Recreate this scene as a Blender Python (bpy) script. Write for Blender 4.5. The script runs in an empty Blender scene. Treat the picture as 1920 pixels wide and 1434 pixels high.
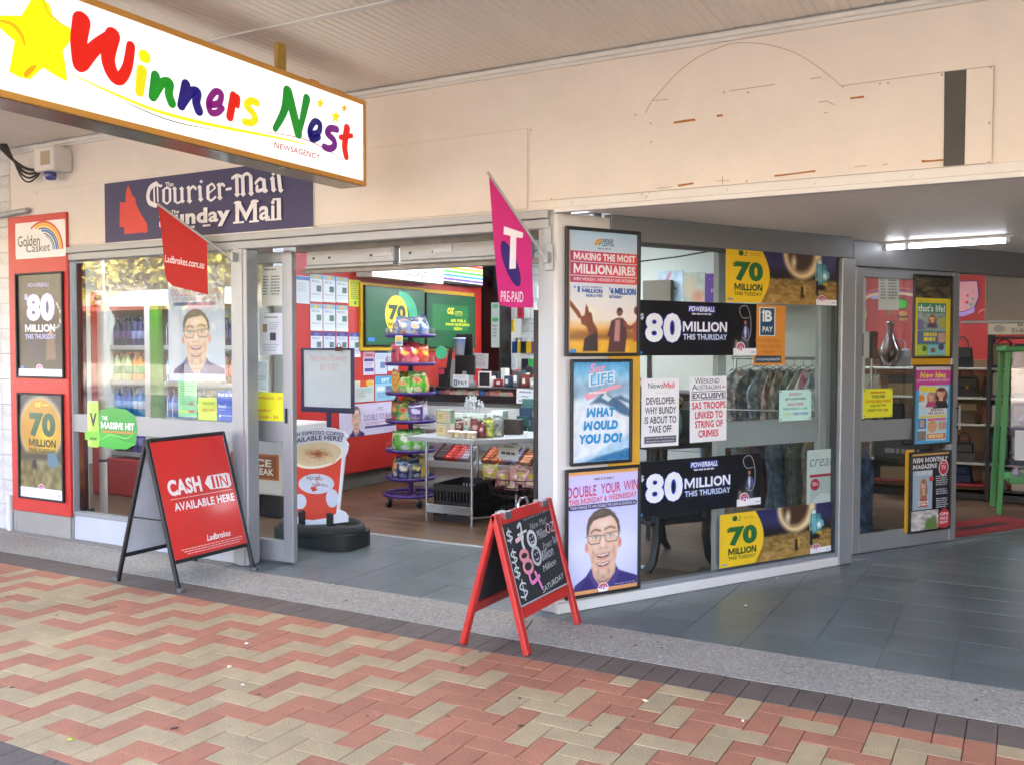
import bpy, math, random
import numpy as np
from mathutils import Matrix, Vector
R = math.radians
rnd = random.Random(7)
scene = bpy.context.scene
COL = scene.collection

# ------------------------------------------------------------------ camera
FPX, YAW, PITCH, ROLL, EYE = 1752.75, R(28.807), R(2.081), R(0.0856), 1.45
_f = Vector((-math.sin(YAW)*math.cos(PITCH), math.cos(YAW)*math.cos(PITCH), -math.sin(PITCH)))
_r0 = Vector((math.cos(YAW), math.sin(YAW), 0)); _u0 = _r0.cross(_f)
_r = _r0*math.cos(ROLL) + _u0*math.sin(ROLL); _u = _u0*math.cos(ROLL) - _r0*math.sin(ROLL)
cam_d = bpy.data.cameras.new('camera'); cam = bpy.data.objects.new('camera', cam_d); COL.objects.link(cam)
cam_d.sensor_width = 36; cam_d.lens = FPX/1920*36; cam_d.clip_end = 600; cam_d.clip_start = 0.05
mw = Matrix((_r, _u, -_f)).transposed().to_4x4(); mw.translation = (0, 0, EYE); cam.matrix_world = mw
scene.camera = cam

# ------------------------------------------------------------------ world, sun, exposure
SUN_EL, SUN_AZ = R(36), R(28)          # the sun stands behind the shop, the street side is lit
w = bpy.data.worlds.new('World'); scene.world = w; w.use_nodes = True
nt = w.node_tree; bg = nt.nodes['Background']
sky = nt.nodes.new('ShaderNodeTexSky'); sky.sky_type = 'NISHITA'; sky.sun_disc = False
sky.sun_elevation = SUN_EL; sky.sun_rotation = SUN_AZ; sky.dust_density = 3.5; sky.air_density = .75; sky.ozone_density = .6
nt.links.new(sky.outputs[0], bg.inputs[0]); bg.inputs[1].default_value = 0.13
sd = bpy.data.lights.new('sun', 'SUN'); sd.energy = 3.0; sd.angle = R(0.53); sd.color = (1, .95, .87)
so = bpy.data.objects.new('sun', sd); COL.objects.link(so)
sdir = Vector((math.sin(SUN_AZ)*math.cos(SUN_EL), math.cos(SUN_AZ)*math.cos(SUN_EL), math.sin(SUN_EL)))
so.rotation_euler = sdir.to_track_quat('Z', 'Y').to_euler(); so.location = (0, 0, 20)
scene.view_settings.view_transform = 'Standard'; scene.view_settings.look = 'None'
scene.view_settings.exposure = 4.55; scene.view_settings.gamma = 1; scene.view_settings.use_curve_mapping = False
scene.cycles.use_denoising = True; scene.cycles.max_bounces = 10; scene.cycles.transparent_max_bounces = 24
scene.cycles.diffuse_bounces = 5; scene.cycles.glossy_bounces = 4; scene.cycles.sample_clamp_indirect = 8
scene.cycles.caustics_reflective = False; scene.cycles.caustics_refractive = False

# ------------------------------------------------------------------ measuring: a photograph point onto a plane of the place
def ray(px, py): return (px-960)/FPX*_r - (py-717)/FPX*_u + _f
def onZ(px, py, z=0.0):
    v = ray(px, py); t = (z-EYE)/v.z; return Vector((v.x*t, v.y*t, z))
def onY(px, py, y):
    v = ray(px, py); t = y/v.y; return Vector((v.x*t, y, EYE+v.z*t))
def onX(px, py, x):
    v = ray(px, py); t = x/v.x; return Vector((x, v.y*t, EYE+v.z*t))
def onP(px, py, o, ang, off=0.0):
    """plane through o running at ang from +X; off = metres towards the street. returns (distance along, z)"""
    n = Vector((math.sin(ang), -math.cos(ang), 0)); d = Vector((math.cos(ang), math.sin(ang), 0))
    oo = Vector((o[0], o[1], 0)) + n*off
    v = ray(px, py); t = n.dot(oo)/n.dot(v); p = v*t
    return (Vector((p.x, p.y, 0))-oo).dot(d), EYE+p.z

YF = 4.58                                   # face of the shopfront
SO, SA = (-2.128, 4.74), R(60)              # splayed window
DO, DA = (-1.044, 6.856), R(57)             # side door line

# ------------------------------------------------------------------ colour and material helpers
def lin(c): return tuple((x/12.92 if x <= .04045 else ((x+.055)/1.055)**2.4) for x in c)
def C(h):
    h = h.lstrip('#'); return lin(tuple(int(h[i:i+2], 16)/255 for i in (0, 2, 4)))
_mats = {}
def mat(name, col='#808080', rough=.55, metal=0.0, var=.12, scale=6.0, bump=0.0, bscale=60.0, coat=0.0, vein=0, spec=.5, stretch=None, rnd_obj=0.0, world=0.0):
    if name in _mats: return _mats[name]
    m = bpy.data.materials.new(name); _mats[name] = m; m.use_nodes = True
    t = m.node_tree; N = t.nodes; L = t.links; b = N['Principled BSDF']
    c = C(col) if isinstance(col, str) else col
    b.inputs['Roughness'].default_value = rough; b.inputs['Metallic'].default_value = metal
    b.inputs['Specular IOR Level'].default_value = spec
    if coat: b.inputs['Coat Weight'].default_value = coat; b.inputs['Coat Roughness'].default_value = .08
    tc = N.new('ShaderNodeTexCoord'); mp = N.new('ShaderNodeMapping')
    if stretch: mp.inputs['Scale'].default_value = stretch
    L.new(tc.outputs['Object'], mp.inputs[0])
    nz = N.new('ShaderNodeTexNoise'); nz.inputs['Scale'].default_value = scale; nz.inputs['Detail'].default_value = 7; nz.inputs['Roughness'].default_value = .62
    L.new(mp.outputs[0], nz.inputs['Vector'])
    mr = N.new('ShaderNodeMapRange'); mr.inputs['From Min'].default_value = .25; mr.inputs['From Max'].default_value = .75
    mr.inputs['To Min'].default_value = 1-var; mr.inputs['To Max'].default_value = 1+var
    L.new(nz.outputs[0], mr.inputs[0])
    val = mr.outputs[0]
    if rnd_obj:
        oi = N.new('ShaderNodeObjectInfo'); m2 = N.new('ShaderNodeMapRange'); m2.inputs['To Min'].default_value = 1-rnd_obj; m2.inputs['To Max'].default_value = 1+rnd_obj
        L.new(oi.outputs['Random'], m2.inputs[0]); mu = N.new('ShaderNodeMath'); mu.operation = 'MULTIPLY'
        L.new(val, mu.inputs[0]); L.new(m2.outputs[0], mu.inputs[1]); val = mu.outputs[0]
    if world:                                   # broad dirt and wear that runs across neighbouring pieces
        ge = N.new('ShaderNodeNewGeometry')
        for sc_, am in ((1.6, world), (7.0, world*.6)):
            n3 = N.new('ShaderNodeTexNoise'); n3.inputs['Scale'].default_value = sc_; n3.inputs['Detail'].default_value = 6; n3.inputs['Roughness'].default_value = .65; L.new(ge.outputs['Position'], n3.inputs['Vector'])
            m3 = N.new('ShaderNodeMapRange'); m3.inputs['From Min'].default_value = .3; m3.inputs['From Max'].default_value = .7; m3.inputs['To Min'].default_value = 1-am; m3.inputs['To Max'].default_value = 1+am*.6; L.new(n3.outputs[0], m3.inputs[0])
            mu3 = N.new('ShaderNodeMath'); mu3.operation = 'MULTIPLY'; L.new(val, mu3.inputs[0]); L.new(m3.outputs[0], mu3.inputs[1]); val = mu3.outputs[0]
    vm = N.new('ShaderNodeVectorMath'); vm.operation = 'SCALE'; vm.inputs[0].default_value = c[:3]
    L.new(val, vm.inputs['Scale']); L.new(vm.outputs[0], b.inputs['Base Color'])
    mr2 = N.new('ShaderNodeMapRange'); mr2.inputs['To Min'].default_value = max(0, rough-.1); mr2.inputs['To Max'].default_value = min(1, rough+.1)
    L.new(nz.outputs[0], mr2.inputs[0]); L.new(mr2.outputs[0], b.inputs['Roughness'])
    if bump:
        n2 = N.new('ShaderNodeTexNoise'); n2.inputs['Scale'].default_value = bscale; n2.inputs['Detail'].default_value = 5
        L.new(mp.outputs[0], n2.inputs['Vector'])
        bp = N.new('ShaderNodeBump'); bp.inputs['Strength'].default_value = bump; bp.inputs['Distance'].default_value = .01
        L.new(n2.outputs[0], bp.inputs['Height']); L.new(bp.outputs[0], b.inputs['Normal'])
    return m
def emit_mat(name, col, strength):
    if name in _mats: return _mats[name]
    m = bpy.data.materials.new(name); _mats[name] = m; m.use_nodes = True
    t = m.node_tree; b = t.nodes['Principled BSDF']
    c = C(col) if isinstance(col, str) else col
    b.inputs['Base Color'].default_value = (*[x*.8 for x in c[:3]], 1); b.inputs['Emission Color'].default_value = (*c[:3], 1); b.inputs['Emission Strength'].default_value = strength
    return m
def glass_mat(name='window_glass', tint=(.93, .96, .95), boost=1.0, f0=.035):
    if name in _mats: return _mats[name]
    m = bpy.data.materials.new(name); _mats[name] = m; m.use_nodes = True
    t = m.node_tree; N = t.nodes; L = t.links
    for n in list(N): N.remove(n)
    out = N.new('ShaderNodeOutputMaterial'); mix = N.new('ShaderNodeMixShader'); tr = N.new('ShaderNodeBsdfTransparent'); gl = N.new('ShaderNodeBsdfGlossy')
    tr.inputs[0].default_value = (*tint, 1); gl.inputs['Roughness'].default_value = .004; gl.inputs[0].default_value = (1, 1, 1, 1)
    lw = N.new('ShaderNodeLayerWeight'); lw.inputs[0].default_value = .5
    p = N.new('ShaderNodeMath'); p.operation = 'POWER'; p.inputs[1].default_value = 5; L.new(lw.outputs['Facing'], p.inputs[0])
    a = N.new('ShaderNodeMath'); a.operation = 'MULTIPLY_ADD'; a.inputs[1].default_value = .9*boost; a.inputs[2].default_value = f0*boost; L.new(p.outputs[0], a.inputs[0])
    L.new(a.outputs[0], mix.inputs[0]); L.new(tr.outputs[0], mix.inputs[1]); L.new(gl.outputs[0], mix.inputs[2]); L.new(mix.outputs[0], out.inputs[0])
    return m
def print_mat(name='printed_ink', rough=.5, emit=0.0, coat=0.0, metal=0.0, transl=0.0):
    if name in _mats: return _mats[name]
    m = bpy.data.materials.new(name); _mats[name] = m; m.use_nodes = True
    t = m.node_tree; N = t.nodes; L = t.links; b = N['Principled BSDF']
    at = N.new('ShaderNodeAttribute'); at.attribute_name = 'Col'
    tc = N.new('ShaderNodeTexCoord'); nz = N.new('ShaderNodeTexNoise'); nz.inputs['Scale'].default_value = 9; nz.inputs['Detail'].default_value = 6
    L.new(tc.outputs['Object'], nz.inputs['Vector'])
    mr = N.new('ShaderNodeMapRange'); mr.inputs['To Min'].default_value = .9; mr.inputs['To Max'].default_value = 1.06; L.new(nz.outputs[0], mr.inputs[0])
    vm = N.new('ShaderNodeVectorMath'); vm.operation = 'SCALE'; L.new(at.outputs['Color'], vm.inputs[0]); L.new(mr.outputs[0], vm.inputs['Scale'])
    L.new(vm.outputs[0], b.inputs['Base Color']); b.inputs['Roughness'].default_value = rough; b.inputs['Metallic'].default_value = metal
    bp = N.new('ShaderNodeBump'); bp.inputs['Strength'].default_value = .12; bp.inputs['Distance'].default_value = .004
    n2 = N.new('ShaderNodeTexNoise'); n2.inputs['Scale'].default_value = 5; L.new(tc.outputs['Object'], n2.inputs['Vector']); L.new(n2.outputs[0], bp.inputs['Height']); L.new(bp.outputs[0], b.inputs['Normal'])
    if coat: b.inputs['Coat Weight'].default_value = coat; b.inputs['Coat Roughness'].default_value = .1
    if emit: L.new(at.outputs['Color'], b.inputs['Emission Color']); b.inputs['Emission Strength'].default_value = emit
    return m

# ------------------------------------------------------------------ object helpers
def tag(o, label=None, cat=None, group=None, kind=None):
    if label: o['label'] = label
    if cat: o['category'] = cat
    if group: o['group'] = group
    if kind: o['kind'] = kind
    return o
def thing(name, label, cat, loc=(0, 0, 0), rotz=0.0, group=None):
    o = bpy.data.objects.new(name, None); COL.objects.link(o); o.location = loc; o.rotation_euler = (0, 0, rotz); o.empty_display_size = .1
    return tag(o, label, cat, group)
def clone(root, loc, rotz=0.0, label=None, group=None):
    r = root.copy(); COL.objects.link(r); r.location = loc; r.rotation_euler = (0, 0, rotz)
    if label: r['label'] = label
    if group: r['group'] = group
    for ch in KIDS(root):
        c = ch.copy(); COL.objects.link(c); c.parent = r
        for g in KIDS(ch):
            d = g.copy(); COL.objects.link(d); d.parent = c
    return r
_kids = {}
def KIDS(o): return list(_kids.get(o.name, []))
def setparent(o, p):
    if p is not None: o.parent = p; _kids.setdefault(p.name, []).append(o)

class MB:
    def __init__(s): s.v = []; s.f = []; s.m = []; s.mats = []; s.c = []; s.cur = 0; s.M = None; s.col = (1, 1, 1); s.smooth = []; s.usecol = False
    def use(s, m):
        if m not in s.mats: s.mats.append(m)
        s.cur = s.mats.index(m); return s
    def ink(s, h): s.col = C(h) if isinstance(h, str) else h; s.usecol = True; return s
    def add(s, vs, fs, smooth=False):
        b = len(s.v)
        for p in vs:
            p = Vector(p); s.v.append(s.M @ p if s.M is not None else p); s.c.append(s.col)
        for f in fs: s.f.append(tuple(b+i for i in f)); s.m.append(s.cur); s.smooth.append(smooth)
        return s
    def box(s, x0, y0, z0, x1, y1, z1, ch=0.0):
        if x0 > x1: x0, x1 = x1, x0
        if y0 > y1: y0, y1 = y1, y0
        if z0 > z1: z0, z1 = z1, z0
        if not ch:
            return s.add([(x0,y0,z0),(x1,y0,z0),(x1,y1,z0),(x0,y1,z0),(x0,y0,z1),(x1,y0,z1),(x1,y1,z1),(x0,y1,z1)],
                         [(0,3,2,1),(4,5,6,7),(0,1,5,4),(1,2,6,5),(2,3,7,6),(3,0,4,7)])
        c = min(ch, (x1-x0)*.45, (y1-y0)*.45, (z1-z0)*.45); vs = []; ix = {}
        lo = (x0,y0,z0); hi = (x1,y1,z1)
        for a in (0,1):
            for b in (0,1):
                for d in (0,1):
                    sg = (a,b,d); base = [hi[k] if sg[k] else lo[k] for k in range(3)]
                    for k in range(3):      # vertex lying on the face of axis k
                        p = list(base)
                        for j in range(3):
                            if j != k: p[j] += -c if sg[j] else c
                        ix[(a,b,d,k)] = len(vs); vs.append(tuple(p))
        fs = []
        for k in range(3):
            i, j = [q for q in range(3) if q != k]
            for sd in (0,1):
                q = []
                for (p1,p2) in ((0,0),(1,0),(1,1),(0,1)):
                    g = [0,0,0]; g[k]=sd; g[i]=p1; g[j]=p2; q.append(ix[(*g,k)])
                fs.append(tuple(q))
            for p1 in (0,1):
                for p2 in (0,1):            # edges along axis k
                    g0=[0,0,0]; g0[i]=p1; g0[j]=p2; g1=list(g0); g1[k]=1
                    fs.append((ix[(*g0,i)],ix[(*g1,i)],ix[(*g1,j)],ix[(*g0,j)]))
        for a in (0,1):
            for b in (0,1):
                for d in (0,1): fs.append((ix[(a,b,d,0)],ix[(a,b,d,1)],ix[(a,b,d,2)]))
        return s.add(vs, fs)
    def prism(s, poly, y0, y1):            # polygon in x,z extruded along y
        n = len(poly); vs = [(x,y0,z) for x,z in poly]+[(x,y1,z) for x,z in poly]
        return s.add(vs, [tuple(range(n)), tuple(range(2*n-1,n-1,-1))]+[(i,(i+1)%n,n+(i+1)%n,n+i) for i in range(n)])
    def slab(s, poly, z0, z1):             # polygon in x,y extruded along z
        n = len(poly); vs = [(x,y,z0) for x,y in poly]+[(x,y,z1) for x,y in poly]
        return s.add(vs, [tuple(range(n-1,-1,-1)), tuple(range(n,2*n))]+[(i,(i+1)%n,n+(i+1)%n,n+i) for i in range(n)])
    def tube(s, pts, r, n=8, caps=True, r1=None):
        pts = [Vector(p) for p in pts]; rings = []; m = len(pts)
        up = Vector((0,0,1))
        for i, p in enumerate(pts):
            d = (pts[min(i+1,m-1)]-pts[max(i-1,0)]).normalized()
            a = (d.cross(up) if abs(d.z) < .95 else d.cross(Vector((1,0,0)))) if i == 0 else a-d*a.dot(d)
            a.normalize(); b = d.cross(a); rr = r if r1 is None else r+(r1-r)*i/(m-1)
            rings.append([p+(a*math.cos(2*math.pi*k/n)+b*math.sin(2*math.pi*k/n))*rr for k in range(n)])
        vs = [q for g in rings for q in g]; fs = []
        for i in range(m-1):
            for k in range(n): fs.append((i*n+k, i*n+(k+1)%n, (i+1)*n+(k+1)%n, (i+1)*n+k))
        s.add(vs, fs, True)
        if caps: s.add(rings[0], [tuple(range(n))]); s.add(rings[-1], [tuple(range(n-1,-1,-1))])
        return s
    def lathe(s, prof, n=16, c=(0,0,0), cols=None):
        vs = []; fs = []; m = len(prof)
        for (r,z) in prof:
            for k in range(n): a = 2*math.pi*k/n; vs.append((c[0]+r*math.cos(a), c[1]+r*math.sin(a), c[2]+z))
        for i in range(m-1):
            for k in range(n): fs.append((i*n+k, i*n+(k+1)%n, (i+1)*n+(k+1)%n, (i+1)*n+k))
        b = len(s.v); s.add(vs, fs, True)
        if cols:
            s.usecol = True
            for i in range(m):
                for k in range(n): s.c[b+i*n+k] = C(cols[i]) if isinstance(cols[i], str) else cols[i]
        return s
    def bar(s, a, b, w, d=None, ch=0.0):   # rectangular bar from a to b
        a = Vector(a); b = Vector(b); d = d or w; ax = (b-a); L = ax.length; q = ax.to_track_quat('Z','Y').to_matrix().to_4x4(); q.translation = a
        o = s.M; s.M = q if o is None else o @ q; s.box(-w/2,-d/2,0,w/2,d/2,L,ch); s.M = o; return s
    def build(s, name, parent=None, m=None, kind=None, loc=None, rot=None):
        me = bpy.data.meshes.new(name); me.from_pydata(s.v, [], s.f)
        ms = s.mats or ([m] if m else [])
        for x in ms: me.materials.append(x)
        me.polygons.foreach_set('material_index', s.m if s.mats else [0]*len(s.f)); me.polygons.foreach_set('use_smooth', s.smooth)
        if s.usecol:
            at = me.color_attributes.new('Col', 'FLOAT_COLOR', 'POINT'); a = np.ones((len(s.v),4), np.float32); a[:,:3] = np.array(s.c, np.float32); at.data.foreach_set('color', a.ravel())
        me.update()
        o = bpy.data.objects.new(name, me); COL.objects.link(o)
        setparent(o, parent)
        if kind: o['kind'] = kind
        if loc is not None: o.location = loc
        if rot is not None: o.rotation_euler = rot
        return o
def instance(name, me_obj, parent, loc, rotz=0.0, scale=None):
    o = bpy.data.objects.new(name, me_obj.data if hasattr(me_obj,'data') else me_obj); COL.objects.link(o); setparent(o, parent); o.location = loc; o.rotation_euler = (0,0,rotz)
    if scale: o.scale = scale
    return o

# ------------------------------------------------------------------ printing: flat pictures and lettering as thin coloured geometry
_tc = {}; _ch = {}; _ad = {}
BOLDCUT = {'M': .42, 'W': .42, 'm': .5, 'w': .5, 'N': .68, '&': .6, 'A': .8, 'V': .8, 'K': .75, 'X': .75, 'R': .85, 'B': .85, 'E': .85, 'S': .85, 'Y': .8, 'i': .5, 'j': .5, '$': .5, '8': .85, 'a': .62, 'e': .75, 's': .8, 'k': .75}
def _raw(t, bold=0.0, shear=0.0):
    cu = bpy.data.curves.new('lettering', 'FONT'); cu.body = t; cu.size = 1; cu.offset = bold; cu.shear = shear; cu.resolution_u = 3; cu.fill_mode = 'FRONT'
    ob = bpy.data.objects.new('lettering', cu); me = bpy.data.meshes.new_from_object(ob)
    n = len(me.vertices); co = np.empty(n*3, np.float32); me.vertices.foreach_get('co', co); co = co.reshape(-1,3)[:,:2].copy(); fs = [tuple(p.vertices) for p in me.polygons]
    bpy.data.meshes.remove(me); bpy.data.objects.remove(ob); bpy.data.curves.remove(cu); return co, fs
def _block(c, bold, shear):
    """plain block M, N, W as one outline each, for heavy lettering"""
    H = .70+2*bold; t = .085+1.9*bold; o = -bold
    if c == 'N':
        W = .60+2.6*bold; k = 1.2*t; sl = H/(W-k); yc = H-sl*(W-t-k)
        P = [(0,0),(0,H),(k,H),(W-t,yc),(W-t,H),(W,H),(W,0),(W-k,0),(t,H-yc),(t,0)]
    else:
        W = .78+3.2*bold; d = 1.15*t; b = 2*d*H/W*1.02; s = (H-b)/(W/2-d); lo = max(0.0, b-s*d); yi = min(H-.02, lo+s*(W/2-t))
        P = [(0,0),(0,H),(d,H),(W/2,b),(W-d,H),(W,H),(W,0),(W-t,0),(W-t,yi),(W/2,lo),(t,yi),(t,0)]
        if c == 'W': P = [(x, H-y) for x, y in P][::-1]
    return np.array([(x+shear*y+.05+o, y+o) for x, y in P], np.float32), [tuple(range(len(P)))[::-1]]
def _width(t): co, _ = _raw(t); return float(co[:,0].max()-co[:,0].min())
def glyphs(s, bold=0.0, shear=0.0):
    """letters set one by one, so that heavy weights keep their counters open"""
    k = (s, bold, shear)
    if k in _tc: return _tc[k]
    if 'II' not in _ad: _ad['II'] = _width('II')
    x = 0.0; C_ = []; F_ = []; n = 0
    for c in s:
        if c not in _ad: _ad[c] = _width('I'+c+'I')-_ad['II']
        bc = bold*BOLDCUT.get(c, 1.0) if bold > 0 else bold
        if c != ' ':
            q = (c, round(bc, 4), shear)
            if q not in _ch: _ch[q] = _block(c, bold, shear) if (c in 'MN' and bold > .01) or (c == 'W' and bold > .04) else _raw(c, bc, shear)
            co, fs = _ch[q]
            if len(co): C_.append(co+np.array((x, 0), np.float32)); F_ += [tuple(i+n for i in f) for f in fs]; n += len(co)
        x += max(_ad[c], (float(co[:,0].max())+.06+shear*-.5*.7) if (c != ' ' and q in _ch and len(co) in (10, 12) and c in 'MNW' and bold > .01) else 0)+max(0, bold)*.7
    co = np.concatenate(C_); lo = co.min(0); hi = co.max(0); co = (co-lo)/np.maximum(hi-lo, 1e-6)
    _tc[k] = (co, F_, hi-lo); return _tc[k]

def spline(pts, n=8):
    p = [np.array(q, float) for q in pts]; out = []
    for i in range(len(p)-1):
        a = p[max(i-1,0)]; b = p[i]; c = p[i+1]; d = p[min(i+2,len(p)-1)]
        for k in range(n):
            t = k/n; out.append(.5*((2*b)+(-a+c)*t+(2*a-5*b+4*c-d)*t*t+(-a+3*b-3*c+d)*t**3))
    out.append(p[-1]); return out

class Print:
    """a flat sheet w x h metres; positions run 0..1 from its top left corner, like on the paper"""
    STEP = .00016
    def __init__(s, w, h, base='#f2f2f2', r=0.0):
        s.w = w; s.h = h; s.v = []; s.f = []; s.c = []; s.k = 0
        if base: s.rect(0,0,1,1,base,r)
    def _add(s, pts, faces, col):
        b = len(s.v); y = -s.k*s.STEP; s.k += 1
        c = C(col) if isinstance(col, str) else None
        for i,(a,q) in enumerate(pts):
            s.v.append((a*s.w, y, s.h*(1-q))); s.c.append(c if c is not None else col[i])
        s.f += [tuple(b+i for i in f) for f in faces]
    def rect(s, x0,y0,x1,y1, col, r=0.0):
        if not r: s._add([(x0,y0),(x0,y1),(x1,y1),(x1,y0)], [(0,1,2,3)], col); return
        rx = r/s.w; ry = r/s.h; pts = []
        for cx,cy,a0 in ((x1-rx,y0+ry,270),(x0+rx,y0+ry,180),(x0+rx,y1-ry,90),(x1-rx,y1-ry,0)):
            for k in range(5): a = R(a0+90-k*22.5); pts.append((cx+rx*math.cos(a), cy+ry*math.sin(a)))
        s._add(pts, [tuple(range(len(pts)))], col)
    def poly(s, pts, col): s._add(list(pts), [tuple(range(len(pts)))], col)
    def ell(s, cx,cy,rx,ry, col, n=28): s.poly([(cx+rx*math.cos(-2*math.pi*k/n), cy+ry*math.sin(-2*math.pi*k/n)) for k in range(n)], col)
    def arc(s, cx,cy,rx,ry, a0,a1, wd, col, n=18):     # degrees, 0 = right, 90 = up; wd as share of rx
        pts = []
        for k in range(n+1):
            a = R(a0+(a1-a0)*k/n)
            pts += [(cx+rx*math.cos(a), cy-ry*math.sin(a)), (cx+rx*(1-wd)*math.cos(a), cy-ry*(1-wd)*math.sin(a))]
        s._add(pts, [(2*k,2*k+2,2*k+3,2*k+1) for k in range(n)], col)
    def ring(s, cx,cy,rx,ry,wd,col): s.arc(cx,cy,rx,ry,0,360,wd,col,30)
    def text(s, t, x0,y0,x1,y1, col, bold=.012, shear=0.0, slope=0.0, shade=None, bend=0.0):
        co, fs, _ = glyphs(t, bold, shear)
        if not len(co): return
        pts = []
        for a,b in co:
            x = x0+(x1-x0)*float(a); y = y1-(y1-y0)*float(b)+slope*(x-x0)-bend*(1-(2*float(a)-1)**2); pts.append((x,y))
        if shade:                                       # ink running from col (top) to shade (bottom)
            c0 = np.array(C(col)); c1 = np.array(C(shade)); s._add(pts, fs, [tuple(c1+(c0-c1)*float(b)) for a,b in co])
        else: s._add(pts, fs, col)
    def lines(s, x0,y0,x1,y1, n, col, fill=.45, ragged=.25, seed=1, words=6):   # print too small to read
        q = random.Random(seed); dy = (y1-y0)/n
        for i in range(n):
            a = x0; end = x1-(x1-x0)*ragged*q.random()
            while a < end:
                b = min(end, a+(x1-x0)/words*(.4+q.random())); s.rect(a, y0+dy*i, b, y0+dy*(i+fill), col); a = b+(x1-x0)/words*.22
    def stroke(s, pts, wd, col, w1=None, sm=8, taper=False):
        """brush stroke; pts in sheet units, wd in metres"""
        P = [np.array((a*s.w, b*s.h)) for a,b in (spline(pts, sm) if len(pts) > 2 and sm else pts)]
        n = len(P); L = []; Rr = []
        for i,p in enumerate(P):
            d = P[min(i+1,n-1)]-P[max(i-1,0)]; d = d/(np.linalg.norm(d)+1e-9); q = np.array((-d[1], d[0])); t = i/(n-1)
            hw = (wd+((w1 if w1 is not None else wd)-wd)*t)/2
            if taper: hw *= max(.08, math.sin(math.pi*min(1,max(0,t)))**.6)
            L.append(p+q*hw); Rr.append(p-q*hw)
        pts2 = []; fs = []
        for a,b in zip(L,Rr): pts2 += [a,b]
        for i in range(n-1): fs.append((2*i,2*i+1,2*i+3,2*i+2))
        if not taper:
            for e,sg in ((0,-1),(n-1,1)):
                d = P[min(e+1,n-1)]-P[max(e-1,0)]; d = d/(np.linalg.norm(d)+1e-9)*sg; hw = np.linalg.norm(L[e]-Rr[e])/2; q = (L[e]-Rr[e])/2
                b = len(pts2); cap = [P[e]+q*math.cos(a)+d*hw*math.sin(a) for a in [math.pi*k/7 for k in range(8)]]
                pts2 += cap; fs.append(tuple(range(b,b+8)))
        s._add([(p[0]/s.w, p[1]/s.h) for p in pts2], fs, col)
    def pic(s, x0,y0,x1,y1, cv):
        H,W = cv.A.shape[:2]; pts = []; cols = []
        A = np.clip(cv.A,0,1); A = np.where(A <= .04045, A/12.92, ((A+.055)/1.055)**2.4)
        for j in range(H):
            for i in range(W): pts.append((x0+(x1-x0)*i/(W-1), y0+(y1-y0)*j/(H-1))); cols.append(tuple(A[j,i]))
        s._add(pts, [(j*W+i,(j+1)*W+i,(j+1)*W+i+1,j*W+i+1) for j in range(H-1) for i in range(W-1)], cols)
    def build(s, name, parent, m=None, loc=(0,0,0), rot=None):
        me = bpy.data.meshes.new(name); me.from_pydata(s.v, [], s.f); me.materials.append(m or print_mat())
        at = me.color_attributes.new('Col','FLOAT_COLOR','POINT'); a = np.ones((len(s.v),4), np.float32); a[:,:3] = np.minimum(np.array(s.c, np.float32), .86); at.data.foreach_set('color', a.ravel()); me.update()
        o = bpy.data.objects.new(name, me); COL.objects.link(o); setparent(o, parent); o.location = loc
        if rot is not None: o.rotation_euler = rot
        return o

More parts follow.
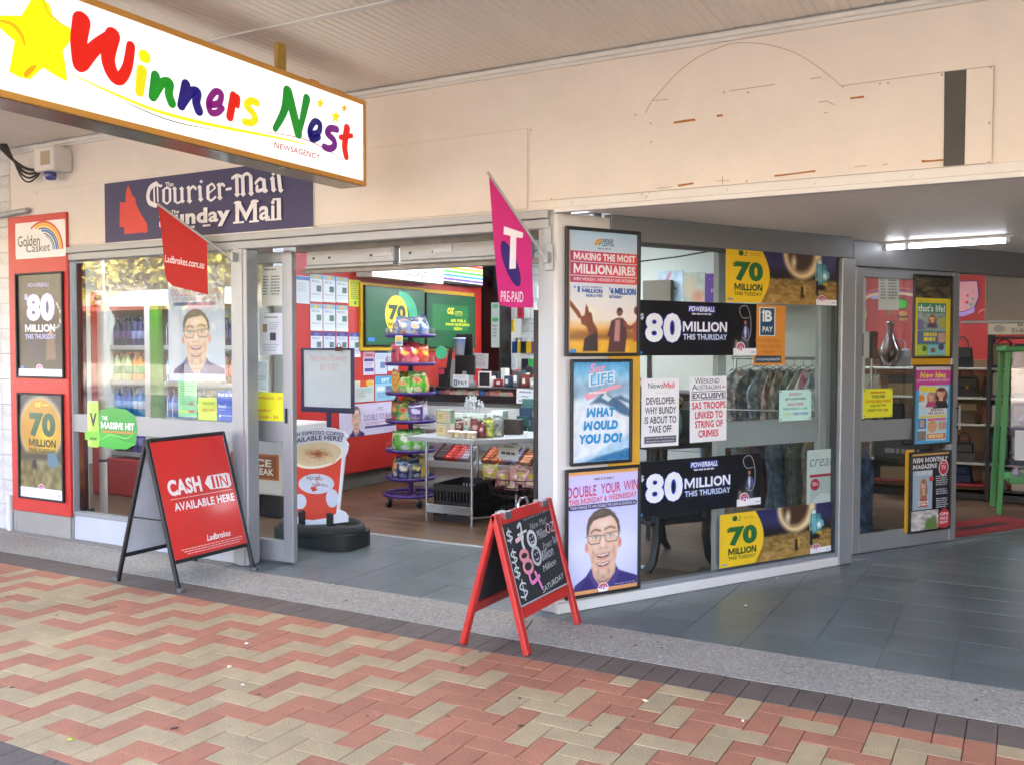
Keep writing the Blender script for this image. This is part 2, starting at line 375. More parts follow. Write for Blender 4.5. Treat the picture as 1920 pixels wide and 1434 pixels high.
class Cv:
    """a printed photograph, painted on a grid"""
    def __init__(s, W, H, col='#ffffff'):
        s.A = np.ones((H,W,3))*np.array([int(col[i:i+2],16)/255 for i in (1,3,5)]); s.Y, s.X = np.mgrid[0:1:H*1j, 0:1:W*1j]; s.px = 1.0/max(W,H)
    def _b(s, a, col):
        c = np.array([int(col[i:i+2],16)/255 for i in (1,3,5)]) if isinstance(col,str) else np.array(col)
        a = np.clip(a,0,1)[...,None]; s.A = s.A*(1-a)+c*a; return s
    def vgrad(s, stops):
        ys = [q[0] for q in stops]; cs = np.array([[int(q[1][i:i+2],16)/255 for i in (1,3,5)] for q in stops])
        for k in range(3): s.A[...,k] = np.interp(s.Y, ys, cs[:,k])
        return s
    def ell(s, cx,cy,rx,ry, col, soft=.08, al=1.0, ang=0.0):
        dx = s.X-cx; dy = s.Y-cy; ca,sa = math.cos(ang),math.sin(ang)
        d = np.sqrt(((dx*ca+dy*sa)/rx)**2+((-dx*sa+dy*ca)/ry)**2); return s._b((1-d)/soft*al+.5*al if soft<.3 else np.clip((1-d)/soft,0,1)*al, col)
    def poly(s, pts, col, soft=None, al=1.0):
        soft = soft or 1.2*s.px; n = len(pts); ins = np.zeros(s.X.shape,bool); dist = np.full(s.X.shape,9.0)
        for i in range(n):
            (x0,y0),(x1,y1) = pts[i],pts[(i+1)%n]
            cond = (y0 > s.Y) != (y1 > s.Y)
            with np.errstate(divide='ignore',invalid='ignore'): xi = (x1-x0)*(s.Y-y0)/(y1-y0+1e-12)+x0
            ins ^= cond & (s.X < xi)
            L = (x1-x0)**2+(y1-y0)**2+1e-12; t = np.clip(((s.X-x0)*(x1-x0)+(s.Y-y0)*(y1-y0))/L,0,1)
            dist = np.minimum(dist, np.hypot(s.X-x0-t*(x1-x0), s.Y-y0-t*(y1-y0)))
        return s._b((np.where(ins,dist,-dist)/soft+.5)*al, col)
    def line(s, pts, wd, col, al=1.0, soft=None):
        soft = soft or 1.0*s.px; dist = np.full(s.X.shape,9.0); P = spline(pts,6) if len(pts)>2 else pts
        for (x0,y0),(x1,y1) in zip(P[:-1],P[1:]):
            L = (x1-x0)**2+(y1-y0)**2+1e-12; t = np.clip(((s.X-x0)*(x1-x0)+(s.Y-y0)*(y1-y0))/L,0,1)
            dist = np.minimum(dist, np.hypot(s.X-x0-t*(x1-x0), s.Y-y0-t*(y1-y0)))
        return s._b(((wd/2-dist)/soft+.5)*al, col)
    def noise(s, amp, cells=12, seed=0, mask=None, tint=(1,1,1)):
        g = np.random.RandomState(seed).rand(cells+2,cells+2); x = s.X*cells; y = s.Y*cells; i = x.astype(int); j = y.astype(int); fx = x-i; fy = y-j
        v = (g[j,i]*(1-fx)+g[j,i+1]*fx)*(1-fy)+(g[j+1,i]*(1-fx)+g[j+1,i+1]*fx)*fy; v = (v-.5)*2*amp
        if mask is not None: v = v*mask
        s.A = s.A+v[...,None]*np.array(tint); return s
# ================================================================== SETTING: ground, street, building shell
def clip(poly, px, py, nx, ny):            # keep the side where (p-P).n >= 0
    out = []
    for i in range(len(poly)):
        a = poly[i]; b = poly[(i+1) % len(poly)]; da = (a[0]-px)*nx+(a[1]-py)*ny; db = (b[0]-px)*nx+(b[1]-py)*ny
        if da >= 0: out.append(a)
        if (da >= 0) != (db >= 0): t = da/(da-db); out.append((a[0]+(b[0]-a[0])*t, a[1]+(b[1]-a[1])*t))
    return out
CS, SS = math.cos(SA), math.sin(SA); CD, SD_ = math.cos(DA), math.sin(DA)
def Sxy(t, off=0.0): return (SO[0]+CS*t+SS*off, SO[1]+SS*t-CS*off)
def Dxy(t, off=0.0): return (DO[0]+CD*t+SD_*off, DO[1]+SD_*t-CD*off)

# materials of the setting
M_red_brick = mat('red_clay_brick', '#b17254', .85, var=.1, world=.13, scale=9, bump=.5, bscale=120, rnd_obj=.08)
M_tan_brick = mat('tan_clay_brick', '#b59a72', .85, var=.09, world=.13, scale=9, bump=.5, bscale=120, rnd_obj=.07)
M_dark_brick = mat('dark_clay_brick', '#6a5a4e', .8, var=.12, world=.15, scale=8, bump=.5, bscale=120, rnd_obj=.09)
M_sand = mat('joint_sand', '#55493f', .95, var=.3, scale=30)
M_slate = mat('slate_tile', '#696f6d', .3, var=.14, scale=3.5, world=.16, bump=.25, bscale=25, rnd_obj=.05)
M_grout = mat('tile_grout', '#86888a', .9, var=.1)
M_cream = mat('cream_painted_wall', '#d9d1c8', .62, var=.04, world=.045, scale=2.2, bump=.15, bscale=30)
M_white = mat('white_paint', '#d2cfca', .5, var=.05, scale=3)
M_alu = mat('satin_aluminium', '#999c9e', .38, metal=.35, var=.05, scale=3, stretch=(1,1,.2))
M_alu_w = mat('pale_powdercoat', '#a3a6a6', .42, metal=.1, var=.05, scale=4)
M_alu_d = mat('grey_aluminium', '#7d7f80', .42, metal=.3, var=.06, scale=3)
M_black = mat('black_plastic', '#1a1a1c', .45, var=.2)
M_rubber = mat('black_rubber', '#232422', .7, var=.2, bump=.3)
M_red = mat('red_panel_paint', '#c0302a', .38, var=.06, scale=3)
M_redwall = mat('red_interior_wall', '#c0322b', .4, var=.06, scale=2)
M_int = mat('interior_white_wall', '#cfd4cc', .6, var=.04, scale=2)
M_soffit = mat('soffit_sheet_paint', '#e2dacf', .45, var=.07, scale=2, stretch=(1,.25,1))
M_glass = glass_mat()
M_chrome = mat('chrome_steel', '#b5b8ba', .22, metal=.9, var=.05)
M_wood = mat('timber_plank', '#644a33', .42, var=.3, scale=4, stretch=(.6,7,7), bump=.1, rnd_obj=.2)
M_paper = mat('white_card', '#d8dadb', .7, var=.03)
M_yel = mat('yellow_board', '#d8a52c', .55, var=.05)

# aggregate concrete: pebbles of several tones
def aggregate():
    m = mat('exposed_aggregate', '#a89f90', .9, var=.12, world=.12, scale=3, bump=0); t = m.node_tree; N = t.nodes; L = t.links; b = N['Principled BSDF']
    tc = N.new('ShaderNodeTexCoord'); v = N.new('ShaderNodeTexVoronoi'); v.inputs['Scale'].default_value = 95; L.new(tc.outputs['Object'], v.inputs['Vector'])
    cr = N.new('ShaderNodeValToRGB'); e = cr.color_ramp.elements
    e[0].position = 0; e[0].color = (*C('#5f574e'),1); e[1].position = 1; e[1].color = (*C('#c9bfb0'),1)
    for p,h in ((.25,'#8d8377'),(.5,'#a39c92'),(.72,'#a8957d'),(.86,'#8a8580')): q = e.new(p); q.color = (*C(h),1)
    sx = N.new('ShaderNodeSeparateColor'); L.new(v.outputs['Color'], sx.inputs[0]); L.new(sx.outputs[0], cr.inputs[0])
    old = b.inputs['Base Color'].links[0].from_socket; mx = N.new('ShaderNodeMix'); mx.data_type = 'RGBA'; mx.inputs['Factor'].default_value = .55
    L.new(old, mx.inputs['A']); L.new(cr.outputs[0], mx.inputs['B']); L.new(mx.outputs['Result'], b.inputs['Base Color'])
    bp = N.new('ShaderNodeBump'); bp.inputs['Strength'].default_value = .7; bp.inputs['Distance'].default_value = .004; bp.invert = True
    L.new(v.outputs['Distance'], bp.inputs['Height']); L.new(bp.outputs[0], b.inputs['Normal']); return m
M_agg = aggregate()

# ---- footpath: bed, bricks, border, aggregate strip
fp = MB().use(M_sand); fp.box(-26, -.9, -.2, 14, 4.58, -.010); footpath = fp.build('footpath', kind='structure')
U = .107; BX0, BY1 = -.068, 4.055; GAPB = .0032
SOLD = .226                                   # border course length in y
by_top = BY1-SOLD                             # upper limit of the herringbone field
by_bot = 2.075
def brick_mesh(w, l, m, k):
    b = MB().use(m); b.box(-w/2+GAPB/2, -l/2+GAPB/2, -.05, w/2-GAPB/2, l/2-GAPB/2, 0, .0022); o = b.build('brick_%d' % k); me = o.data; bpy.data.objects.remove(o); me.name = 'brick'; return me
bm_ = {}
def put_brick(x0, y0, x1, y1, m):
    w, l = round(x1-x0, 4), round(y1-y0, 4); k = (w, l, m.name)
    if k not in bm_: bm_[k] = brick_mesh(w, l, m, len(bm_))
    o = instance('brick', bm_[k], footpath, ((x0+x1)/2, (y0+y1)/2, rnd.uniform(-.0012, .0008)), 0)
    o.rotation_euler = (rnd.uniform(-.002, .002), rnd.uniform(-.002, .002), rnd.uniform(-.002, .002)); return o
def visible(x, y, mar=130):
    d = Vector((x, y, -EYE)); z = d.dot(_f)
    if z < .3: return False
    px = 960+FPX*d.dot(_r)/z; py = 717-FPX*d.dot(_u)/z
    return -mar < px < 1920+mar and -mar < py < 1434+mar
swap = random.Random(23); cand = []
rows = int((by_top-by_bot)/U)+2
tone_run = {}
def tone(ch, pos):                              # colour runs along a zigzag, now and then a brick of the other colour
    base = (ch % 2 == 0)
    return base if swap.random() > (.10 if pos*U < -2.6 else .30) else (not base)
for j in range(-1, rows+1):
    for i in range(-100, 24):
        x = BX0+i*U; yt = by_top-j*U; jj = -j          # jj: row number upwards
        if (i+jj) % 4 == 0: x0, y0, x1, y1 = x, yt-U, x+2*U, yt; ch = (i-jj)//2        # lying brick
        elif (i+jj) % 4 == 2: x0, y0, x1, y1 = x, yt-U, x+U, yt+U; ch = (i-2-jj)//2    # upright brick
        else: continue
        y1 = min(y1, by_top); y0 = max(y0, by_bot); c = tone(ch, i)
        if y1-y0 < .02: continue
        if any(visible(a, b) for a in (x0, x1) for b in (y0, y1)): cand.append((x0, y0, x1, y1, M_red_brick if c else M_tan_brick))
for i in range(-100, 24):
    x = BX0+i*U
    if visible(x, by_top): cand.append((x, by_top, x+U, BY1, M_dark_brick))
    if visible(x, by_bot, 260): cand.append((x, by_bot-SOLD, x+U, by_bot, M_dark_brick))
cand.sort(key=lambda q: math.hypot((q[0]+q[2])/2, (q[1]+q[3])/2))
near = [q for q in cand if visible((q[0]+q[2])/2, (q[1]+q[3])/2, 5)][:300]; ns_ = set(id(q) for q in near)
for q in near: put_brick(*q)
rest = MB()
for q in cand:
    if id(q) in ns_: continue
    dz = rnd.uniform(-.0012, .0008); rest.use(q[4]); rest.box(q[0]+GAPB/2, q[1]+GAPB/2, -.05, q[2]-GAPB/2, q[3]-GAPB/2, dz, .0015)
rest.build('brick_field', footpath, kind='stuff'); n_brick = len(cand)
gq = random.Random(5); gm = MB().use(mat('trodden_gum', '#4c4038', .8)).use(mat('pale_gum', '#8d857a', .8))
for k in range(70):
    gx, gy, gr_ = gq.uniform(-6.5, .3), gq.uniform(2.1, 4.4), gq.uniform(.005, .013); gm.cur = k % 2
    gm.add([(gx, gy, .0026)]+[(gx+gr_*gq.uniform(.7, 1.1)*math.cos(a*.7854), gy+gr_*gq.uniform(.7, 1.1)*math.sin(a*.7854), .0016) for a in range(8)], [(0, 1+a, 1+(a+1) % 8) for a in range(8)])
gm.build('gum_spots', footpath, kind='stuff')
print('bricks', n_brick)
ag = MB().use(M_agg); ag.box(-26, BY1+.003, -.009, 14, 4.478, .0005)
ag.box(-26, 4.478, -.009, -4.645, 4.70, .002); ag.build('aggregate_strip', kind='structure')

# ---- entry and porch tiles
TS = .313; gr = MB().use(M_grout); gr.slab([(-4.70, 4.478), (6, 4.478), (6, 9.62), Dxy(3.3, -.03), Dxy(-.05, -.03), Sxy(2.15, -.03), Sxy(-.18, -.03), (-2.34, 4.75), (-2.34, 5.83), (-4.70, 5.83)], -.2, -.003); entry_floor = gr.build('entry_floor', kind='structure')
ti = 0
for i in range(-15, 9):
    for j in range(0, 18):
        x0 = -.266+i*TS; y0 = 4.482+j*TS
        q = [(x0+.002, y0+.002), (x0+TS-.002, y0+.002), (x0+TS-.002, y0+TS-.002), (x0+.002, y0+TS-.002)]
        if x0 < -2.0 and y0 < 5.83 and False: pass
        entry = clip(clip(clip(q, 0, 5.826, 0, -1), -4.66, 0, 1, 0), -2.36, 0, -1, 0)
        porch = clip(clip(q, *Sxy(0, .004), SS, -CS), *Dxy(0, -.03), SD_, -CD)
        for pl in (entry, porch):
            if len(pl) < 3: continue
            ar = abs(sum(pl[k][0]*pl[(k+1) % len(pl)][1]-pl[(k+1) % len(pl)][0]*pl[k][1] for k in range(len(pl))))/2
            if ar < .004: continue
            cx = sum(p[0] for p in pl)/len(pl); cy = sum(p[1] for p in pl)/len(pl)
            if not visible(cx, cy, 180): continue
            b = MB().use(M_slate); b.slab([(p[0]-cx, p[1]-cy) for p in pl], -.012, 0); o = b.build('tile', entry_floor); o.location = (cx, cy, rnd.uniform(-.0006, .0006)); ti += 1
print('tiles', ti)
# brass-coloured joint strip and the timber floor inside
b = MB().use(M_alu_w); b.box(-5.2, 5.822, -.01, -2.2, 5.862, .005); b.build('threshold_strip', kind='structure')
b = MB().use(mat('shop_floor_base', '#5f4631', .5, var=.25, scale=3, stretch=(.5,6,6))); b.slab([(-10.4, 4.75), (-4.70, 4.75), (-4.70, 5.83), (-2.2, 5.83), (-2.2, 9.6), (5, 9.6), (5, 13.4), (-10.4, 13.4)], -.2, -.006)
b.slab([Dxy(0, -.032), Dxy(3.2, -.032), (3.5, 9.59), (-2.19, 9.59), (-2.19, 5.0), Sxy(-.1, -.05), Sxy(2.1, -.05)], -.2, -.0065)
timber_floor = b.build('timber_floor', kind='structure')
pk = {}
for j in range(17):
    y = 5.866+j*.182; x = -6.0-rnd.random()*.9
    while x < -2.3:
        L = 1.22
        if visible(x+L/2, y, 300):
            if 'p' not in pk: q = MB().use(M_wood); q.box(-L/2+.001, -.09, -.008, L/2-.001, .09, 0, .0015); o = q.build('plank', timber_floor); pk['p'] = o; o.location = (x+L/2, y+.091, 0)
            else: instance('plank', pk['p'], timber_floor, (x+L/2, y+.091, rnd.uniform(-.0004, .0004)))
        x += L
for j in range(9):
    for i in range(3):
        x = -1.2+i*1.22+rnd.random()*.2; y = 7.6+j*.3
        
# ---- street behind the camera
b = MB().use(mat('asphalt', '#565554', .9, var=.2, scale=20, bump=.4)); b.box(-150, -13, -.35, 150, -1.05, -.14); b.build('road', kind='structure')
b = MB().use(mat('kerb_concrete', '#8d8881', .85, var=.1)); b.box(-150, -1.05, -.35, 150, -.9, -.004, .02); b.build('kerb', kind='structure')
b = MB().use(mat('far_footpath_concrete', '#8b8780', .9, var=.1)); b.box(-150, -17.5, -.35, 150, -13, -.01); b.build('far_footpath', kind='structure')
b = MB().use(mat('dry_ground', '#6f6a55', .95, var=.2)); b.box(-300, -300, -.5, 300, 300, -.36); b.build('ground', kind='structure')

# ---- shop building: shell walls
shop = thing('shop_building', 'cream fronted shop building under the awning with aluminium doors and windows', 'shop', (0, YF, 0))
def SB(name, m, *boxes, ch=0.0):
    b = MB().use(m)
    for q in boxes: b.box(q[0], q[1]-YF, q[2], q[3], q[4]-YF, q[5], ch)
    return b.build(name, shop)
SB('front_wall', M_cream, (-7.02, YF, 2.2, 8, YF+.14, 5.2))
SB('side_wall', M_int, (-10.5, 4.8, -.1, -10.35, 13.5, 5.0)); SB('side_wall', M_int, (5.0, 4.73, -.1, 5.15, 13.39, 5.0))
SB('back_wall', M_int, (-10.5, 13.4, -.1, 5.15, 13.55, 5.0))
SB('roof', M_int, (-10.5, YF+.15, 5.0, 8, 13.55, 5.1))
SB('inner_ceiling', mat('inner_ceiling_paint', '#d5d6d2', .7, var=.04), (-10.34, YF+.15, 2.72, -2.34, 13.39, 2.78), (-2.34, 9.6, 2.72, 4.99, 13.39, 2.78))
b = MB().use(_mats['inner_ceiling_paint']); b.slab([(p[0], p[1]-YF) for p in [Sxy(-.15, -.12), Sxy(2.17, -.12), Dxy(0, -.13), Dxy(3.4, -.13), (3.4, 9.59), (-2.33, 9.59)]], 2.72, 2.78); b.build('inner_ceiling', shop)
# raised cover sheet along the bottom left of the front wall, screw heads
b = MB().use(M_cream); b.box(-6.72, -.009, 2.215, -2.42, .0, 2.655, .003)
for x in (-6.68, -5.2, -4.1, -3.2, -2.47): b.tube([(x, -.014, 2.63), (x, -.008, 2.63)], .006, 8)
b.build('cover_sheet', shop)
b = MB().use(M_white); b.box(-7.02, -.03, 2.972, 8, .0, 2.998, .003); b.box(-7.02, -.016, 2.955, 8, .0, 2.972); b.build('cornice_trim', shop)
# neighbour wall of white tiles
nb = thing('tiled_wall', 'white tiled wall of the neighbouring shop at the far left edge', 'wall', (-8.2, YF, 0))
b = MB().use(M_grout); b.box(-3.0, .008, -.1, 1.175, .2, 5.2); b.build('backing', nb)
q = MB().use(mat('white_wall_tile', '#c3c2c1', .28, var=.06, rnd_obj=.06)); q.box(-.0735, 0, -.0985, .0735, .009, .0985, .002); tile0 = None
for i in range(4):
    for k in range(15):
        lo = (1.1-i*.15, 0, .1+k*.2)
        if tile0 is None: tile0 = q.build('tile', nb); tile0.location = lo
        else: instance('tile', tile0, nb, lo)

# ---- awning over the footpath
aw = thing('awning', 'pale ribbed metal awning ceiling over the footpath', 'awning', (0, 0, 3.0))
def ribbed(x0, x1, y0, y1, z, pitch=.0485, dep=.0035):
    b = MB().use(M_soffit); x = x0; P = []
    while x < x1: P += [(x, 0), (x+pitch*.74, 0), (x+pitch*.82, dep), (x+pitch*.92, dep)]; x += pitch
    P.append((x1, 0)); n = len(P)
    vs = [(p[0], y0, z+p[1]) for p in P]+[(p[0], y1, z+p[1]) for p in P]
    return b.add(vs, [(i, i+1, n+i+1, n+i) for i in range(n-1)])
for k, (a, c) in enumerate(((.92, 1.62), (1.62, 3.46), (3.46, 4.545))): ribbed(-16, 8, a, c, .004).build('ceiling_sheet', aw)
for y in (1.62, 3.46): b = MB().use(M_white); b.box(-16, y-.022, -.006, 8, y+.022, .003, .002); b.build('cover_strip', aw)
b = MB().use(M_white); b.box(-16, .85, -.03, 8, .91, .30, .01); b.build('fascia', aw)
b = MB().use(M_alu_d); b.box(-16, .85, .05, 8, YF-.01, .09); b.build('roof_sheet', aw)
for x in (-13, -7.5, 3.6): b = MB().use(M_white); b.tube([(x, 1.0, -3.0), (x, 1.0, 0)], .05, 12); b.build('post', aw)

# ---- porch: soffit, beam, splayed window, side door
zb = 2.18
b = MB().use(M_white); b.box(-2.24, -.012, 2.205, 8, .0, 2.252, .002); b.box(-2.24, -.045, 2.178, 8, .002, 2.2045, .003)
for x in np.arange(-2.15, 2.6, .42): b.tube([(x, -.017, 2.23), (x, -.011, 2.23)], .009, 10)
b.build('porch_beam', shop)
def ribbed_x(poly_y0, poly_y1, z, pitch=.052, dep=.007):
    b = MB().use(M_soffit); y = poly_y0
    while y < poly_y1:
        for a, c, za, zc in ((0, .80, 0, 0), (.80, .86, 0, dep), (.86, .94, dep, dep), (.94, 1, dep, 0)):
            ya, yc = y+a*pitch, y+c*pitch
            def xl(yy):
                ts = (yy-SO[1])/SS
                return SO[0]+CS*ts if yy < Sxy(2.18)[1] else DO[0]+CD*(yy-DO[1])/SD_
            b.add([(xl(ya), ya-YF, z+za), (6, ya-YF, z+za), (6, yc-YF, z+zc), (xl(yc), yc-YF, z+zc)], [(0, 1, 2, 3)])
        y += pitch
    return b
ribbed_x(YF+.003, 9.4, 2.2).build('porch_soffit', shop)
# pillar at the corner of the entry
b = MB().use(M_alu_w); b.box(-2.354, 0, 0, -2.244, .11, 2.1985, .002); b.box(-2.32, -.012, 1.9, -2.272, .0, 2.12, .003); b.build('pillar', shop)
# ================================================================== planes to mount things on
PL = {'F': ((0, YF), 0.0), 'S': (SO, SA), 'D': (DO, DA), 'SIGN': ((-3.29, 0), R(90)), 'RW': ((-6.05, 0), R(90)), 'E': ((0, 4.755), 0.0), 'CF': ((0, 8.6), 0.0), 'BW': ((0, 12.45), 0.0), 'RK': ((0, 10.0), 0.0), 'LW': ((0, YF+.03), 0.0)}
def uv(pl, px, py, off=0.0): o, a = PL[pl]; return onP(px, py, o, a, off)
def wpos(pl, u, z, off=0.0):
    o, a = PL[pl]; return Vector((o[0]+math.cos(a)*u+math.sin(a)*off, o[1]+math.sin(a)*u-math.cos(a)*off, z))
def box_uv(pl, xl, yt, xr, yb, off=0.0):
    a, b, c, d = uv(pl, xl, yt, off), uv(pl, xr, yt, off), uv(pl, xr, yb, off), uv(pl, xl, yb, off)
    return (a[0]+d[0])/2, (c[1]+d[1])/2, (b[0]+c[0])/2, (a[1]+b[1])/2
def quad_uv(pl, tl, tr, br, bl, off=0.0):
    a, b, c, d = uv(pl, *tl, off), uv(pl, *tr, off), uv(pl, *br, off), uv(pl, *bl, off)
    return (a[0]+d[0])/2, (c[1]+d[1])/2, (b[0]+c[0])/2, (a[1]+b[1])/2
def mount(name, label, cat, pl, u, z, off=0.0, group=None):
    return thing(name, label, cat, wpos(pl, u, z, off), PL[pl][1], group)
def framed(name, label, cat, pl, q, draw, off=.012, fr=.018, dep=.022, fm=None, group=None, coat=0.0, board=None, pm=None):
    """snap frame poster: q = outer rectangle (u0,z0,u1,z1)"""
    u0, z0, u1, z1 = q; w, h = u1-u0, z1-z0; t = mount(name, label, cat, pl, u0, z0, off, group)
    b = MB().use(fm or M_black)
    c = .004
    b.box(0, -dep, 0, fr, 0, h, c); b.box(w-fr, -dep, 0, w, 0, h, c); b.box(fr, -dep, 0, w-fr, 0, fr, c); b.box(fr, -dep, h-fr, w-fr, 0, h, c); b.build('frame', t)
    p = Print(w-2*fr*.8, h-2*fr*.8); draw(p); p.build('poster_print', t, pm or print_mat('glossy_print', .3, coat=.3), (fr*.8, -.006, fr*.8)); return t
def sheet(name, label, cat, pl, q, draw, off=.004, group=None, base='#e8e8e8', rot=0.0, m=None, curl=0.0, r=0.0):
    """a paper sheet taped to a surface"""
    u0, z0, u1, z1 = q; w, h = u1-u0, z1-z0; t = mount(name, label, cat, pl, u0, z0, off, group); t.rotation_euler[1] = rot
    b = MB().use(M_paper); b.box(0, .0004, 0, w, .0012, h); b.build('sheet', t)
    p = Print(w, h, base, r); draw(p); p.build('print', t, m or print_mat()); return t

# ------------------------------------------------------------------ pictures that are printed more than once
def face_man(cv, P=lambda x, y: ((x-855)/510, (y-285)/600), big=True):
    Z = lambda X, Y: P(((X/4.879+1060)-840)*3.875, ((Y/4.88+920)-880)*3.875)
    k = abs(Z(100,0)[0]-Z(0,0)[0])/100; ky = abs(Z(0,100)[1]-Z(0,0)[1])/100; rs = np.random.RandomState(3)
    def pl(pts, col, soft=3.0, al=1.0): cv.poly([Z(*q) for q in pts], col, max(soft*k, 1.2*cv.px), al)
    def el(x, y, rx, ry, col, soft=.15, al=1.0, ang=0): a = Z(x, y); cv.ell(a[0], a[1], rx*k, ry*ky, col, soft, al, ang)
    def ln(pts, w, col, al=1.0, soft=None): cv.line([Z(*q) for q in pts], w*k, col, al, None if soft is None else soft*k)
    pl([(40,960),(75,860),(170,790),(215,720),(440,720),(470,775),(600,830),(640,850),(640,960)], '#453d7c', 5)
    pl([(110,900),(180,800),(215,740),(250,880),(280,960),(90,960)], '#38306c', 14, .8); pl([(450,760),(560,820),(630,860),(640,960),(400,960)], '#3c3474', 18, .7)
    pl([(215,700),(445,700),(430,790),(380,860),(330,905),(290,900),(235,800)], '#d8ab92', 6); el(322,850,88,44,'#94695a',.9,.9)
    pl([(212,720),(235,800),(295,905),(250,900),(190,790)], '#4c4486', 4); pl([(442,720),(440,790),(365,905),(430,900),(470,790)], '#4c4486', 4)
    el(180,520,26,64,'#e8a090',.45); el(472,505,25,64,'#e09484',.45); el(176,520,10,38,'#cc7f70',.8,.6); el(476,505,9,36,'#c87868',.8,.6)
    pl([(190,330),(182,450),(192,560),(212,650),(232,720),(262,800),(300,848),(345,848),(395,800),(425,730),(448,640),(460,540),(462,420),(455,320),(400,245),(240,255)], '#e6bfa6', 6)
    el(325,315,110,70,'#f6dcca',.95,.85); el(250,520,45,50,'#f2d0bb',.95,.8); el(410,510,42,50,'#efc9b2',.95,.8); el(320,480,22,70,'#f8e2d2',.95,.8)
    el(232,610,20,110,'#c9977c',.95,.65,.13); el(424,595,20,110,'#c08d72',.95,.65,-.13); el(322,820,62,46,'#a88772',.95,.75); el(276,775,26,56,'#b08871',.95,.65,.42); el(374,770,26,56,'#ab836b',.95,.65,-.42); el(322,590,62,18,'#c79f88',.95,.5)
    pl([(176,430),(174,330),(190,255),(235,195),(290,168),(330,164),(385,182),(432,235),(464,290),(478,370),(472,440),(458,400),(450,330),(425,275),(390,240),(335,252),(285,258),(235,275),(205,325),(192,400)], '#65554a', 5)
    for _ in range(46):
        x = rs.uniform(200,430); y0 = 262-70*math.sin(math.pi*(x-170)/310); ln([(x, y0+rs.uniform(0,8)), (x+rs.uniform(4,20), y0-rs.uniform(4,24)+14)], rs.uniform(2,5), ('#7d6b5e','#54453b','#8a7767')[rs.randint(3)], .55)
    el(300,205,60,24,'#84715f',.95,.6,-.2)
    for pts in ([(212,388),(248,362),(298,374)], [(338,366),(386,348),(430,366)]): ln(pts, 13, '#9b7b64', .8, 8); ln(pts, 6, '#7f604c', .7, 5)
    for x, y in ((258,438), (389,432)):
        el(x,y,34,20,'#c9a893',.7,.9); el(x,y,28,15,'#f3efec',.35); el(x,y,13.5,14.5,'#8d9694',.35); el(x,y,7,7.5,'#30302f',.4); el(x-4,y-5,3.5,3.5,'#ffffff',.5); ln([(x-31,y+2),(x,y-18),(x+31,y+1)], 4.5, '#8a6a58', .8, 3)
        ln([(x-26,y+16),(x,y+21),(x+26,y+15)], 3, '#c49c86', .7, 4)
    for L in ([(182,412),(296,418),(304,430),(288,492),(214,496),(192,470),(182,412)], [(336,418),(346,405),(468,398),(462,450),(444,486),(366,490),(346,470),(336,418)]):
        for a, b in zip(L[:-1], L[1:]): ln([a, b], 6.5, '#7b7067', .95)
        for a, b in zip(L[:2], L[1:3]): ln([(a[0],a[1]-2), (b[0],b[1]-2)], 2.5, '#a59a90', .7)
    ln([(302,428),(320,420),(338,424)], 6, '#7b7067'); ln([(166,420),(186,416)], 6, '#9a928b'); ln([(466,404),(486,398)], 6, '#9a928b')
    el(208,440,16,22,'#ffffff',.9,.28); el(440,424,14,20,'#ffffff',.9,.28)
    el(322,515,20,38,'#f4d6c3',.95,.7); el(322,538,30,18,'#dba78d',.9,.6); el(302,544,9,7,'#a4705a',.7,.9); el(344,542,9,7,'#a4705a',.7,.9); ln([(286,520),(282,545),(298,555)], 4, '#c08f78', .6, 4); ln([(360,518),(364,542),(350,553)], 4, '#c08f78', .6, 4)
    for cy, s in ((0,1.0), (84,.93)):
        y0 = 600+cy; cx = 322
        ln([(cx-88*s,y0-28),(cx-66*s,y0+16),(cx-40*s,y0+44)], 7, '#b98872', .6, 7); ln([(cx+92*s,y0-40),(cx+70*s,y0+8),(cx+44*s,y0+40)], 7, '#b98872', .6, 7)
        pl([(cx-62*s,y0-4),(cx-30*s,y0+4),(cx+30*s,y0),(cx+66*s,y0-14),(cx+50*s,y0+22*s),(cx+18*s,y0+38*s),(cx-18*s,y0+40*s),(cx-46*s,y0+26*s)], '#7c3a36', 4)
        pl([(cx-54*s,y0-1),(cx-20*s,y0+6),(cx+30*s,y0+3),(cx+58*s,y0-9),(cx+46*s,y0+8),(cx,y0+20),(cx-44*s,y0+12)], '#fbf7f2', 3); ln([(cx-40*s,y0+3),(cx-42*s,y0+12)], 1.5, '#d9cfc6', .6); 
        el(cx, y0+32*s, 34*s, 9*s, '#cf7f78', .6); el(cx, y0+52*s, 44*s, 13*s, '#e0a090', .8, .85); ln([(cx-60*s,y0-8),(cx,y0-3),(cx+64*s,y0-18)], 5, '#d08f82', .7, 4)
    return cv
def lott_badge(p, x, y, r, ratio):
    p.ell(x, y, r, r*ratio, '#f3f3f6')
    p.arc(x, y, r*.86, r*.86*ratio, 0, 180, .35, '#c8324c'); p.arc(x, y, r*.5, r*.5*ratio, 20, 200, .5, '#8a3a9a'); p.ell(x+r*.1, y+r*.1*ratio, r*.22, r*.2*ratio, '#d95a78')
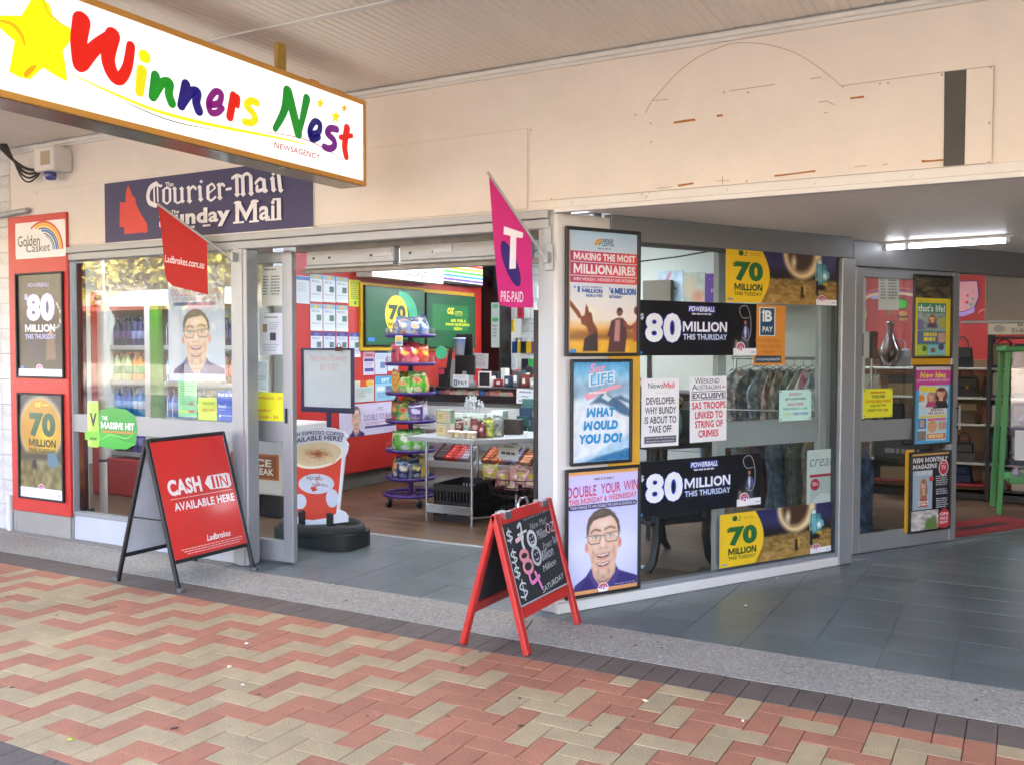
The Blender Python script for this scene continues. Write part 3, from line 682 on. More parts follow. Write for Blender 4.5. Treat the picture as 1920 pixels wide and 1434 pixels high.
def jackpot80(p, wide=True, tall=False):
    if wide:
        cv = Cv(150, 54, '#121217').noise(.02, 20, 3)
        cv.ell(.60,.55,.13,.42,'#232b52',.9,.5); cv.ell(.86,.8,.1,.3,'#3a2c28',.9,.7)
        # rider with a rope
        cv.poly([(.875,.62),(.885,.42),(.90,.34),(.915,.42),(.925,.62),(.93,.9),(.87,.9)], '#2c3350', .015); cv.poly([(.865,.62),(.88,.48),(.93,.48),(.94,.66)], '#3f4a7a', .01); cv.poly([(.892,.45),(.908,.44),(.905,.72),(.893,.7)], '#c9ced8', .008); cv.line([(.92,.46),(.935,.58),(.915,.64)], .012, '#5a64a0'); cv.ell(.90,.37,.014,.05,'#b4795e',.4); cv.poly([(.885,.31),(.915,.31),(.908,.24),(.893,.24)], '#1a1a20')
        cv.poly([(.84,.98),(.85,.72),(.885,.66),(.93,.70),(.945,.98)], '#4b4f5c', .02); cv.poly([(.80,.95),(.815,.70),(.85,.78),(.86,.98)], '#b9a08c', .03); cv.ell(.9,.55,.012,.07,'#cfd3dd',.5)
        p.pic(0,0,1,1,cv)
        p.stroke([(.855,.22),(.845,.12),(.87,.05),(.91,.05),(.935,.16),(.95,.35),(.945,.6),(.915,.72),(.87,.65)], .005, '#a9a6a2'); p.stroke([(.855,.22),(.88,.28),(.935,.27)], .004, '#a9a6a2')
        p.rect(.40,.075,.63,.19,'#2b3aa6',.004); p.text('POWERBALL', .405,.085,.625,.18,'#f4f6ff',.03,.25); p.lines(.43,.21,.60,.25,1,'#c9cbd6',.8,.05)
        g = '#3e55c8'
        p.text('80', .048,.215,.345,.775, g, .075); p.text('80', .052,.225,.341,.765, '#eef3ff', .045)
        p.text('$', .012,.24,.04,.36,'#dfe6ff',.03)
        p.text('MILLION', .352,.365,.735,.565,'#2f46b5',.06); p.text('MILLION', .355,.37,.732,.56,'#f2f6ff',.035)
        p.text('THIS THURSDAY', .355,.60,.735,.715,'#3b54c4',.05); p.text('THIS THURSDAY', .357,.605,.733,.71,'#d5e0ff',.02)
        p.rect(0,.925,.03,.975,'#2f8fe0'); p.rect(.79,.865,1,1,'#e9e9ee'); lott_badge(p,.855,.875,.042,3.1); p.rect(.95,.93,.99,.96,'#b9b9c4')
    else:
        cv = Cv(34, 72, '#1a1a1c').noise(.05, 9, 4, tint=(.6,.6,1)); cv.ell(.5,.4,.42,.3,'#23264e',.9,.4)
        cv.poly([(.62,.9),(.64,.66),(.72,.60),(.82,.66),(.84,.9)], '#6d584c', .03); cv.ell(.73,.62,.05,.03,'#b98a6a',.4); cv.poly([(.15,.9),(.2,.72),(.42,.66),(.6,.9)], '#1f2035', .04); cv.line([(.86,.3),(.95,.42),(.9,.55),(.7,.58)], .02, '#c6c2bb')
        p.pic(0,0,1,.93,cv)
        p.text('POWERBALL', .24,.085,.72,.125,'#8f8cd0',.03,.2); p.text('$', .16,.19,.25,.25,'#b6c4ff',.03)
        p.text('80', .2,.185,.84,.465,'#4a50a0',.085); p.text('80', .215,.19,.825,.46,'#eff2fb',.055); p.text('MILLION', .17,.49,.83,.565,'#f2f4fb',.04); p.text('THIS THURSDAY', .17,.585,.85,.635,'#aeb0e4',.03)
        p.rect(0,.925,1,1,'#ececf2'); lott_badge(p,.48,.92,.075,.55); p.rect(.86,.955,.94,.975,'#b9b9c4'); p.rect(.06,.9,.14,.92,'#4a7fd0')
def jackpot70(p, wide=True):
    if wide:
        cv = Cv(150, 68, '#2a2430'); cv.vgrad([(0,'#2c2a55'),(.25,'#3a3560'),(.44,'#232026'),(.5,'#2a241c'),(.56,'#8f7440'),(1,'#a98748')]).noise(.12, 26, 5, mask=(cv.Y>.5)*1.0)
        cv.ell(.55,.02,.24,.5,'#f4d9a0',.2); cv.ell(.53,.0,.2,.46,'#4a3222',.3); cv.ell(.44,.2,.05,.2,'#f7e7c0',.9)
        cv.poly([(.72,.3),(.73,.14),(.76,.1),(.80,.2),(.86,.22),(.88,.45),(.86,.6),(.74,.62)], '#3f8a93', .03); cv.poly([(.745,.3),(.755,.2),(.79,.24),(.8,.55),(.76,.58)], '#8fc7d2', .02); cv.poly([(.82,.34),(.86,.34),(.875,.5),(.82,.52)], '#b8dbe4', .02)
        cv.poly([(.735,.16),(.75,.12),(.79,.13),(.80,.2),(.74,.2)], '#d8e8ec', .012); cv.poly([(.80,.36),(.83,.30),(.90,.36),(.905,.47),(.81,.5)], '#6ab0b8', .012); cv.poly([(.815,.40),(.85,.37),(.87,.47),(.82,.48)], '#eef4f4', .012); cv.line([(.73,.22),(.72,.45),(.735,.6)], .008, '#9fd0d8'); cv.line([(.77,.22),(.775,.58)], .006, '#1f5a66'); cv.line([(.755,.1),(.757,.2)], .01, '#e8d060'); cv.ell(.84,.6,.05,.05,'#e0a828',.5,.9); cv.ell(.8,.66,.07,.07,'#1c1a18',.5); cv.poly([(.725,.55),(.75,.5),(.76,.82),(.725,.82)], '#22242f'); cv.ell(.74,.5,.012,.04,'#d8a030',.4); cv.poly([(.535,.66),(.565,.66),(.57,.88),(.53,.88)], '#25262e');
        cv.poly([(.57,.64),(.585,.66),(.585,.8),(.572,.8)], '#e0c030')
        p.pic(.27,0,1,1,cv)
        pts = [(0,0),(0,1),(.30,1)]+[(.30+.075*math.sin(math.pi*k/12), 1-k/12) for k in range(1,12)]+[(.30,0)]
        p.poly(pts, '#eac226')
        p.ell(.125,.1,.022,.05,'#2e5a30'); p.text('Z', .145,.07,.185,.15,'#8a8a2c',.04,.3); p.rect(.2,.085,.29,.1,'#b79b22'); p.rect(.2,.12,.29,.13,'#b79b22')
        p.text('$', .055,.27,.085,.36,'#2c5c2c',.03); p.text('70', .075,.25,.315,.615,'#2c6a35',.06); p.text('MILLION', .07,.655,.31,.785,'#1f4c26',.05); p.text('THIS TUESDAY', .07,.81,.305,.875,'#355d26',.025)
        p.rect(.015,.93,.06,.965,'#7f93a8'); p.rect(.80,.89,1,1,'#efeff2'); lott_badge(p,.855,.895,.04,2.2); p.rect(.95,.94,.985,.96,'#b9b9c4')
    else:
        cv = Cv(40, 80, '#2a2a2e'); cv.vgrad([(0,'#33323a'),(.3,'#4a463e'),(.58,'#3a352c'),(.66,'#6f6440'),(1,'#857a52')]).noise(.12, 18, 8, mask=(cv.Y>.64)*1.0)
        cv.ell(.5,.36,.49,.34,'#ded3a8',.25); cv.ell(.5,.36,.46,.315,'#b88a2c',.08); cv.ell(.62,.42,.36,.24,'#e2b72e',.9); cv.poly([(0,.64),(.2,.61),(.8,.6),(1,.63),(1,.7),(0,.7)], '#4a4434', .06)
        cv.poly([(.64,.68),(.66,.6),(.84,.6),(.9,.7),(.86,.76),(.68,.76)], '#5d7c8c', .04); cv.poly([(.3,.7),(.38,.68),(.4,.78),(.28,.78)], '#2b2a30', .03)
        p.pic(0,0,1,.91,cv); p.text('OZ', .38,.075,.52,.115,'#f0dc3a',.05,.2); p.rect(.55,.09,.7,.1,'#e7d34a')
        p.text('70', .24,.17,.84,.405,'#2f5a3c',.06); p.text('MILLION', .22,.425,.84,.5,'#33402a',.05); p.text('THIS TUESDAY', .22,.515,.84,.555,'#3f4a2e',.03)
        p.rect(0,.9,1,1,'#e6e6f0'); lott_badge(p,.5,.9,.08,.53); p.rect(.86,.945,.94,.965,'#b9b9c4')
def double_win(p):
    p.rect(0,0,1,.035,'#e3a868'); p.rect(0,.965,1,1,'#dfa066')
    cv = Cv(132, 232, '#cbc7ef'); cv.vgrad([(0,'#cfc4ea'),(.3,'#c9c9f2'),(.65,'#d9dbfa'),(1,'#c3c4f0')]); cv.ell(.55,.72,.5,.3,'#e2e4fd',.9,.8)
    face_man(cv, lambda x, y: ((x-855)/510, .30+(y-285)/600*.70)); p.pic(0,.035,1,.965,cv)
    p.lines(.37,.064,.66,.084,1,'#8a87a4',.9,.05,2,5)
    p.text('DOUBLE', .0,.125,.40,.215,'#a3348c',.02,shade='#e2475a',slope=-.02); p.text('YOUR', .46,.115,.74,.20,'#a3348c',.02,shade='#e2475a',slope=-.02); p.text('WIN', .785,.105,.995,.19,'#a3348c',.02,shade='#e2475a',slope=-.02)
    p.text('THIS MONDAY & WEDNESDAY', .025,.225,.975,.27,'#dd3f57',.02,slope=-.025); p.rect(.02,.272,.98,.312,'#2e2a66',.012); p.text('YOUR CHANCE TO WIN DOUBLE THE CASH IN DIVISIONS 2-6', .04,.28,.96,.303,'#e9e6f8',.01)
    lott_badge(p,.5,.965,.075,.57); p.lines(.66,.945,.97,.957,1,'#9c9ac0',.6,.1)
# ================================================================== THE SHOPFRONT
def S_(name, mb, parent=shop): return mb.build(name, parent)
# --- left shop window and entry frame
WX0, WX1 = -6.335, -4.645
shopwin = thing('shop_window', 'large aluminium framed shop window left of the entry with stickers on its glass', 'window', ((WX0+WX1)/2, YF, 0)); cx = (WX0+WX1)/2; hw = (WX1-WX0)/2
b = MB().use(M_alu_w)
b.box(-hw-.01, -.03, 2.155, hw+2.36, .06, 2.2, .004); b.box(-hw-.01, -.018, 2.10, hw+2.36, .06, 2.152, .004); b.build('head_rail', shopwin)
b = MB().use(M_alu); b.box(-hw, -.005, .185, -hw+.03, .05, 2.1, .003); b.build('side_frame', shopwin)
b = MB().use(M_alu); b.box(-hw+.03, -.005, .185, hw-.0, .05, .215, .003); b.build('sill_rail', shopwin)
b = MB().use(M_alu); b.box(-hw+.03, -.004, .82, hw, .03, .955, .003); b.build('mid_rail', shopwin)
b = MB().use(M_glass); b.box(-hw+.03, .034, .215, hw, .040, 2.1); b.build('pane', shopwin)
b = MB().use(mat('white_base_panel', '#b3b7be', .45, var=.04)); b.box(-hw, .0, 0.004, hw, .03, .183, .002); b.build('base_panel', shopwin)
b = MB().use(M_alu_d); b.box(-hw-.0, -.004, .0, -hw+.03, .02, .185); b.build('base_trim', shopwin)
b = MB().use(M_alu); b.box(-4.645-cx, -.02, 0.003, -4.505-cx, .09, 2.1, .006); b.box(-4.60-cx, -.026, .003, -4.535-cx, -.0205, 2.1, .002); b.build('post', shopwin)
# sliding leaf of the entry door, pushed open to the left
def leaf(name, label, pl, u0, u1, z0, z1, off, stile=.075, rail=.14, mid=(.82, .96), m=None, group=None):
    t = mount(name, label, 'door', pl, u0, 0, off, group); w = u1-u0; m = m or M_alu
    for a in (0, w-stile): b = MB().use(m); b.box(a, 0, z0, a+stile, .045, z1, .004); b.build('stile', t)
    for (a, c, nm) in ((z0, z0+rail, 'bottom_rail'), (z1-.07, z1, 'top_rail'), (*mid, 'mid_rail')): b = MB().use(m); b.box(stile, .003, a, w-stile, .042, c, .003); b.build(nm, t)
    for (a, c) in ((z0+rail, mid[0]), (mid[1], z1-.07)): b = MB().use(M_glass); b.box(stile, .019, a, w-stile, .025, c); b.build('pane', t)
    return t
entry_leaf = leaf('sliding_door', 'aluminium and glass sliding door leaf with a yellow price sign, left of the open entry', 'E', -4.74, -4.278, .012, 2.09, .012, stile=.085)
b = MB().use(M_black); b.box(.405, -.012, .95, .417, 0, 1.05); b.build('handle', entry_leaf)
# roller shutter boxes over the entry
for k, (a, c) in enumerate(((-4.20, -3.485), (-3.445, -2.52))):
    sh = thing('shutter_bar', 'white bottom bar of the rolled up security shutter, '+('left one nearer the sliding door' if k == 0 else 'right one behind the pink flag'), 'shutter', ((a+c)/2, 4.80, 1.972)); h2 = (c-a)/2
    b = MB().use(M_alu_w); b.box(-h2, 0, .02, h2, .06, .125, .006); b.box(-h2, -.012, 0, h2, .05, .018, .003); b.build('bar', sh)
    for x in (-.82, -.45, .5, .82): b = MB().use(M_black); b.box(h2*x-.009, -.003, .06, h2*x+.009, .004, .074); b.build('slot', sh)
    b = MB().use(M_alu); x = -h2*.3+(.0 if k else .38); b.box(x-.07, -.004, .055, x+.07, .0, .122, .003); b.build('finger_pull', sh)
b = MB().use(mat('aged_track_paint', '#8f8a80', .6, var=.25, scale=14)); b.box(-4.27, 4.84-YF, 1.945, -2.36, 4.90-YF, 1.975); b.box(-4.27, 4.78-YF, 2.085, -2.36, 4.9-YF, 2.2); S_('shutter_track', b)
b = MB().use(M_int); b.box(-10.34, .145, 2.2, -2.25, .2, 2.72); S_('inner_lining', b)
b = MB().use(M_alu_w); b.box(-2.365, .11, 0, -2.25, .42, 2.2, .003); S_('entry_jamb', b)

# --- splayed window: post wall, sill, glass, end post, inside sliding leaf
spl = thing('angled_window', 'large angled shop window of the porch covered in jackpot posters', 'window', (SO[0], SO[1], 0), SA)
b = MB().use(M_white); b.box(-.205, .0, 0, .15, .06, 2.178, .003); b.build('wall_panel', spl)
b = MB().use(M_white); b.box(-.205, -.022, 0.001, 2.185, .05, .06, .004); b.build('sill', spl)
b = MB().use(M_alu); b.box(.15, -.005, .0605, 2.05, .05, .085, .003); b.build('sill_rail', spl)
b = MB().use(M_alu_d); b.box(.15, -.008, 2.055, 2.185, .06, 2.198, .004); b.build('head_rail', spl)
b = MB().use(mat('dark_gasket', '#3c4140', .5)); b.box(.15, .0, 2.036, 2.05, .045, 2.054); b.box(2.035, .0, .086, 2.05, .045, 2.036); b.build('gasket', spl)
b = MB().use(M_alu); b.box(2.052, -.03, 0.002, 2.185, .10, 2.054, .006); b.build('end_post', spl)
b = MB().use(M_glass); b.box(.15, .001, .085, 2.035, .007, 2.036); b.build('pane', spl)
b = MB().use(M_yel); b.box(.14, -.012, .72, .362, -.004, 1.415, .001); b.build('yellow_board', spl)
inleaf = leaf('sliding_door', 'aluminium sliding door leaf parked open behind the angled window', 'S', 1.055, 2.06, .02, 2.05, -.09, stile=.075, rail=.13, mid=(.83, .99), m=M_alu_w)
sdoor = leaf('sliding_door', 'aluminium and glass side door leaf carrying three magazine posters', 'D', .0, 1.10, .012, 2.02, .0, stile=.075, rail=.13, mid=(.80, .945))
b = MB().use(M_black); b.box(1.115-.03, -.02, .86, 1.115-.02, -.0, .875); b.box(1.085, -.02, 1.0, 1.095, 0, 1.015); b.build('handle_mount', sdoor)
b = MB().use(M_alu_w); b.bar((1.09, -.024, .85), (1.09, -.024, 1.03), .012, .01); b.build('handle', sdoor)
b = MB().use(M_alu_d); b.M = Matrix.Translation((DO[0], DO[1]-YF, 0)) @ Matrix.Rotation(DA, 4, 'Z'); b.box(-.05, -.02, 2.022, 3.6, .12, 2.198, .004); b.box(-.02, -.004, -.02, 3.4, .06, .008); b.box(3.2, -.02, 0, 3.6, .14, 2.02); S_('side_door_header', b)
b = MB().use(M_cream); b.box(2.9, .0, -.1, 8, .14, 2.2); S_('front_wall', b)
# fluorescent fitting on the porch soffit
fl = thing('fluorescent_light', 'lit fluorescent tube under the porch ceiling above the side door', 'lamp', (-.50, 7.012, 2.19), R(-7))
b = MB().use(M_white); b.box(-.42, -.03, -.012, .42, .03, .008, .004); b.build('batten', fl)
b = MB().use(emit_mat('tube_glow', '#f2f4ff', .7)); b.tube([(-.22, 0, -.03), (.37, 0, -.03)], .016, 10); b.build('tube', fl)
b = MB().use(_mats['tube_glow']); b.tube([(-.37, 0, -.03), (-.255, 0, -.03)], .016, 10); b.build('tube', fl)
for x in (-.39, -.24, .385): b = MB().use(M_white); b.box(x-.014, -.018, -.045, x+.014, .018, -.012); b.build('tube_holder', fl)

# --- red lottery panel on the far left
lp = thing('lottery_sign', 'tall red panel with a rainbow logo board on the shopfront far left', 'panel', (-6.665, YF, 0))
b = MB().use(M_red); b.box(-.355, -.03, .172, .355, .0, 2.465, .006); b.build('red_board', lp)
b = MB().use(mat('grey_plinth', '#8e8b85', .5, var=.08)); b.box(-.355, -.008, 0, .325, .02, .17, .002); b.build('plinth', lp)
q = quad_uv('F', (28, 421), (123, 410), (122, 478), (30, 490), .034); lw_, lh_ = q[2]-q[0], q[3]-q[1]
p = Print(lw_, lh_, '#e9e6e4', .03)
for k, (c, rr, wd) in enumerate((('#c9502f', .40, .07), ('#e8b443', .37, .13), ('#3a4350', .31, .06), ('#4a78b8', .285, .12), ('#3a4350', .235, .07), ('#7c9cc8', .21, .09))): p.arc(.56, .80, rr, rr*lw_/lh_*.93, 0, 128-k*11, wd, c)
p.text('Golden', .05,.36,.50,.66,'#4a4844',.004); p.text('Casket', .22,.60,.70,.83,'#4a4844',.004)
b = MB().use(M_white); b.box(0, .0004, 0, lw_, .003, lh_, .001); o = b.build('logo_board', lp); o.location = (q[0]+6.665, -.034, q[1]); pp = p.build('logo_print', o)
fa = quad_uv('F', (28, 514), (119, 509), (119, 706), (33, 712), .04); fb = quad_uv('F', (33, 738), (117, 736), (121, 938), (36, 936), .04)
framed('poster_frame', 'black framed 80 million poster, upper one on the red panel', 'poster', 'F', fa, lambda p: jackpot80(p, False), .03, .014)
framed('poster_frame', 'black framed 70 million poster with a gold moon, lower one on the red panel', 'poster', 'F', fb, lambda p: jackpot70(p, False), .03, .014)

# --- blue newspaper sign
q = quad_uv('F', (196, 342), (588, 300), (587, 427), (197, 455), .018); w_, h_ = q[2]-q[0], q[3]-q[1]
ns = mount('newspaper_sign', 'dark blue newspaper sign with white lettering and a red map above the left window', 'sign', 'F', q[0], q[1], .018)
b = MB().use(M_white); b.box(0, .0006, -.012, w_+.004, .009, h_, .001); b.build('board', ns)
p = Print(w_, h_, '#2f2c58'); A = lambda x, y: ((uv('F', x/2.743, y/2.743, .018)[0]-q[0])/w_, 1-(uv('F', x/2.743, y/2.743, .018)[1]-q[1])/h_)
p.poly([A(*k) for k in reversed([(660,955),(672,985),(682,1010),(695,1020),(700,1050),(712,1080),(735,1120),(755,1150),(760,1190),(752,1200),(730,1198),(640,1206),(640,1172),(615,1168),(617,1040),(645,1045),(648,990),(655,965)])], '#cf3a31')
def at(x0, y0, x1, y1): a, c = A(x0, y0), A(x1, y1); return a[0], a[1], c[0], c[1]
bl = '#e3e2e6'
def btext(t, quad, col, bold, shear=0): # text fitted to a measured quadrilateral (tl, tr, bottom-left y)
    (x0, y0), (x1, y1), h = quad; a = A(x0, y0); c = A(x0, y0+h); d = A(x1, y1); p.text(t, a[0], a[1], d[0], c[1], col, bold, shear, slope=(d[1]-a[1])/(d[0]-a[0]))
# black letter headline, drawn with a broad nib
B_ = lambda X, Y: (lambda q_: ((q_[0]-q[0])/w_, 1-(q_[1]-q[1])/h_))(uv('F', 260+X/4.25, 310+Y/4.25, .018))
mpx = abs(uv('F', 400, 300, .018)[1]-uv('F', 400, 340, .018)[1])/40/4.25
def nib(pts, wd, sm=6): p.stroke([B_(*k) for k in pts], wd*mpx*1.28, bl, sm=sm)
def dia(x, y, r): p.poly([B_(x-r, y), B_(x, y+r), B_(x+r, y), B_(x, y-r)], bl)
btext('The', ((850,940),(892,934),26), bl, .02)
nib(((140,150),(95,180),(74,245),(88,300),(135,322)), 32); nib(((122,168),(126,288)), 15); nib(((150,170),(154,292)), 13); nib(((100,168),(140,150),(172,168),(182,165)), 16)
nib(((200,205),(200,285)), 25, 0); nib(((250,195),(252,278)), 23, 0); nib(((192,205),(225,182),(254,198)), 13); nib(((196,282),(226,308),(256,278)), 13)
for x in (290, 346): nib(((x,192),(x+2,284)), 26, 0); dia(x-2,190,19)
nib(((288,284),(316,304),(348,280)), 13); dia(352,288,19)
nib(((402,185),(406,285)), 27, 0); dia(400,183,19); dia(408,288,22); nib(((408,202),(436,172),(458,192)), 17)
nib(((490,180),(496,272)), 27, 0); dia(488,178,19); dia(498,274,22); dia(502,133,15)
nib(((555,178),(556,262)), 27, 0); nib(((553,178),(588,152),(612,182)), 15); nib(((556,232),(612,186)), 10, 0); nib(((555,262),(580,284),(616,256)), 15)
nib(((646,160),(650,258)), 27, 0); dia(643,160,19); dia(652,262,22); nib(((650,178),(668,152),(686,166)), 17)
nib(((704,196),(738,189)), 17, 0)
for x in (786, 834, 898): nib(((x,98),(x+4,232-(x-786)*.06)), 29, 0); dia(x+4,236-(x-786)*.08,24)
nib(((752,106),(790,84),(832,100)), 20); nib(((832,94),(868,70),(900,92)), 20)
nib(((1004,128),(1009,204)), 30, 0); nib(((950,172),(952,208),(1004,194)), 22); nib(((938,146),(972,112),(1008,130)), 20); dia(1018,206,21)
nib(((1074,112),(1081,196)), 30, 0); dia(1070,112,20); dia(1084,198,23); dia(1080,74,16)
nib(((1122,76),(1136,200)), 28, 0); dia(1140,202,23)
btext('The', ((885,1085),(925,1079),20), bl, .02)
btext('S', ((822,1092),(890,1085),86), bl, .05); btext('unday', ((900,1085),(1188,1058),100), bl, .045); btext('Mail', ((1215,1038),(1450,1018),108), bl, .04)
for x, y, ww in ((1232,1144,56), (1312,1138,50), (1392,1130,44), (1432,1127,44), (1228,1042,38), (1316,1036,40), (1424,1024,34), (925,1172,50), (985,1168,44), (1068,1159,40)): c = A(x-ww/2, y); d = A(x+ww/2, y-ww*.085); p.poly([c, (c[0],c[1]+.03), (d[0],d[1]+.03), d], bl)
p.build('lettering', ns)

# --- illuminated box sign hung across the footpath
SX = -3.29; sy0, sy1 = 1.72, uv('SIGN', 687, 190)[0]; sz1 = uv('SIGN', 687, 190)[1]; sz0 = uv('SIGN', 686, 350)[1]
M_gold = mat('gold_anodised_frame', '#cf9746', .4, metal=.1, var=.08, scale=5)
bs = mount('lightbox_sign', 'lit white lightbox sign with rainbow script lettering and a gold frame hanging over the footpath', 'sign', 'SIGN', sy0, sz0); w_, h_ = sy1-sy0, sz1-sz0; fr = .028
b = MB().use(M_gold); th = .17
b.box(0, 0, 0, w_, th, fr, .003); b.box(0, 0, h_-fr, w_, th, h_, .003); b.box(0, 0, fr, fr, th, h_-fr, .003); b.box(w_-fr, 0, fr, w_, th, h_-fr, .003); b.build('frame', bs)
b = MB().use(mat('brushed_underside', '#77664f', .25, metal=.7, var=.2, scale=3)); b.box(.03, .004, -.004, w_-.03, th-.004, -.0005); b.build('underside', bs)
M_glow = print_mat('lit_acrylic', .35, emit=.05)
p = Print(w_, h_, '#fffdf6')
A = lambda x, y: ((uv('SIGN', x/2.743, y/2.743)[0]-sy0)/w_, 1-(uv('SIGN', x/2.743, y/2.743)[1]-sz0)/h_)
def dk(h, k=.8): r, g, b_ = (int(h[i:i+2], 16) for i in (1, 3, 5)); m_ = min(r, g, b_); return '#%02x%02x%02x' % tuple(int(max(0, (q-m_*.6)*(k if max(r, g) < 235 or g < 120 else .86))) for q in (r, g, b_))
sc = lambda px, at=(900, 560): px/2.743*abs(A(at[0], at[1]+20)[1]-A(at[0], at[1]-20)[1])*h_/40*2.743
big = [(165,-80),(90,60),(0,60),(-70,72),(-30,130),(55,210),(25,390),(80,420),(135,432),(205,360),(280,410),(335,437),(325,340),(310,260),(355,190),(350,120),(265,85),(240,-10)]
p.poly([A(*k) for k in big], '#e6d000')
p.stroke([A(-40,90), A(40,110), A(90,170), A(110,240)], sc(22), '#c89408', taper=True); p.stroke([A(110,420), A(125,390), A(170,345)], sc(26), '#c8840a', taper=True); p.stroke([A(200,-60), A(235,40), A(330,125)], sc(16), '#d0a808', taper=True)
p.stroke([A(*k) for k in ((330,380),(560,490),(800,590),(1050,655),(1290,700),(1480,735),(1610,765))], sc(20), '#e8d400', taper=True)
p.stroke([A(*k) for k in ((590,515),(700,575),(860,640),(1000,675),(1150,695))], sc(7), '#4a4810', taper=True)
p.stroke([A(*k) for k in ((1320,688),(1560,725),(1700,790),(1830,880))], sc(7), '#98200e', taper=True)
for pts, wd, w1, col in (
  (((408,80),(393,210),(400,335)), 86, 70, '#f0281c'), (((412,330),(480,235),(568,165)), 66, 60, '#f0281c'), (((572,160),(548,290),(575,390),(612,410),(650,340),(668,218)), 74, 44, '#f0281c'),
  (((726,360),(714,485)), 52, 44, '#f6e21c'), (((798,388),(784,510)), 46, 44, '#1f9a3c'), (((792,500),(832,430),(872,428),(868,490),(884,545)), 42, 44, '#2fae3c'),
  (((958,434),(934,558)), 48, 44, '#2f2a86'), (((940,545),(984,478),(1018,478),(1012,535),(1026,585)), 42, 46, '#352c90'),
  (((1085,548),(1132,535),(1142,482),(1110,472),(1078,530),(1088,590),(1122,592),(1148,565)), 32, 30, '#a03296'),
  (((1208,492),(1188,615)), 42, 40, '#ee2a1e'), (((1200,540),(1220,497),(1232,505),(1228,550)), 26, 24, '#ee2a1e'),
  (((1330,528),(1298,518),(1276,545),(1306,585),(1322,622),(1298,645),(1266,640)), 34, 32, '#f8e61a'),
  (((1490,456),(1472,570),(1425,675)), 52, 30, '#1f9a3c'), (((1492,458),(1520,580),(1546,700)), 52, 46, '#2aa53c'), (((1548,708),(1570,600),(1590,496)), 26, 44, '#1f9a3c'),
  (((1612,700),(1652,688),(1658,640),(1630,628),(1606,680),(1618,730),(1652,716)), 30, 30, '#2f2a86'),
  (((1746,668),(1714,664),(1698,692),(1730,730),(1734,765),(1708,782),(1682,772)), 32, 32, '#8a2f9a'), (((1800,660),(1788,760),(1796,825)), 40, 32, '#ee2a1e'), (((1766,714),(1824,702)), 24, 22, '#ee2a1e')):
    p.stroke([A(*k) for k in pts], 1.3*sc(wd, pts[0]), dk(col), 1.3*sc(w1, pts[-1]))
c = A(738, 278); p.ell(c[0], c[1], .0125, .066, '#d8c008')
for (x, y, r, col) in ((1660,520,26,'#d8b000'), (1740,596,32,'#d8b800'), (1785,545,20,'#d08800')):
    p.poly([A(x+(r if k % 2 == 0 else r*.5)*.8*math.sin(math.pi*k/5+.1), y-(r if k % 2 == 0 else r*.5)*1.25*math.cos(math.pi*k/5+.1)) for k in range(10)], col)
a = A(1418,750); d = A(1660,815); c = A(1418,786); p.text('NEWSAGENCY', a[0], a[1], d[0], c[1], '#7a1a0c', .016, .12, slope=(d[1]-a[1])/(d[0]-a[0]))
b = MB().use(emit_mat('acrylic_edge', '#fff6e0', .07)); b.box(fr, .006, fr, w_-fr, .03, h_-fr); o = b.build('acrylic_face', bs); fp_ = p.build('face_print', o, M_glow, (0, .0045, 0)); fp_.scale = ((w_-2*fr)/w_, 1, (h_-2*fr)/h_); fp_.location = (fr, .0045, fr)
p = Print(w_-2*fr, h_-2*fr, '#fffaf0'); o2 = p.build('rear_face', bs, M_glow, (w_-fr, th-.004, fr), (0, 0, math.pi))
for y in (.55, 1.95): b = MB().use(mat('flaking_yellow_steel', '#a8893f', .6, var=.35, scale=12)); b.box(y-.03, .07, h_, y+.03, .10, 3.004-sz0, .003); b.build('hanger', bs)
for q_ in ((2.15, .05, 2.21, .11, .03), (2.32, .04, 2.4, .12, .02)): b = MB().use(M_gold); b.box(q_[0], q_[1], h_, q_[2], q_[3], h_+q_[4]); b.build('bracket', bs)

# --- flags on angled poles
def make_flag(label, bpx, tippx, outx, polypx, col, txt):
    B = onY(*bpx, YF-.03); T = onY(*tippx, YF-outx)
    t = thing('flag', label, 'flag', (B.x, YF, B.z)); O = Vector((B.x, YF, B.z))
    b = MB().use(M_alu_w); b.box(-.025, -.022, -.07, .025, 0, .075, .004); b.box(-.012, -.06, -.03, .012, -.02, .03, .003); b.build('bracket', t)
    b = MB().use(M_alu_w); b.tube([Vector((0, -.04, -.02)), T-O], .008, 8); b.build('pole', t)
    # the cloth hangs in the upright plane through the pole
    n = (T-B).cross(Vector((0, 0, 1))).normalized(); d = Vector((T.x-B.x, T.y-B.y, 0)).normalized()
    def onF(px, py): v = ray(px, py); q = n.dot(Vector((B.x, B.y-.0, 0)))/n.dot(v); P = v*q; P.z += EYE; return P
    P = [onF(*k) for k in polypx]
    uvp = [((k-B).dot(d), k.z-B.z) for k in P]
    u0 = min(k[0] for k in uvp); u1 = max(k[0] for k in uvp); z0 = min(k[1] for k in uvp); z1 = max(k[1] for k in uvp)
    return t, O, B, d, onF, uvp, (u0, z0, u1, z1)
m_cl = print_mat('flag_cloth', .8)
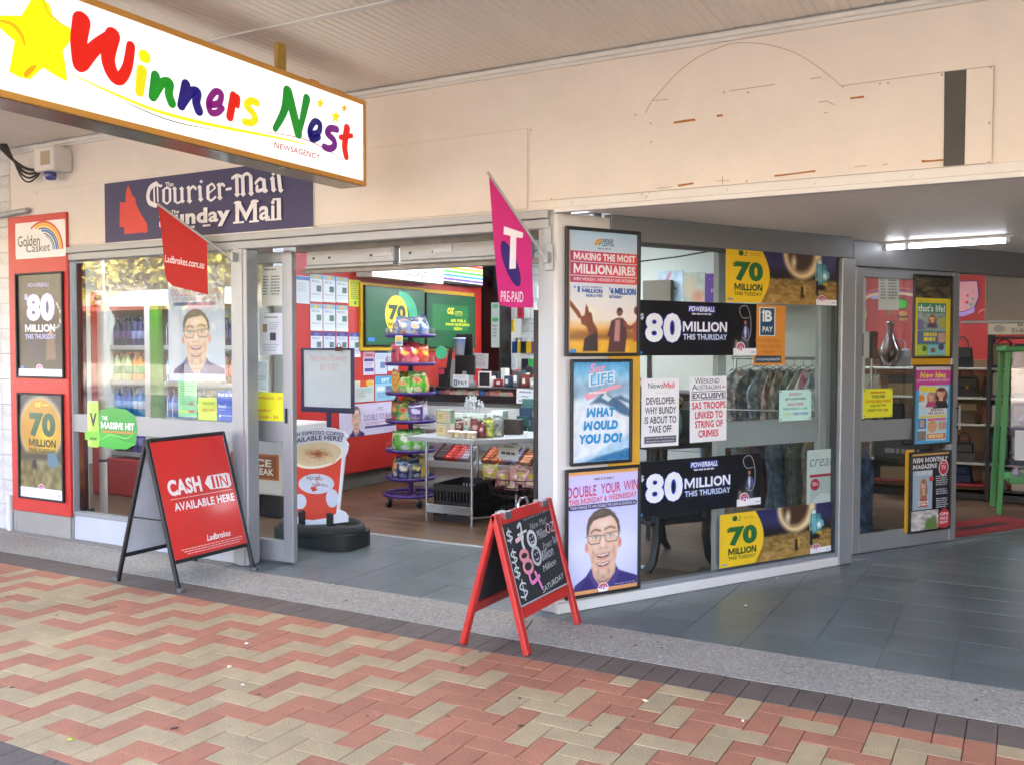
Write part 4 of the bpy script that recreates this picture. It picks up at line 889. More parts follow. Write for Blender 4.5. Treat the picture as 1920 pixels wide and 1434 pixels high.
def do_flag(label, bpx, tippx, outx, polypx, col, draw):
    t, O, B, d, onF, uvp, bb = make_flag(label, bpx, tippx, outx, polypx, col, None)
    loc = lambda px, py: ((lambda P: ((P-B).dot(d), P.z-B.z))(onF(px, py)))
    flip = True
    # local frame: x runs from the pole tip side; the printed side must face the camera
    e = -d; u0, z0, u1, z1 = bb; ang = math.atan2(e.y, e.x)
    def N(q): return ((u1-q[0])/(u1-u0), 1-(q[1]-z0)/(z1-z0))
    p = Print(u1-u0, z1-z0, None); p.poly([N(k) for k in uvp], col); draw(p, lambda px, py: N(loc(px, py)))
    o = p.build('cloth', t, m_cl, (B-O)+d*u1+Vector((0, 0, z0)), (0, 0, ang))
    p2 = Print(u1-u0, z1-z0, None); p2.poly([N(k) for k in uvp], col); o2 = p2.build('cloth_back', t, m_cl, (B-O)+d*u1+Vector((0, 0, z0))+Vector((math.sin(ang), -math.cos(ang), 0))*-.0012, (0, 0, ang))
    return t
def red_flag_txt(p, N):
    a = N(309,478); c = N(383,503); e = N(309,492); p.text('Ladbrokes.com.au', a[0], a[1], c[0], e[1], '#ecdcd8', .014, .15, slope=(N(383,491)[1]-N(309,478)[1])/(c[0]-a[0]))
do_flag('red flag with a web address on an angled pole above the left window', (440,483), (296,383), .30, [(296,383),(305,460),(309,510),(313,527),(325,537),(390,553),(388,450)], '#b5271f', red_flag_txt)
def pink_flag_txt(p, N):
    p.poly([N(957.5+14*math.sin(k/28*6.2832)+13*math.cos(k/28*6.2832), 495+43*math.sin(k/28*6.2832)) for k in range(28)], '#3a1f6e')
    p.poly([N(*k) for k in ((945,425),(981,437),(980,447),(968,446),(967,504),(955,505),(957,443),(944,440))], '#efe9f2')
    a = N(939,546); d = N(981,548); e = N(939,566); p.text('PRE-PAID', a[0], a[1], d[0], e[1], '#f1d6e6', .01)
do_flag('magenta telephone flag reading PRE-PAID beside the white pillar', (1027,483), (914,323), .36, [(917,330),(931,520),(936,572),(960,577),(1000,577),(997,470),(994,437)], '#cf2a7c', pink_flag_txt)
# ================================================================== POSTERS AND NOTES
G1 = 'snap frame posters on the angled window wall'
def gold_lotto(p):
    cv = Cv(104, 180); cv.vgrad([(0,'#a8c8e0'),(.17,'#c3d5e4'),(.42,'#d9dfe6'),(.72,'#f1e3d2'),(.78,'#f3c07c'),(.82,'#c98a3a'),(.88,'#e0a534'),(1,'#e8b02c')]).noise(.06, 14, 2, mask=(cv.Y>.78)*1.0)
    cv.poly([(0,.85),(.2,.82),(.5,.84),(.8,.81),(1,.83),(1,.88),(0,.89)], '#9a6a36', .03); cv.ell(.33,.68,.12,.08,'#fff0c8',.9,.9)
    sk = '#8a4a2c'
    cv.poly([(.0,.565),(.03,.56),(.17,.66),(.2,.7),(.17,.72),(.02,.60)], sk, .012); cv.poly([(.24,.70),(.26,.60),(.285,.62),(.30,.66),(.34,.67),(.36,.74),(.42,.80),(.43,.86),(.42,.98),(.22,.98),(.24,.90),(.30,.84),(.27,.78),(.2,.76),(.18,.70)], '#7c4630', .012); cv.poly([(.24,.88),(.42,.82),(.43,.98),(.22,.98)], '#3c2c2c', .012); cv.ell(.25,.725,.06,.045,sk,.3)
    cv.ell(.74,.655,.05,.042,'#7a4a38',.3); cv.poly([(.70,.66),(.72,.62),(.78,.63),(.79,.66),(.75,.64)], '#3a2a26'); cv.poly([(.62,.73),(.70,.705),(.78,.705),(.84,.74),(.85,.84),(.82,.99),(.57,.99),(.60,.86),(.56,.86),(.58,.82)], '#5b3a38', .012); cv.poly([(.68,.72),(.75,.72),(.74,.90),(.66,.90)], '#c08a86', .015)
    cv.poly([(.79,.70),(.83,.75),(.90,.77),(.97,.74),(.97,.78),(.88,.81),(.80,.77)], '#8a5244', .012); cv.ell(.985,.64,.04,.04,'#6c3f34',.3); cv.poly([(.93,.78),(1,.70),(1,.9),(.95,.9)], '#b05a4c', .015)
    p.pic(0,0,1,1,cv); p.rect(0,0,.04,1,'#d99a5c')
    for k, (c, r) in enumerate((('#e08a2c',.10), ('#e8b45a',.078), ('#6f9a86',.056), ('#5a7fa8',.036))): p.arc(.475,.115,r,r*.55,88,180,.28,c)
    p.text('GOLD', .485,.058,.64,.088,'#2d3340',.035); p.text('LOTTO', .485,.093,.65,.121,'#2d3340',.035); p.lines(.42,.135,.63,.149,1,'#8c97a4',.9,.05,2,6)
    for (a, c, t, e) in ((.17,.255,'MAKING THE MOST',.05), (.262,.365,'MILLIONAIRES',.05), (.372,.425,'EVERY MONDAY, WEDNESDAY AND SATURDAY',.012)):
        p._add([(.04,a),(.04,c),(1,c),(1,a)], [(0,1,2,3)], [C('#b8366e'),C('#c03a6a'),C('#e0543c'),C('#dc4c40')]); p.text(t, .085,a+.012,.965,c-.012,'#f3e6ea',e)
    bl = '#2a5fae'; p.text('$', .085,.452,.115,.475,bl,.02); p.text('1', .14,.455,.168,.506,bl,.05); p.text('UP TO 4 PRIZES OF', .2,.452,.48,.467,bl,.01); p.text('MILLION', .2,.473,.485,.506,bl,.05); p.text('MON & WED', .255,.515,.485,.54,bl,.035)
    p.text('$', .575,.452,.6,.475,bl,.02); p.text('4 MILLION', .60,.457,.97,.512,bl,.05); p.text('SATURDAY', .58,.52,.77,.545,bl,.035); p.rect(.04,.965,.12,.995,'#3f86c8')
framed('poster_frame', 'top framed poster at the corner with people against a sunset, MAKING THE MOST MILLIONAIRES', 'poster', 'S', quad_uv('S', (1059,423), (1198,437), (1197,668), (1057,668), .012), gold_lotto, group=G1)
def set_for_life(p):
    cv = Cv(100, 168); cv.vgrad([(0,'#4f9fd0'),(.12,'#7fbfe0'),(.2,'#a9d2e6'),(.35,'#c3d8e4'),(.5,'#dfe7ec'),(1,'#dde6ee')]).noise(.05, 16, 9)
    cv.poly([(0,.24),(.12,.20),(.3,.21),(.5,.19),(.7,.22),(1,.2),(1,.32),(.7,.34),(.4,.33),(0,.36)], '#8fb0c6', .05)
    cv.poly([(.3,.42),(.55,.3),(.7,.36),(.85,.34),(1,.40),(1,.56),(.82,.52),(.7,.46),(.5,.41)], '#4f6f8c', .03); cv.poly([(.5,.36),(.56,.31),(.68,.37),(.62,.40)], '#d8e4ec', .02); cv.poly([(.8,.38),(1,.42),(1,.48)], '#dfe8ee', .03); cv.poly([(0,.42),(.4,.44),(1,.62),(1,.8),(.5,.95),(0,.99)], '#dfe7ef', .06)
    cv.poly([(0,.99),(.4,.92),(.75,.8),(1,.74),(1,.9),(.5,.97)], '#a9cbe0', .05); cv.poly([(.15,1),(.5,.94),(1,.88),(1,1)], '#3a78a8', .03); cv.noise(.05, 22, 4); p.pic(0,0,1,1,cv)
    p.text('Set', .28,.02,.57,.115,'#e79ab4',.035,.35); p.text('for', .6,.075,.7,.115,'#4fa6d4',.04,.2)
    p.text('LIFE', .285,.125,.73,.25,'#f4f8fa',.09,.0,-.08); p.text('LIFE', .31,.135,.71,.24,'#5fb0d8',.03,.0,-.08)
    p.poly([(.2,.32),(.25,.385),(.5,.315),(.86,.255),(.82,.225),(.5,.275)], '#eaa4b0'); p.lines(.28,.30,.6,.325,1,'#f2dfe4',.7,.1)
    for t, x0, y0, x1, y1 in (('WHAT',.24,.455,.74,.55), ('WOULD',.19,.585,.79,.68), ('YOU DO?',.115,.715,.87,.815)): p.text(t, x0,y0,x1,y1,'#2f93cc',.07,.12)
    p.ring(.05,.965,.08,.045,.12,'#cfe3ee'); p.ring(.93,.925,.07,.045,.12,'#2a5d88')
framed('poster_frame', 'middle framed poster at the corner of snowy mountains, WHAT WOULD YOU DO?', 'poster', 'S', quad_uv('S', (1067,675), (1183,672), (1182,867), (1068,871), .022), set_for_life, off=.022, fr=.016, group=G1)
framed('poster_frame', 'bottom framed poster at the corner of a grinning man in glasses, DOUBLE YOUR WIN', 'poster', 'S', quad_uv('S', (1056,882), (1197,867), (1196,1105), (1057,1119), .014), double_win, off=.022, fr=.016, group=G1)
Q = lambda pl, *a, off=.004: quad_uv(pl, *a, off)
m_gl = print_mat('glossy_print', .3, coat=.3)
sheet('jackpot_panel', 'black 80 million jackpot panel above the newspaper bills on the angled window', 'poster', 'S', Q('S', (1197,562), (1418,571), (1418,668), (1197,665)), jackpot80, m=m_gl)
sheet('jackpot_panel', 'black 80 million jackpot panel below the newspaper bills on the angled window', 'poster', 'S', Q('S', (1197,862), (1426,851), (1426,950), (1197,964)), jackpot80, m=m_gl)
sheet('jackpot_panel', 'yellow 70 million jackpot panel with a digger at the top of the angled window', 'poster', 'S', Q('S', (1362,468), (1569,474), (1569,571), (1360,569)), jackpot70, m=m_gl)
sheet('jackpot_panel', 'yellow 70 million jackpot panel with a digger at the bottom of the angled window', 'poster', 'S', Q('S', (1349,961), (1558,943), (1558,1034), (1350,1062)), jackpot70, m=m_gl)
def bpay(p):
    p.rect(.18,.04,.68,.52,'#d8dde0',.006); p.rect(.21,.055,.65,.505,'#1f4763'); p.text('B', .35,.09,.58,.28,'#dfe6ea',.05); p.rect(.28,.08,.33,.28,'#dfe6ea'); p.rect(.25,.11,.40,.14,'#dfe6ea'); p.text('PAY', .28,.36,.60,.45,'#dfe6ea',.025)
    for t, y in (('PAY YOUR BILLS',.57), ('AT THE COUNTER',.665), ('INSIDE!',.76)): p.text(t, .06 if 'I' != t[0] else .3, y, .86 if 'I' != t[0] else .68, y+.05, '#a5642c', .004)
    p.rect(.06,.845,.88,.965,'#5a4a3a',.004); p.rect(.08,.855,.86,.955,'#2c3e52',.004); p.text('moneytech', .1,.875,.84,.945,'#c7cfd6',.02)
sheet('payment_notice', 'orange bill payment notice on the angled window beside the lasso rider', 'notice', 'S', Q('S', (1415,572), (1473,573), (1471,684), (1410,685)), bpay, base='#d98c33')
def newsmail(p):
    p.text('News', .17,.065,.56,.145,'#4a4a54',.006); p.text('Mail', .575,.06,.87,.145,'#d8354a',.03); p.rect(.36,.212,.68,.216,'#a9a9b2')
    for t, x0, x1, y in (('DEVELOPER:',.12,.90,.275), ('WHY BUNDY',.09,.93,.415), ('IS ABOUT TO',.085,.93,.555), ('TAKE OFF',.19,.80,.69)): p.text(t, x0,y,x1,y+.105,'#2f2e3c',.022)
    p.rect(.08,.845,.93,.95,'#55545f'); p.text('Find out what life is like living', .13,.86,.88,.893,'#dedee6',.008); p.text('off the grid on a rural property', .12,.905,.88,.938,'#dedee6',.008)
sheet('newspaper_bill', 'white newspaper bill with black headline DEVELOPER: WHY BUNDY IS ABOUT TO TAKE OFF', 'newspaper bill', 'S', Q('S', (1202,709), (1273,709), (1272,835), (1203,837)), newsmail, group='newspaper bills on the angled window', rot=R(.3))
def weekend(p):
    n = '#2b3458'
    p.text('W', .13,.02,.30,.105,n,.0); p.text('EEKEND', .30,.035,.80,.105,n,.0); p.text('A', .05,.115,.2,.20,n,.0); p.text('USTRALIAN', .2,.13,.84,.20,n,.0); p.poly([(.87,.17),(.90,.15),(.93,.155),(.96,.17),(.94,.18),(.9,.175)], '#d8394a')
    p.rect(.04,.225,.97,.355,'#2f3046'); p.rect(.055,.235,.955,.345,'#eeeef4'); p.text('EXCLUSIVE', .07,.247,.94,.336,'#4a4b5e',.05)
    for t, x0, x1, y in (('SAS TROOPS',.05,.97,.385), ('LINKED TO',.13,.89,.53), ('STRING OF',.13,.89,.67), ('CRIMES',.22,.77,.815)): p.text(t, x0,y,x1,y+.11,'#d02840',.03)
sheet('newspaper_bill', 'white newspaper bill with red headline SAS TROOPS LINKED TO STRING OF CRIMES', 'newspaper bill', 'S', Q('S', (1293,707), (1361,705), (1364,826), (1295,829)), weekend, group='newspaper bills on the angled window', rot=R(-.5))
def pins(p):
    for x in (.05,.95):
        for y in (.05,.94): p.ell(x,y,.022,.024,'#5a6064')
def lighters(p):
    pins(p)
    for t, c, x0, x1, y in (('NOVELTY','#c8546a',.30,.70,.10), ('JET LIGHTERS','#37414c',.18,.82,.26), ('SOLD HERE','#c8546a',.25,.75,.42), ('NED KELLY, USB','#4a9f96',.12,.87,.57), ('AND MORE','#3c5fa8',.43,.90,.73)): p.text(t, x0,y,x1,y+.085,c,.02)
    p.text('TORCH', .12,.74,.38,.82,'#d8cf52',.02)
sheet('shop_note', 'pale green novelty lighters note on the angled window above the grey rail', 'notice', 'S', Q('S', (1461,731), (1521,730), (1521,787), (1461,789)), lighters, base='#bfe8dc')
def creat(p):
    p.stroke([(.15,.12),(.25,.06),(.33,.12),(.45,.05),(.5,.12)], .003, '#c3cbc6'); p.text('creat', .1,.14,.98,.30,'#7a8480',-.006,.25); p.rect(.1,.44,1,.49,'#b8303f'); p.rect(.12,.5,1,.94,'#c7d3ce'); p.ell(.3,.62,.17,.105,'#c42c3c'); p.lines(.2,.58,.41,.65,2,'#f0d8dc',.6,.1,2,2)
    p.poly([(.2,.9),(.5,.78),(.9,.82),(1,.8),(1,.96),(.2,.96)], '#e3e8e6')
sheet('craft_poster', 'white poster with script lettering and a red disc inside the angled window', 'poster', 'S', Q('S', (1512,843), (1563,841), (1563,945), (1514,947), off=-.032), creat, off=-.032, base='#dfe8e4')
# ---- side door: three magazine posters
G2 = 'magazine posters on the side door'
M_yfr = mat('black_frame_metal', '#17161a', .4)
def woman(cv, cx, cy, s, hair, skin='#e3b493', top='#7a5a4a'):
    cv.poly([(cx-s*1.0,cy+s*2.6),(cx-s*.6,cy+s*1.2),(cx+s*.6,cy+s*1.2),(cx+s*1.0,cy+s*2.6)], top, .02)
    cv.ell(cx,cy+s*.35,s*.85,s*1.35,hair,.3); cv.ell(cx,cy,s*.5,s*.74,skin,.2); cv.ell(cx-s*.12,cy-s*.1,s*.3,s*.45,'#f4d6c0',.9,.7); cv.ell(cx+s*.35,cy+s*.2,s*.18,s*.5,'#b88468',.9,.6); cv.ell(cx,cy-s*.5,s*.55,s*.35,hair,.3); cv.line([(cx-s*.55,cy-s*.2),(cx-s*.7,cy+s*.6),(cx-s*.6,cy+s*1.3)], s*.16, '#c8946a', .5, s*.1); cv.line([(cx+s*.5,cy-s*.3),(cx+s*.72,cy+s*.5),(cx+s*.7,cy+s*1.2)], s*.12, '#3c2418', .5, s*.1); cv.line([(cx-s*.02,cy+s*.02),(cx+s*.03,cy+s*.16)], s*.06, '#c08a70', .6, s*.05); cv.poly([(cx-s*.2,cy+s*.6),(cx+s*.2,cy+s*.6),(cx+s*.25,cy+s*1.2),(cx-s*.25,cy+s*1.2)], skin, .01)
    for q in (-.2,.2): cv.ell(cx+q*s,cy-s*.08,s*.1,s*.06,'#3c2c28',.5)
    cv.ell(cx,cy+s*.35,s*.2,s*.08,'#b8484c',.4); return cv
def mag1(p):
    p.rect(0,.0,1,.27,'#4a4233'); cv = Cv(40, 22, '#463f33').noise(.2, 12, 3, tint=(1,.9,.4)); p.pic(0,.0,1,.27,cv); p.text('PRIZES!', .1,.285,.42,.325,'#c8b428',.03); p.rect(.1,.33,.87,.99,'#3f8a6a')
    p.text('that\'s life!', .11,.35,.84,.44,'#e6ecec',.03); cv = Cv(64, 64, '#8fa3a0').noise(.12, 8, 1); woman(cv,.52,.3,.2,'#9a5a34',top='#544a60'); cv.poly([(.75,.3),(1,.2),(1,.8),(.78,.8)], '#a9b45a',.03); cv.poly([(0,.4),(.2,.4),(.22,.95),(0,.95)], '#7a6fa0',.03); p.pic(.1,.45,.86,.68,cv)
    p.rect(.1,.69,.86,.835,'#5c6f9a'); p.lines(.27,.70,.63,.82,2,'#e8d83a',.75,.1,4,4); p.rect(.66,.70,.85,.82,'#c9a38f')
    p.rect(.1,.85,.36,.98,'#a9cf4f'); p.rect(.37,.85,.86,.98,'#7fc3d0'); p.ell(.29,.9,.06,.035,'#4a5a3a'); p.ell(.52,.92,.07,.03,'#8a5a4a'); p.ell(.74,.88,.08,.04,'#45506c')
framed('poster_frame', 'top magazine poster on the side door, yellow with a woman on the cover', 'poster', 'D', quad_uv('D', (1710,517), (1786,516), (1780,672), (1710,672), .012), lambda p: (p.rect(0,0,1,1,'#e0cf2f'), mag1(p)), fr=.014, group=G2)
def mag2(p):
    p.rect(0,0,1,.05,'#e0d7e2'); p.rect(0,.05,1,.24,'#d0429a'); p.poly([(0,.24),(0,.34),(.15,.27),(1,.22),(1,.2)], '#d0429a'); p.text('New Idea', .15,.075,.86,.15,'#f4e23a',.04,.15); p.text("AUSTRALIA'S FAVOURITE WEEKLY", .02,.165,.97,.195,'#eddbe8',.02)
    p.poly([(.14,.24),(.11,.95),(.88,.965),(.94,.255)], '#bfe0ee'); p.text('New Idea', .16,.25,.92,.34,'#efe13a',.05)
    cv = Cv(72, 56, '#cfe0e6').noise(.08, 8, 2); woman(cv,.76,.28,.3,'#6a3222',top='#33302e'); woman(cv,.42,.4,.2,'#c08a6a',top='#b8487c'); cv.ell(.05,.5,.15,.16,'#e8922c',.2); p.pic(.13,.27,.92,.545,cv); p.poly([(.16,.26),(.6,.265),(.58,.335),(.17,.32)], '#efe13a')
    p.rect(.36,.545,.86,.63,'#f0f0ee'); p.text('BREAKS', .45,.548,.80,.58,'#4a4a58',.03); p.text('HER SILENCE', .38,.588,.84,.62,'#4a4a58',.03); p.rect(.13,.635,.86,.66,'#efe13a'); p.rect(.37,.67,.88,.70,'#e66a9a')
    p.rect(.12,.67,.33,.80,'#3c7fb8'); p.rect(.16,.69,.28,.78,'#c9a38f'); p.ell(.5,.775,.13,.08,'#e3b13a'); p.ell(.5,.78,.1,.06,'#d8a88a'); p.ell(.73,.77,.07,.06,'#d8a890'); p.ell(.83,.77,.06,.06,'#caa08a'); p.rect(.10,.83,.33,.95,'#8a7a72'); p.rect(.36,.87,.86,.94,'#e0704c'); p.lines(.4,.88,.82,.93,1,'#f2d9a0',.9)
framed('poster_frame', 'middle magazine poster on the side door, pink and blue with bright yellow lettering', 'poster', 'D', quad_uv('D', (1710,685), (1785,683), (1780,832), (1710,835), .012), lambda p: (p.rect(0,0,1,1,'#52aee0'), mag2(p)), fr=.014, group=G2)
def mag3(p):
    p.rect(0,0,1,.035,'#d8a860'); p.text('NEW MONTHLY', .06,.06,.96,.125,'#e9e9ee',.045,.1); p.text('MAGAZINE', .06,.145,.68,.205,'#e9e9ee',.045,.1); p.ell(.85,.21,.13,.105,'#e8eaee'); p.ell(.85,.21,.11,.09,'#d43a48'); p.text('TV', .79,.18,.91,.235,'#f0e6e8',.04); p.lines(.78,.15,.92,.17,1,'#f0e6e8')
    p.rect(.06,.225,.56,.73,'#b9c7d2'); p.text('CLOSE UP', .16,.235,.55,.28,'#e9edf2',.03); cv = Cv(56, 76, '#a9bccb'); woman(cv,.55,.3,.24,'#a8703f',top='#b8604a'); p.pic(.06,.29,.56,.73,cv); p.lines(.2,.62,.46,.685,2,'#ecdcd2',.7,.1,8,3); p.ell(.53,.34,.06,.035,'#d43a48')
    for y, n in ((.31,5), (.48,3), (.60,5)): p.lines(.64,y,.95,y+.027*n,n,'#c9cbd2',.5,.2,int(y*100),4)
    cv = Cv(30, 14, '#c9c4bf').noise(.18, 10, 5); cv.poly([(.55,.5),(.9,.3),(1,1),(.5,1)], '#6f8a4a',.05); p.pic(0,.74,.70,.99,cv); p.ell(.85,.87,.15,.13,'#cc2f36'); p.rect(.70,.87,1,.98,'#cc2f36')
    for k, t in enumerate(('ON','SALE','NOW')): p.text(t, .74,.79+k*.055,.95,.83+k*.055,'#f0e0e2',.035)
framed('poster_frame', 'bottom magazine poster on the side door, black with NEW MONTHLY MAGAZINE', 'poster', 'D', quad_uv('D', (1704,846), (1780,843), (1779,990), (1702,999), .012), lambda p: (p.rect(0,0,1,1,'#1b1a1f'), mag3(p)), fr=.014, group=G2)
for q, lab in ((quad_uv('D', (1709,670), (1782,670), (1782,686), (1709,686), .006), 'yellow backing board between the top and middle magazine posters'), (quad_uv('D', (1697,843), (1712,843), (1712,998), (1697,999), .006), 'yellow backing board edge left of the bottom magazine poster')):
    yb = mount('yellow_board', lab, 'board', 'D', q[0], q[1], .006); b = MB().use(M_yel); b.box(0, -.002, 0, q[2]-q[0], .003, q[3]-q[1]); b.build('board', yb)
def torches(p):
    pins(p); p.lines(.25,.10,.75,.18,1,'#c8662c',.7,.05)
    for t, c, x0, x1, y, e in (('TORCHES','#3c3f2c',.28,.73,.22,.03), ('AVAILABLE HERE','#d87a2c',.08,.93,.38,.03), ('only $17.95','#4a4a2c',.24,.76,.54,.02), ("DON'T PAY $30",'#4a4a2c',.16,.84,.70,.02)): p.text(t, x0,y,x1,y+.1,c,e)
sheet('shop_note', 'bright yellow torches note on the side door above its grey rail', 'notice', 'D', Q('D', (1618,729), (1674,728), (1673,781), (1618,783), off=-.018), torches, off=-.018, base='#f0ee3a')
sheet('shop_note', 'white note half hidden behind the window post, left of the yellow torches note', 'notice', 'D', Q('D', (1591,730), (1617,730), (1617,784), (1591,785), off=-.018), lambda p: (p.lines(.1,.08,.95,.55,4,'#7f93b4',.4,.3,3,3), p.lines(.2,.6,.9,.75,1,'#7f93b4'), pins(p)), off=-.018, base='#d3dde6')
def hours(p):
    p.lines(.12,.06,.7,.12,1,'#6d7678',.6)
    for k in range(7): y = .24+k*.075; p.lines(.08,y,.32,y+.03,1,'#59625f',.9,.1,k,2); p.lines(.45,y,.9,y+.03,1,'#59625f',.9,.15,k+9,4)
sheet('opening_hours_sheet', 'grey opening hours sheet taped at the top of the side door glass', 'notice', 'D', Q('D', (1648,507), (1687,509), (1685,583), (1648,581), off=-.018), hours, off=-.018, base='#b9c0bb', rot=R(-1))
# ---- left window and entry leaf
sheet('face_poster', 'tall pale poster of a laughing man in glasses hanging inside the left window', 'poster', 'LW', Q('LW', (313,500), (421,500), (422,714), (318,716), off=-.03), lambda p: (p.pic(0,0,1,1, face_man(Cv(84,150,'#c3c8d8').vgrad([(0,'#b9bfd0'),(1,'#ccd3e0')]), lambda x, y: ((x-855)/510, .37+(y-285)/600*.57))), p.text('DOUBLE YOUR WIN', .07,.19,.93,.255,'#c2747c',.0), p.text('THIS MONDAY & WEDNESDAY', .08,.265,.92,.295,'#c08088',.0), p.rect(.1,.31,.88,.34,'#5f6488'), p.rect(0,.935,1,1,'#d3d8e0'), lott_badge(p,.52,.935,.05,.6)), off=-.03)  # backdrop greyer and lettering paler than on the framed copy
def greennote(p):
    for k in range(9): p.lines(.12,.06+k*.07,.9,.1+k*.07,1,'#5fae7a',.6,.3,k,4)
    p.rect(.6,.6,.85,.66,'#c85a5a'); p.rect(.15,.82,.55,.88,'#c9dc4a'); p.rect(.62,.8,.88,.87,'#c85a5a')
sheet('shop_note', 'light green note with small print in the left window', 'notice', 'LW', Q('LW', (334,714), (368,714), (370,781), (334,781), off=-.012), greennote, off=-.012, base='#8fd49a')
sheet('shop_note', 'yellow diaries half price note in the left window', 'notice', 'LW', Q('LW', (371,745), (406,745), (407,788), (372,787), off=-.012), lambda p: (p.text('DIARIES', .25,.2,.9,.32,'#6d7a2c',.02), p.text('50% OFF', .2,.48,.9,.62,'#d87a2c',.02)), off=-.012, base='#d9e23c')
sheet('shop_note', 'blue find us sticker in the bottom right corner of the left window', 'notice', 'LW', Q('LW', (407,733), (437,733), (437,789), (407,788), off=-.012), lambda p: (p.text('Find us at', .08,.06,.95,.17,'#dfe7f6',.03), p.text('local', .1,.44,.55,.57,'#eef2fa',.03), p.text('search', .55,.46,.96,.57,'#9fb8e6',.0), p.lines(.1,.62,.55,.66,1,'#c9d6f2'), p.ell(.2,.83,.08,.045,'#dfe7f6'), p.lines(.32,.81,.95,.86,1,'#c9d6f2')), off=-.012, base='#1f4fc0')
def energy(p):
    g = '#5fbf2f'
    p.poly([(.30,.20),(.27,.95),(.5,1),(.8,.98),(.97,.86),(1,.55),(.97,.28),(.8,.15),(.5,.12)], '#2f9a34'); p.poly([(.30,.55),(.27,.95),(.5,1),(.8,.98),(.97,.86),(.7,.8)], '#3fae3c'); p.stroke([(.28,.85),(.5,.7),(.8,.75),(.97,.6)], .006, '#8fd86a', taper=True)
    p.rect(.055,.0,.275,.99,'#a5d64a',.02); p.rect(.06,.03,.13,.96,'#c3e678'); p.rect(.07,.0,.26,.03,'#b9c2b4'); p.rect(.0,.66,.30,.84,'#7cc63c'); p.text('V', .1,.26,.24,.55,'#1f2420',.06); p.rect(.1,.78,.23,.84,'#4f8a2c')
    p.text('THE', .34,.31,.45,.40,'#e3f2dc',.03); p.text('MASSIVE HIT', .32,.43,.95,.58,'#eef6ea',.045); p.rect(.34,.61,.93,.66,'#b8823a')
q = Q('LW', (159,752), (257,752), (257,841), (159,841), off=.036); t = mount('energy_drink_sticker', 'green energy drink sticker reading THE MASSIVE HIT on the left window glass', 'sticker', 'LW', q[0], q[1], .036); p = Print(q[2]-q[0], q[3]-q[1], None); energy(p); p.build('print', t, m_gl)
sheet('opening_hours_sheet', 'white opening hours sheet at the top of the sliding entry door', 'notice', 'E', Q('E', (491,500), (530,500), (530,573), (490,574), off=-.005), hours, off=-.005, base='#cfd6cf', rot=R(.6))
sheet('lost_notice', 'white notice with two small pictures on the sliding entry door', 'notice', 'E', Q('E', (487,588), (531,588), (531,665), (488,665), off=-.005), lambda p: (p.lines(.2,.08,.8,.12,1,'#6d7484',.8), p.rect(.12,.26,.32,.46,'#9a8a6a'), p.lines(.4,.22,.85,.42,4,'#a9b0bd',.4), p.rect(.45,.47,.7,.66,'#4a4a58'), p.lines(.15,.75,.85,.95,3,'#a9b0bd',.4)), off=-.005, base='#d3dae3')
sheet('shop_note', 'pale cold drinks note on the sliding entry door above the yellow price note', 'notice', 'E', Q('E', (468,678), (502,678), (502,731), (468,731), off=-.005), lambda p: (p.text('COLD', .12,.06,.6,.2,'#9fb8c6',.0), p.stroke([(.05,.55),(.3,.42)], .008, '#4a4f55'), p.lines(.45,.5,.95,.7,2,'#9fb8c6',.5)), off=-.005, base='#d3e3ea')
sheet('price_note', 'yellow sunglasses and reading glasses price note on the sliding entry door', 'notice', 'E', Q('E', (469,735), (533,735), (533,793), (469,793), off=-.005), lambda p: (p.text('Sunglasses - $6', .16,.12,.94,.25,'#d88a3a',.02), p.text('Reading', .16,.52,.62,.66,'#d88a3a',.02), p.text('Glasses - $4', .16,.72,.82,.86,'#d88a3a',.02), p.rect(0,0,.1,1,'#d6d83a'), p.ell(.05,.08,.03,.03,'#3c3c2c'), p.ell(.05,.93,.03,.03,'#3c3c2c')), off=-.005, base='#eef02f')
# ================================================================== INSIDE THE SHOP
TH = ('first', 'second', 'third', 'fourth', 'fifth', 'sixth', 'seventh', 'eighth', 'ninth', 'tenth', '11th', '12th', '13th', '14th', '15th', '16th', '17th', '18th', '19th', '20th', '21st', '22nd')
# --- ceiling light fittings
lt = None
for k, (x, y) in enumerate(((-8.6, 6.9), (-6.9, 5.6), (-3.9, 6.6), (-4.2, 8.2), (-6.8, 9.3), (-4.2, 10.3), (-1.9, 9.9), (.9, 10.2), (-7.6, 11.6))):
    lab = 'white fluorescent ceiling light fitting inside the shop'
    lab = 'white ceiling light fitting inside the shop, '+('by the left wall', 'over the left window', 'just inside the entry', 'over the snack stand', 'over the far end of the red wall', 'above the slatted wall', 'above the display shelving', 'above the black rack', 'at the back left')[k]
    if lt is None:
        lt = thing('ceiling_light', lab, 'lamp', (x, y, 2.72), 0, 'ceiling lights inside the shop')
        b = MB().use(M_white); b.box(-.62, -.09, -.05, .62, .09, -.002, .006); b.build('housing', lt)
        b = MB().use(emit_mat('diffuser_glow', '#eef3ff', 4.6)); b.box(-.6, -.075, -.068, .6, .075, -.051, .004); b.build('diffuser', lt)
    else: clone(lt, (x, y, 2.72), 0, lab)
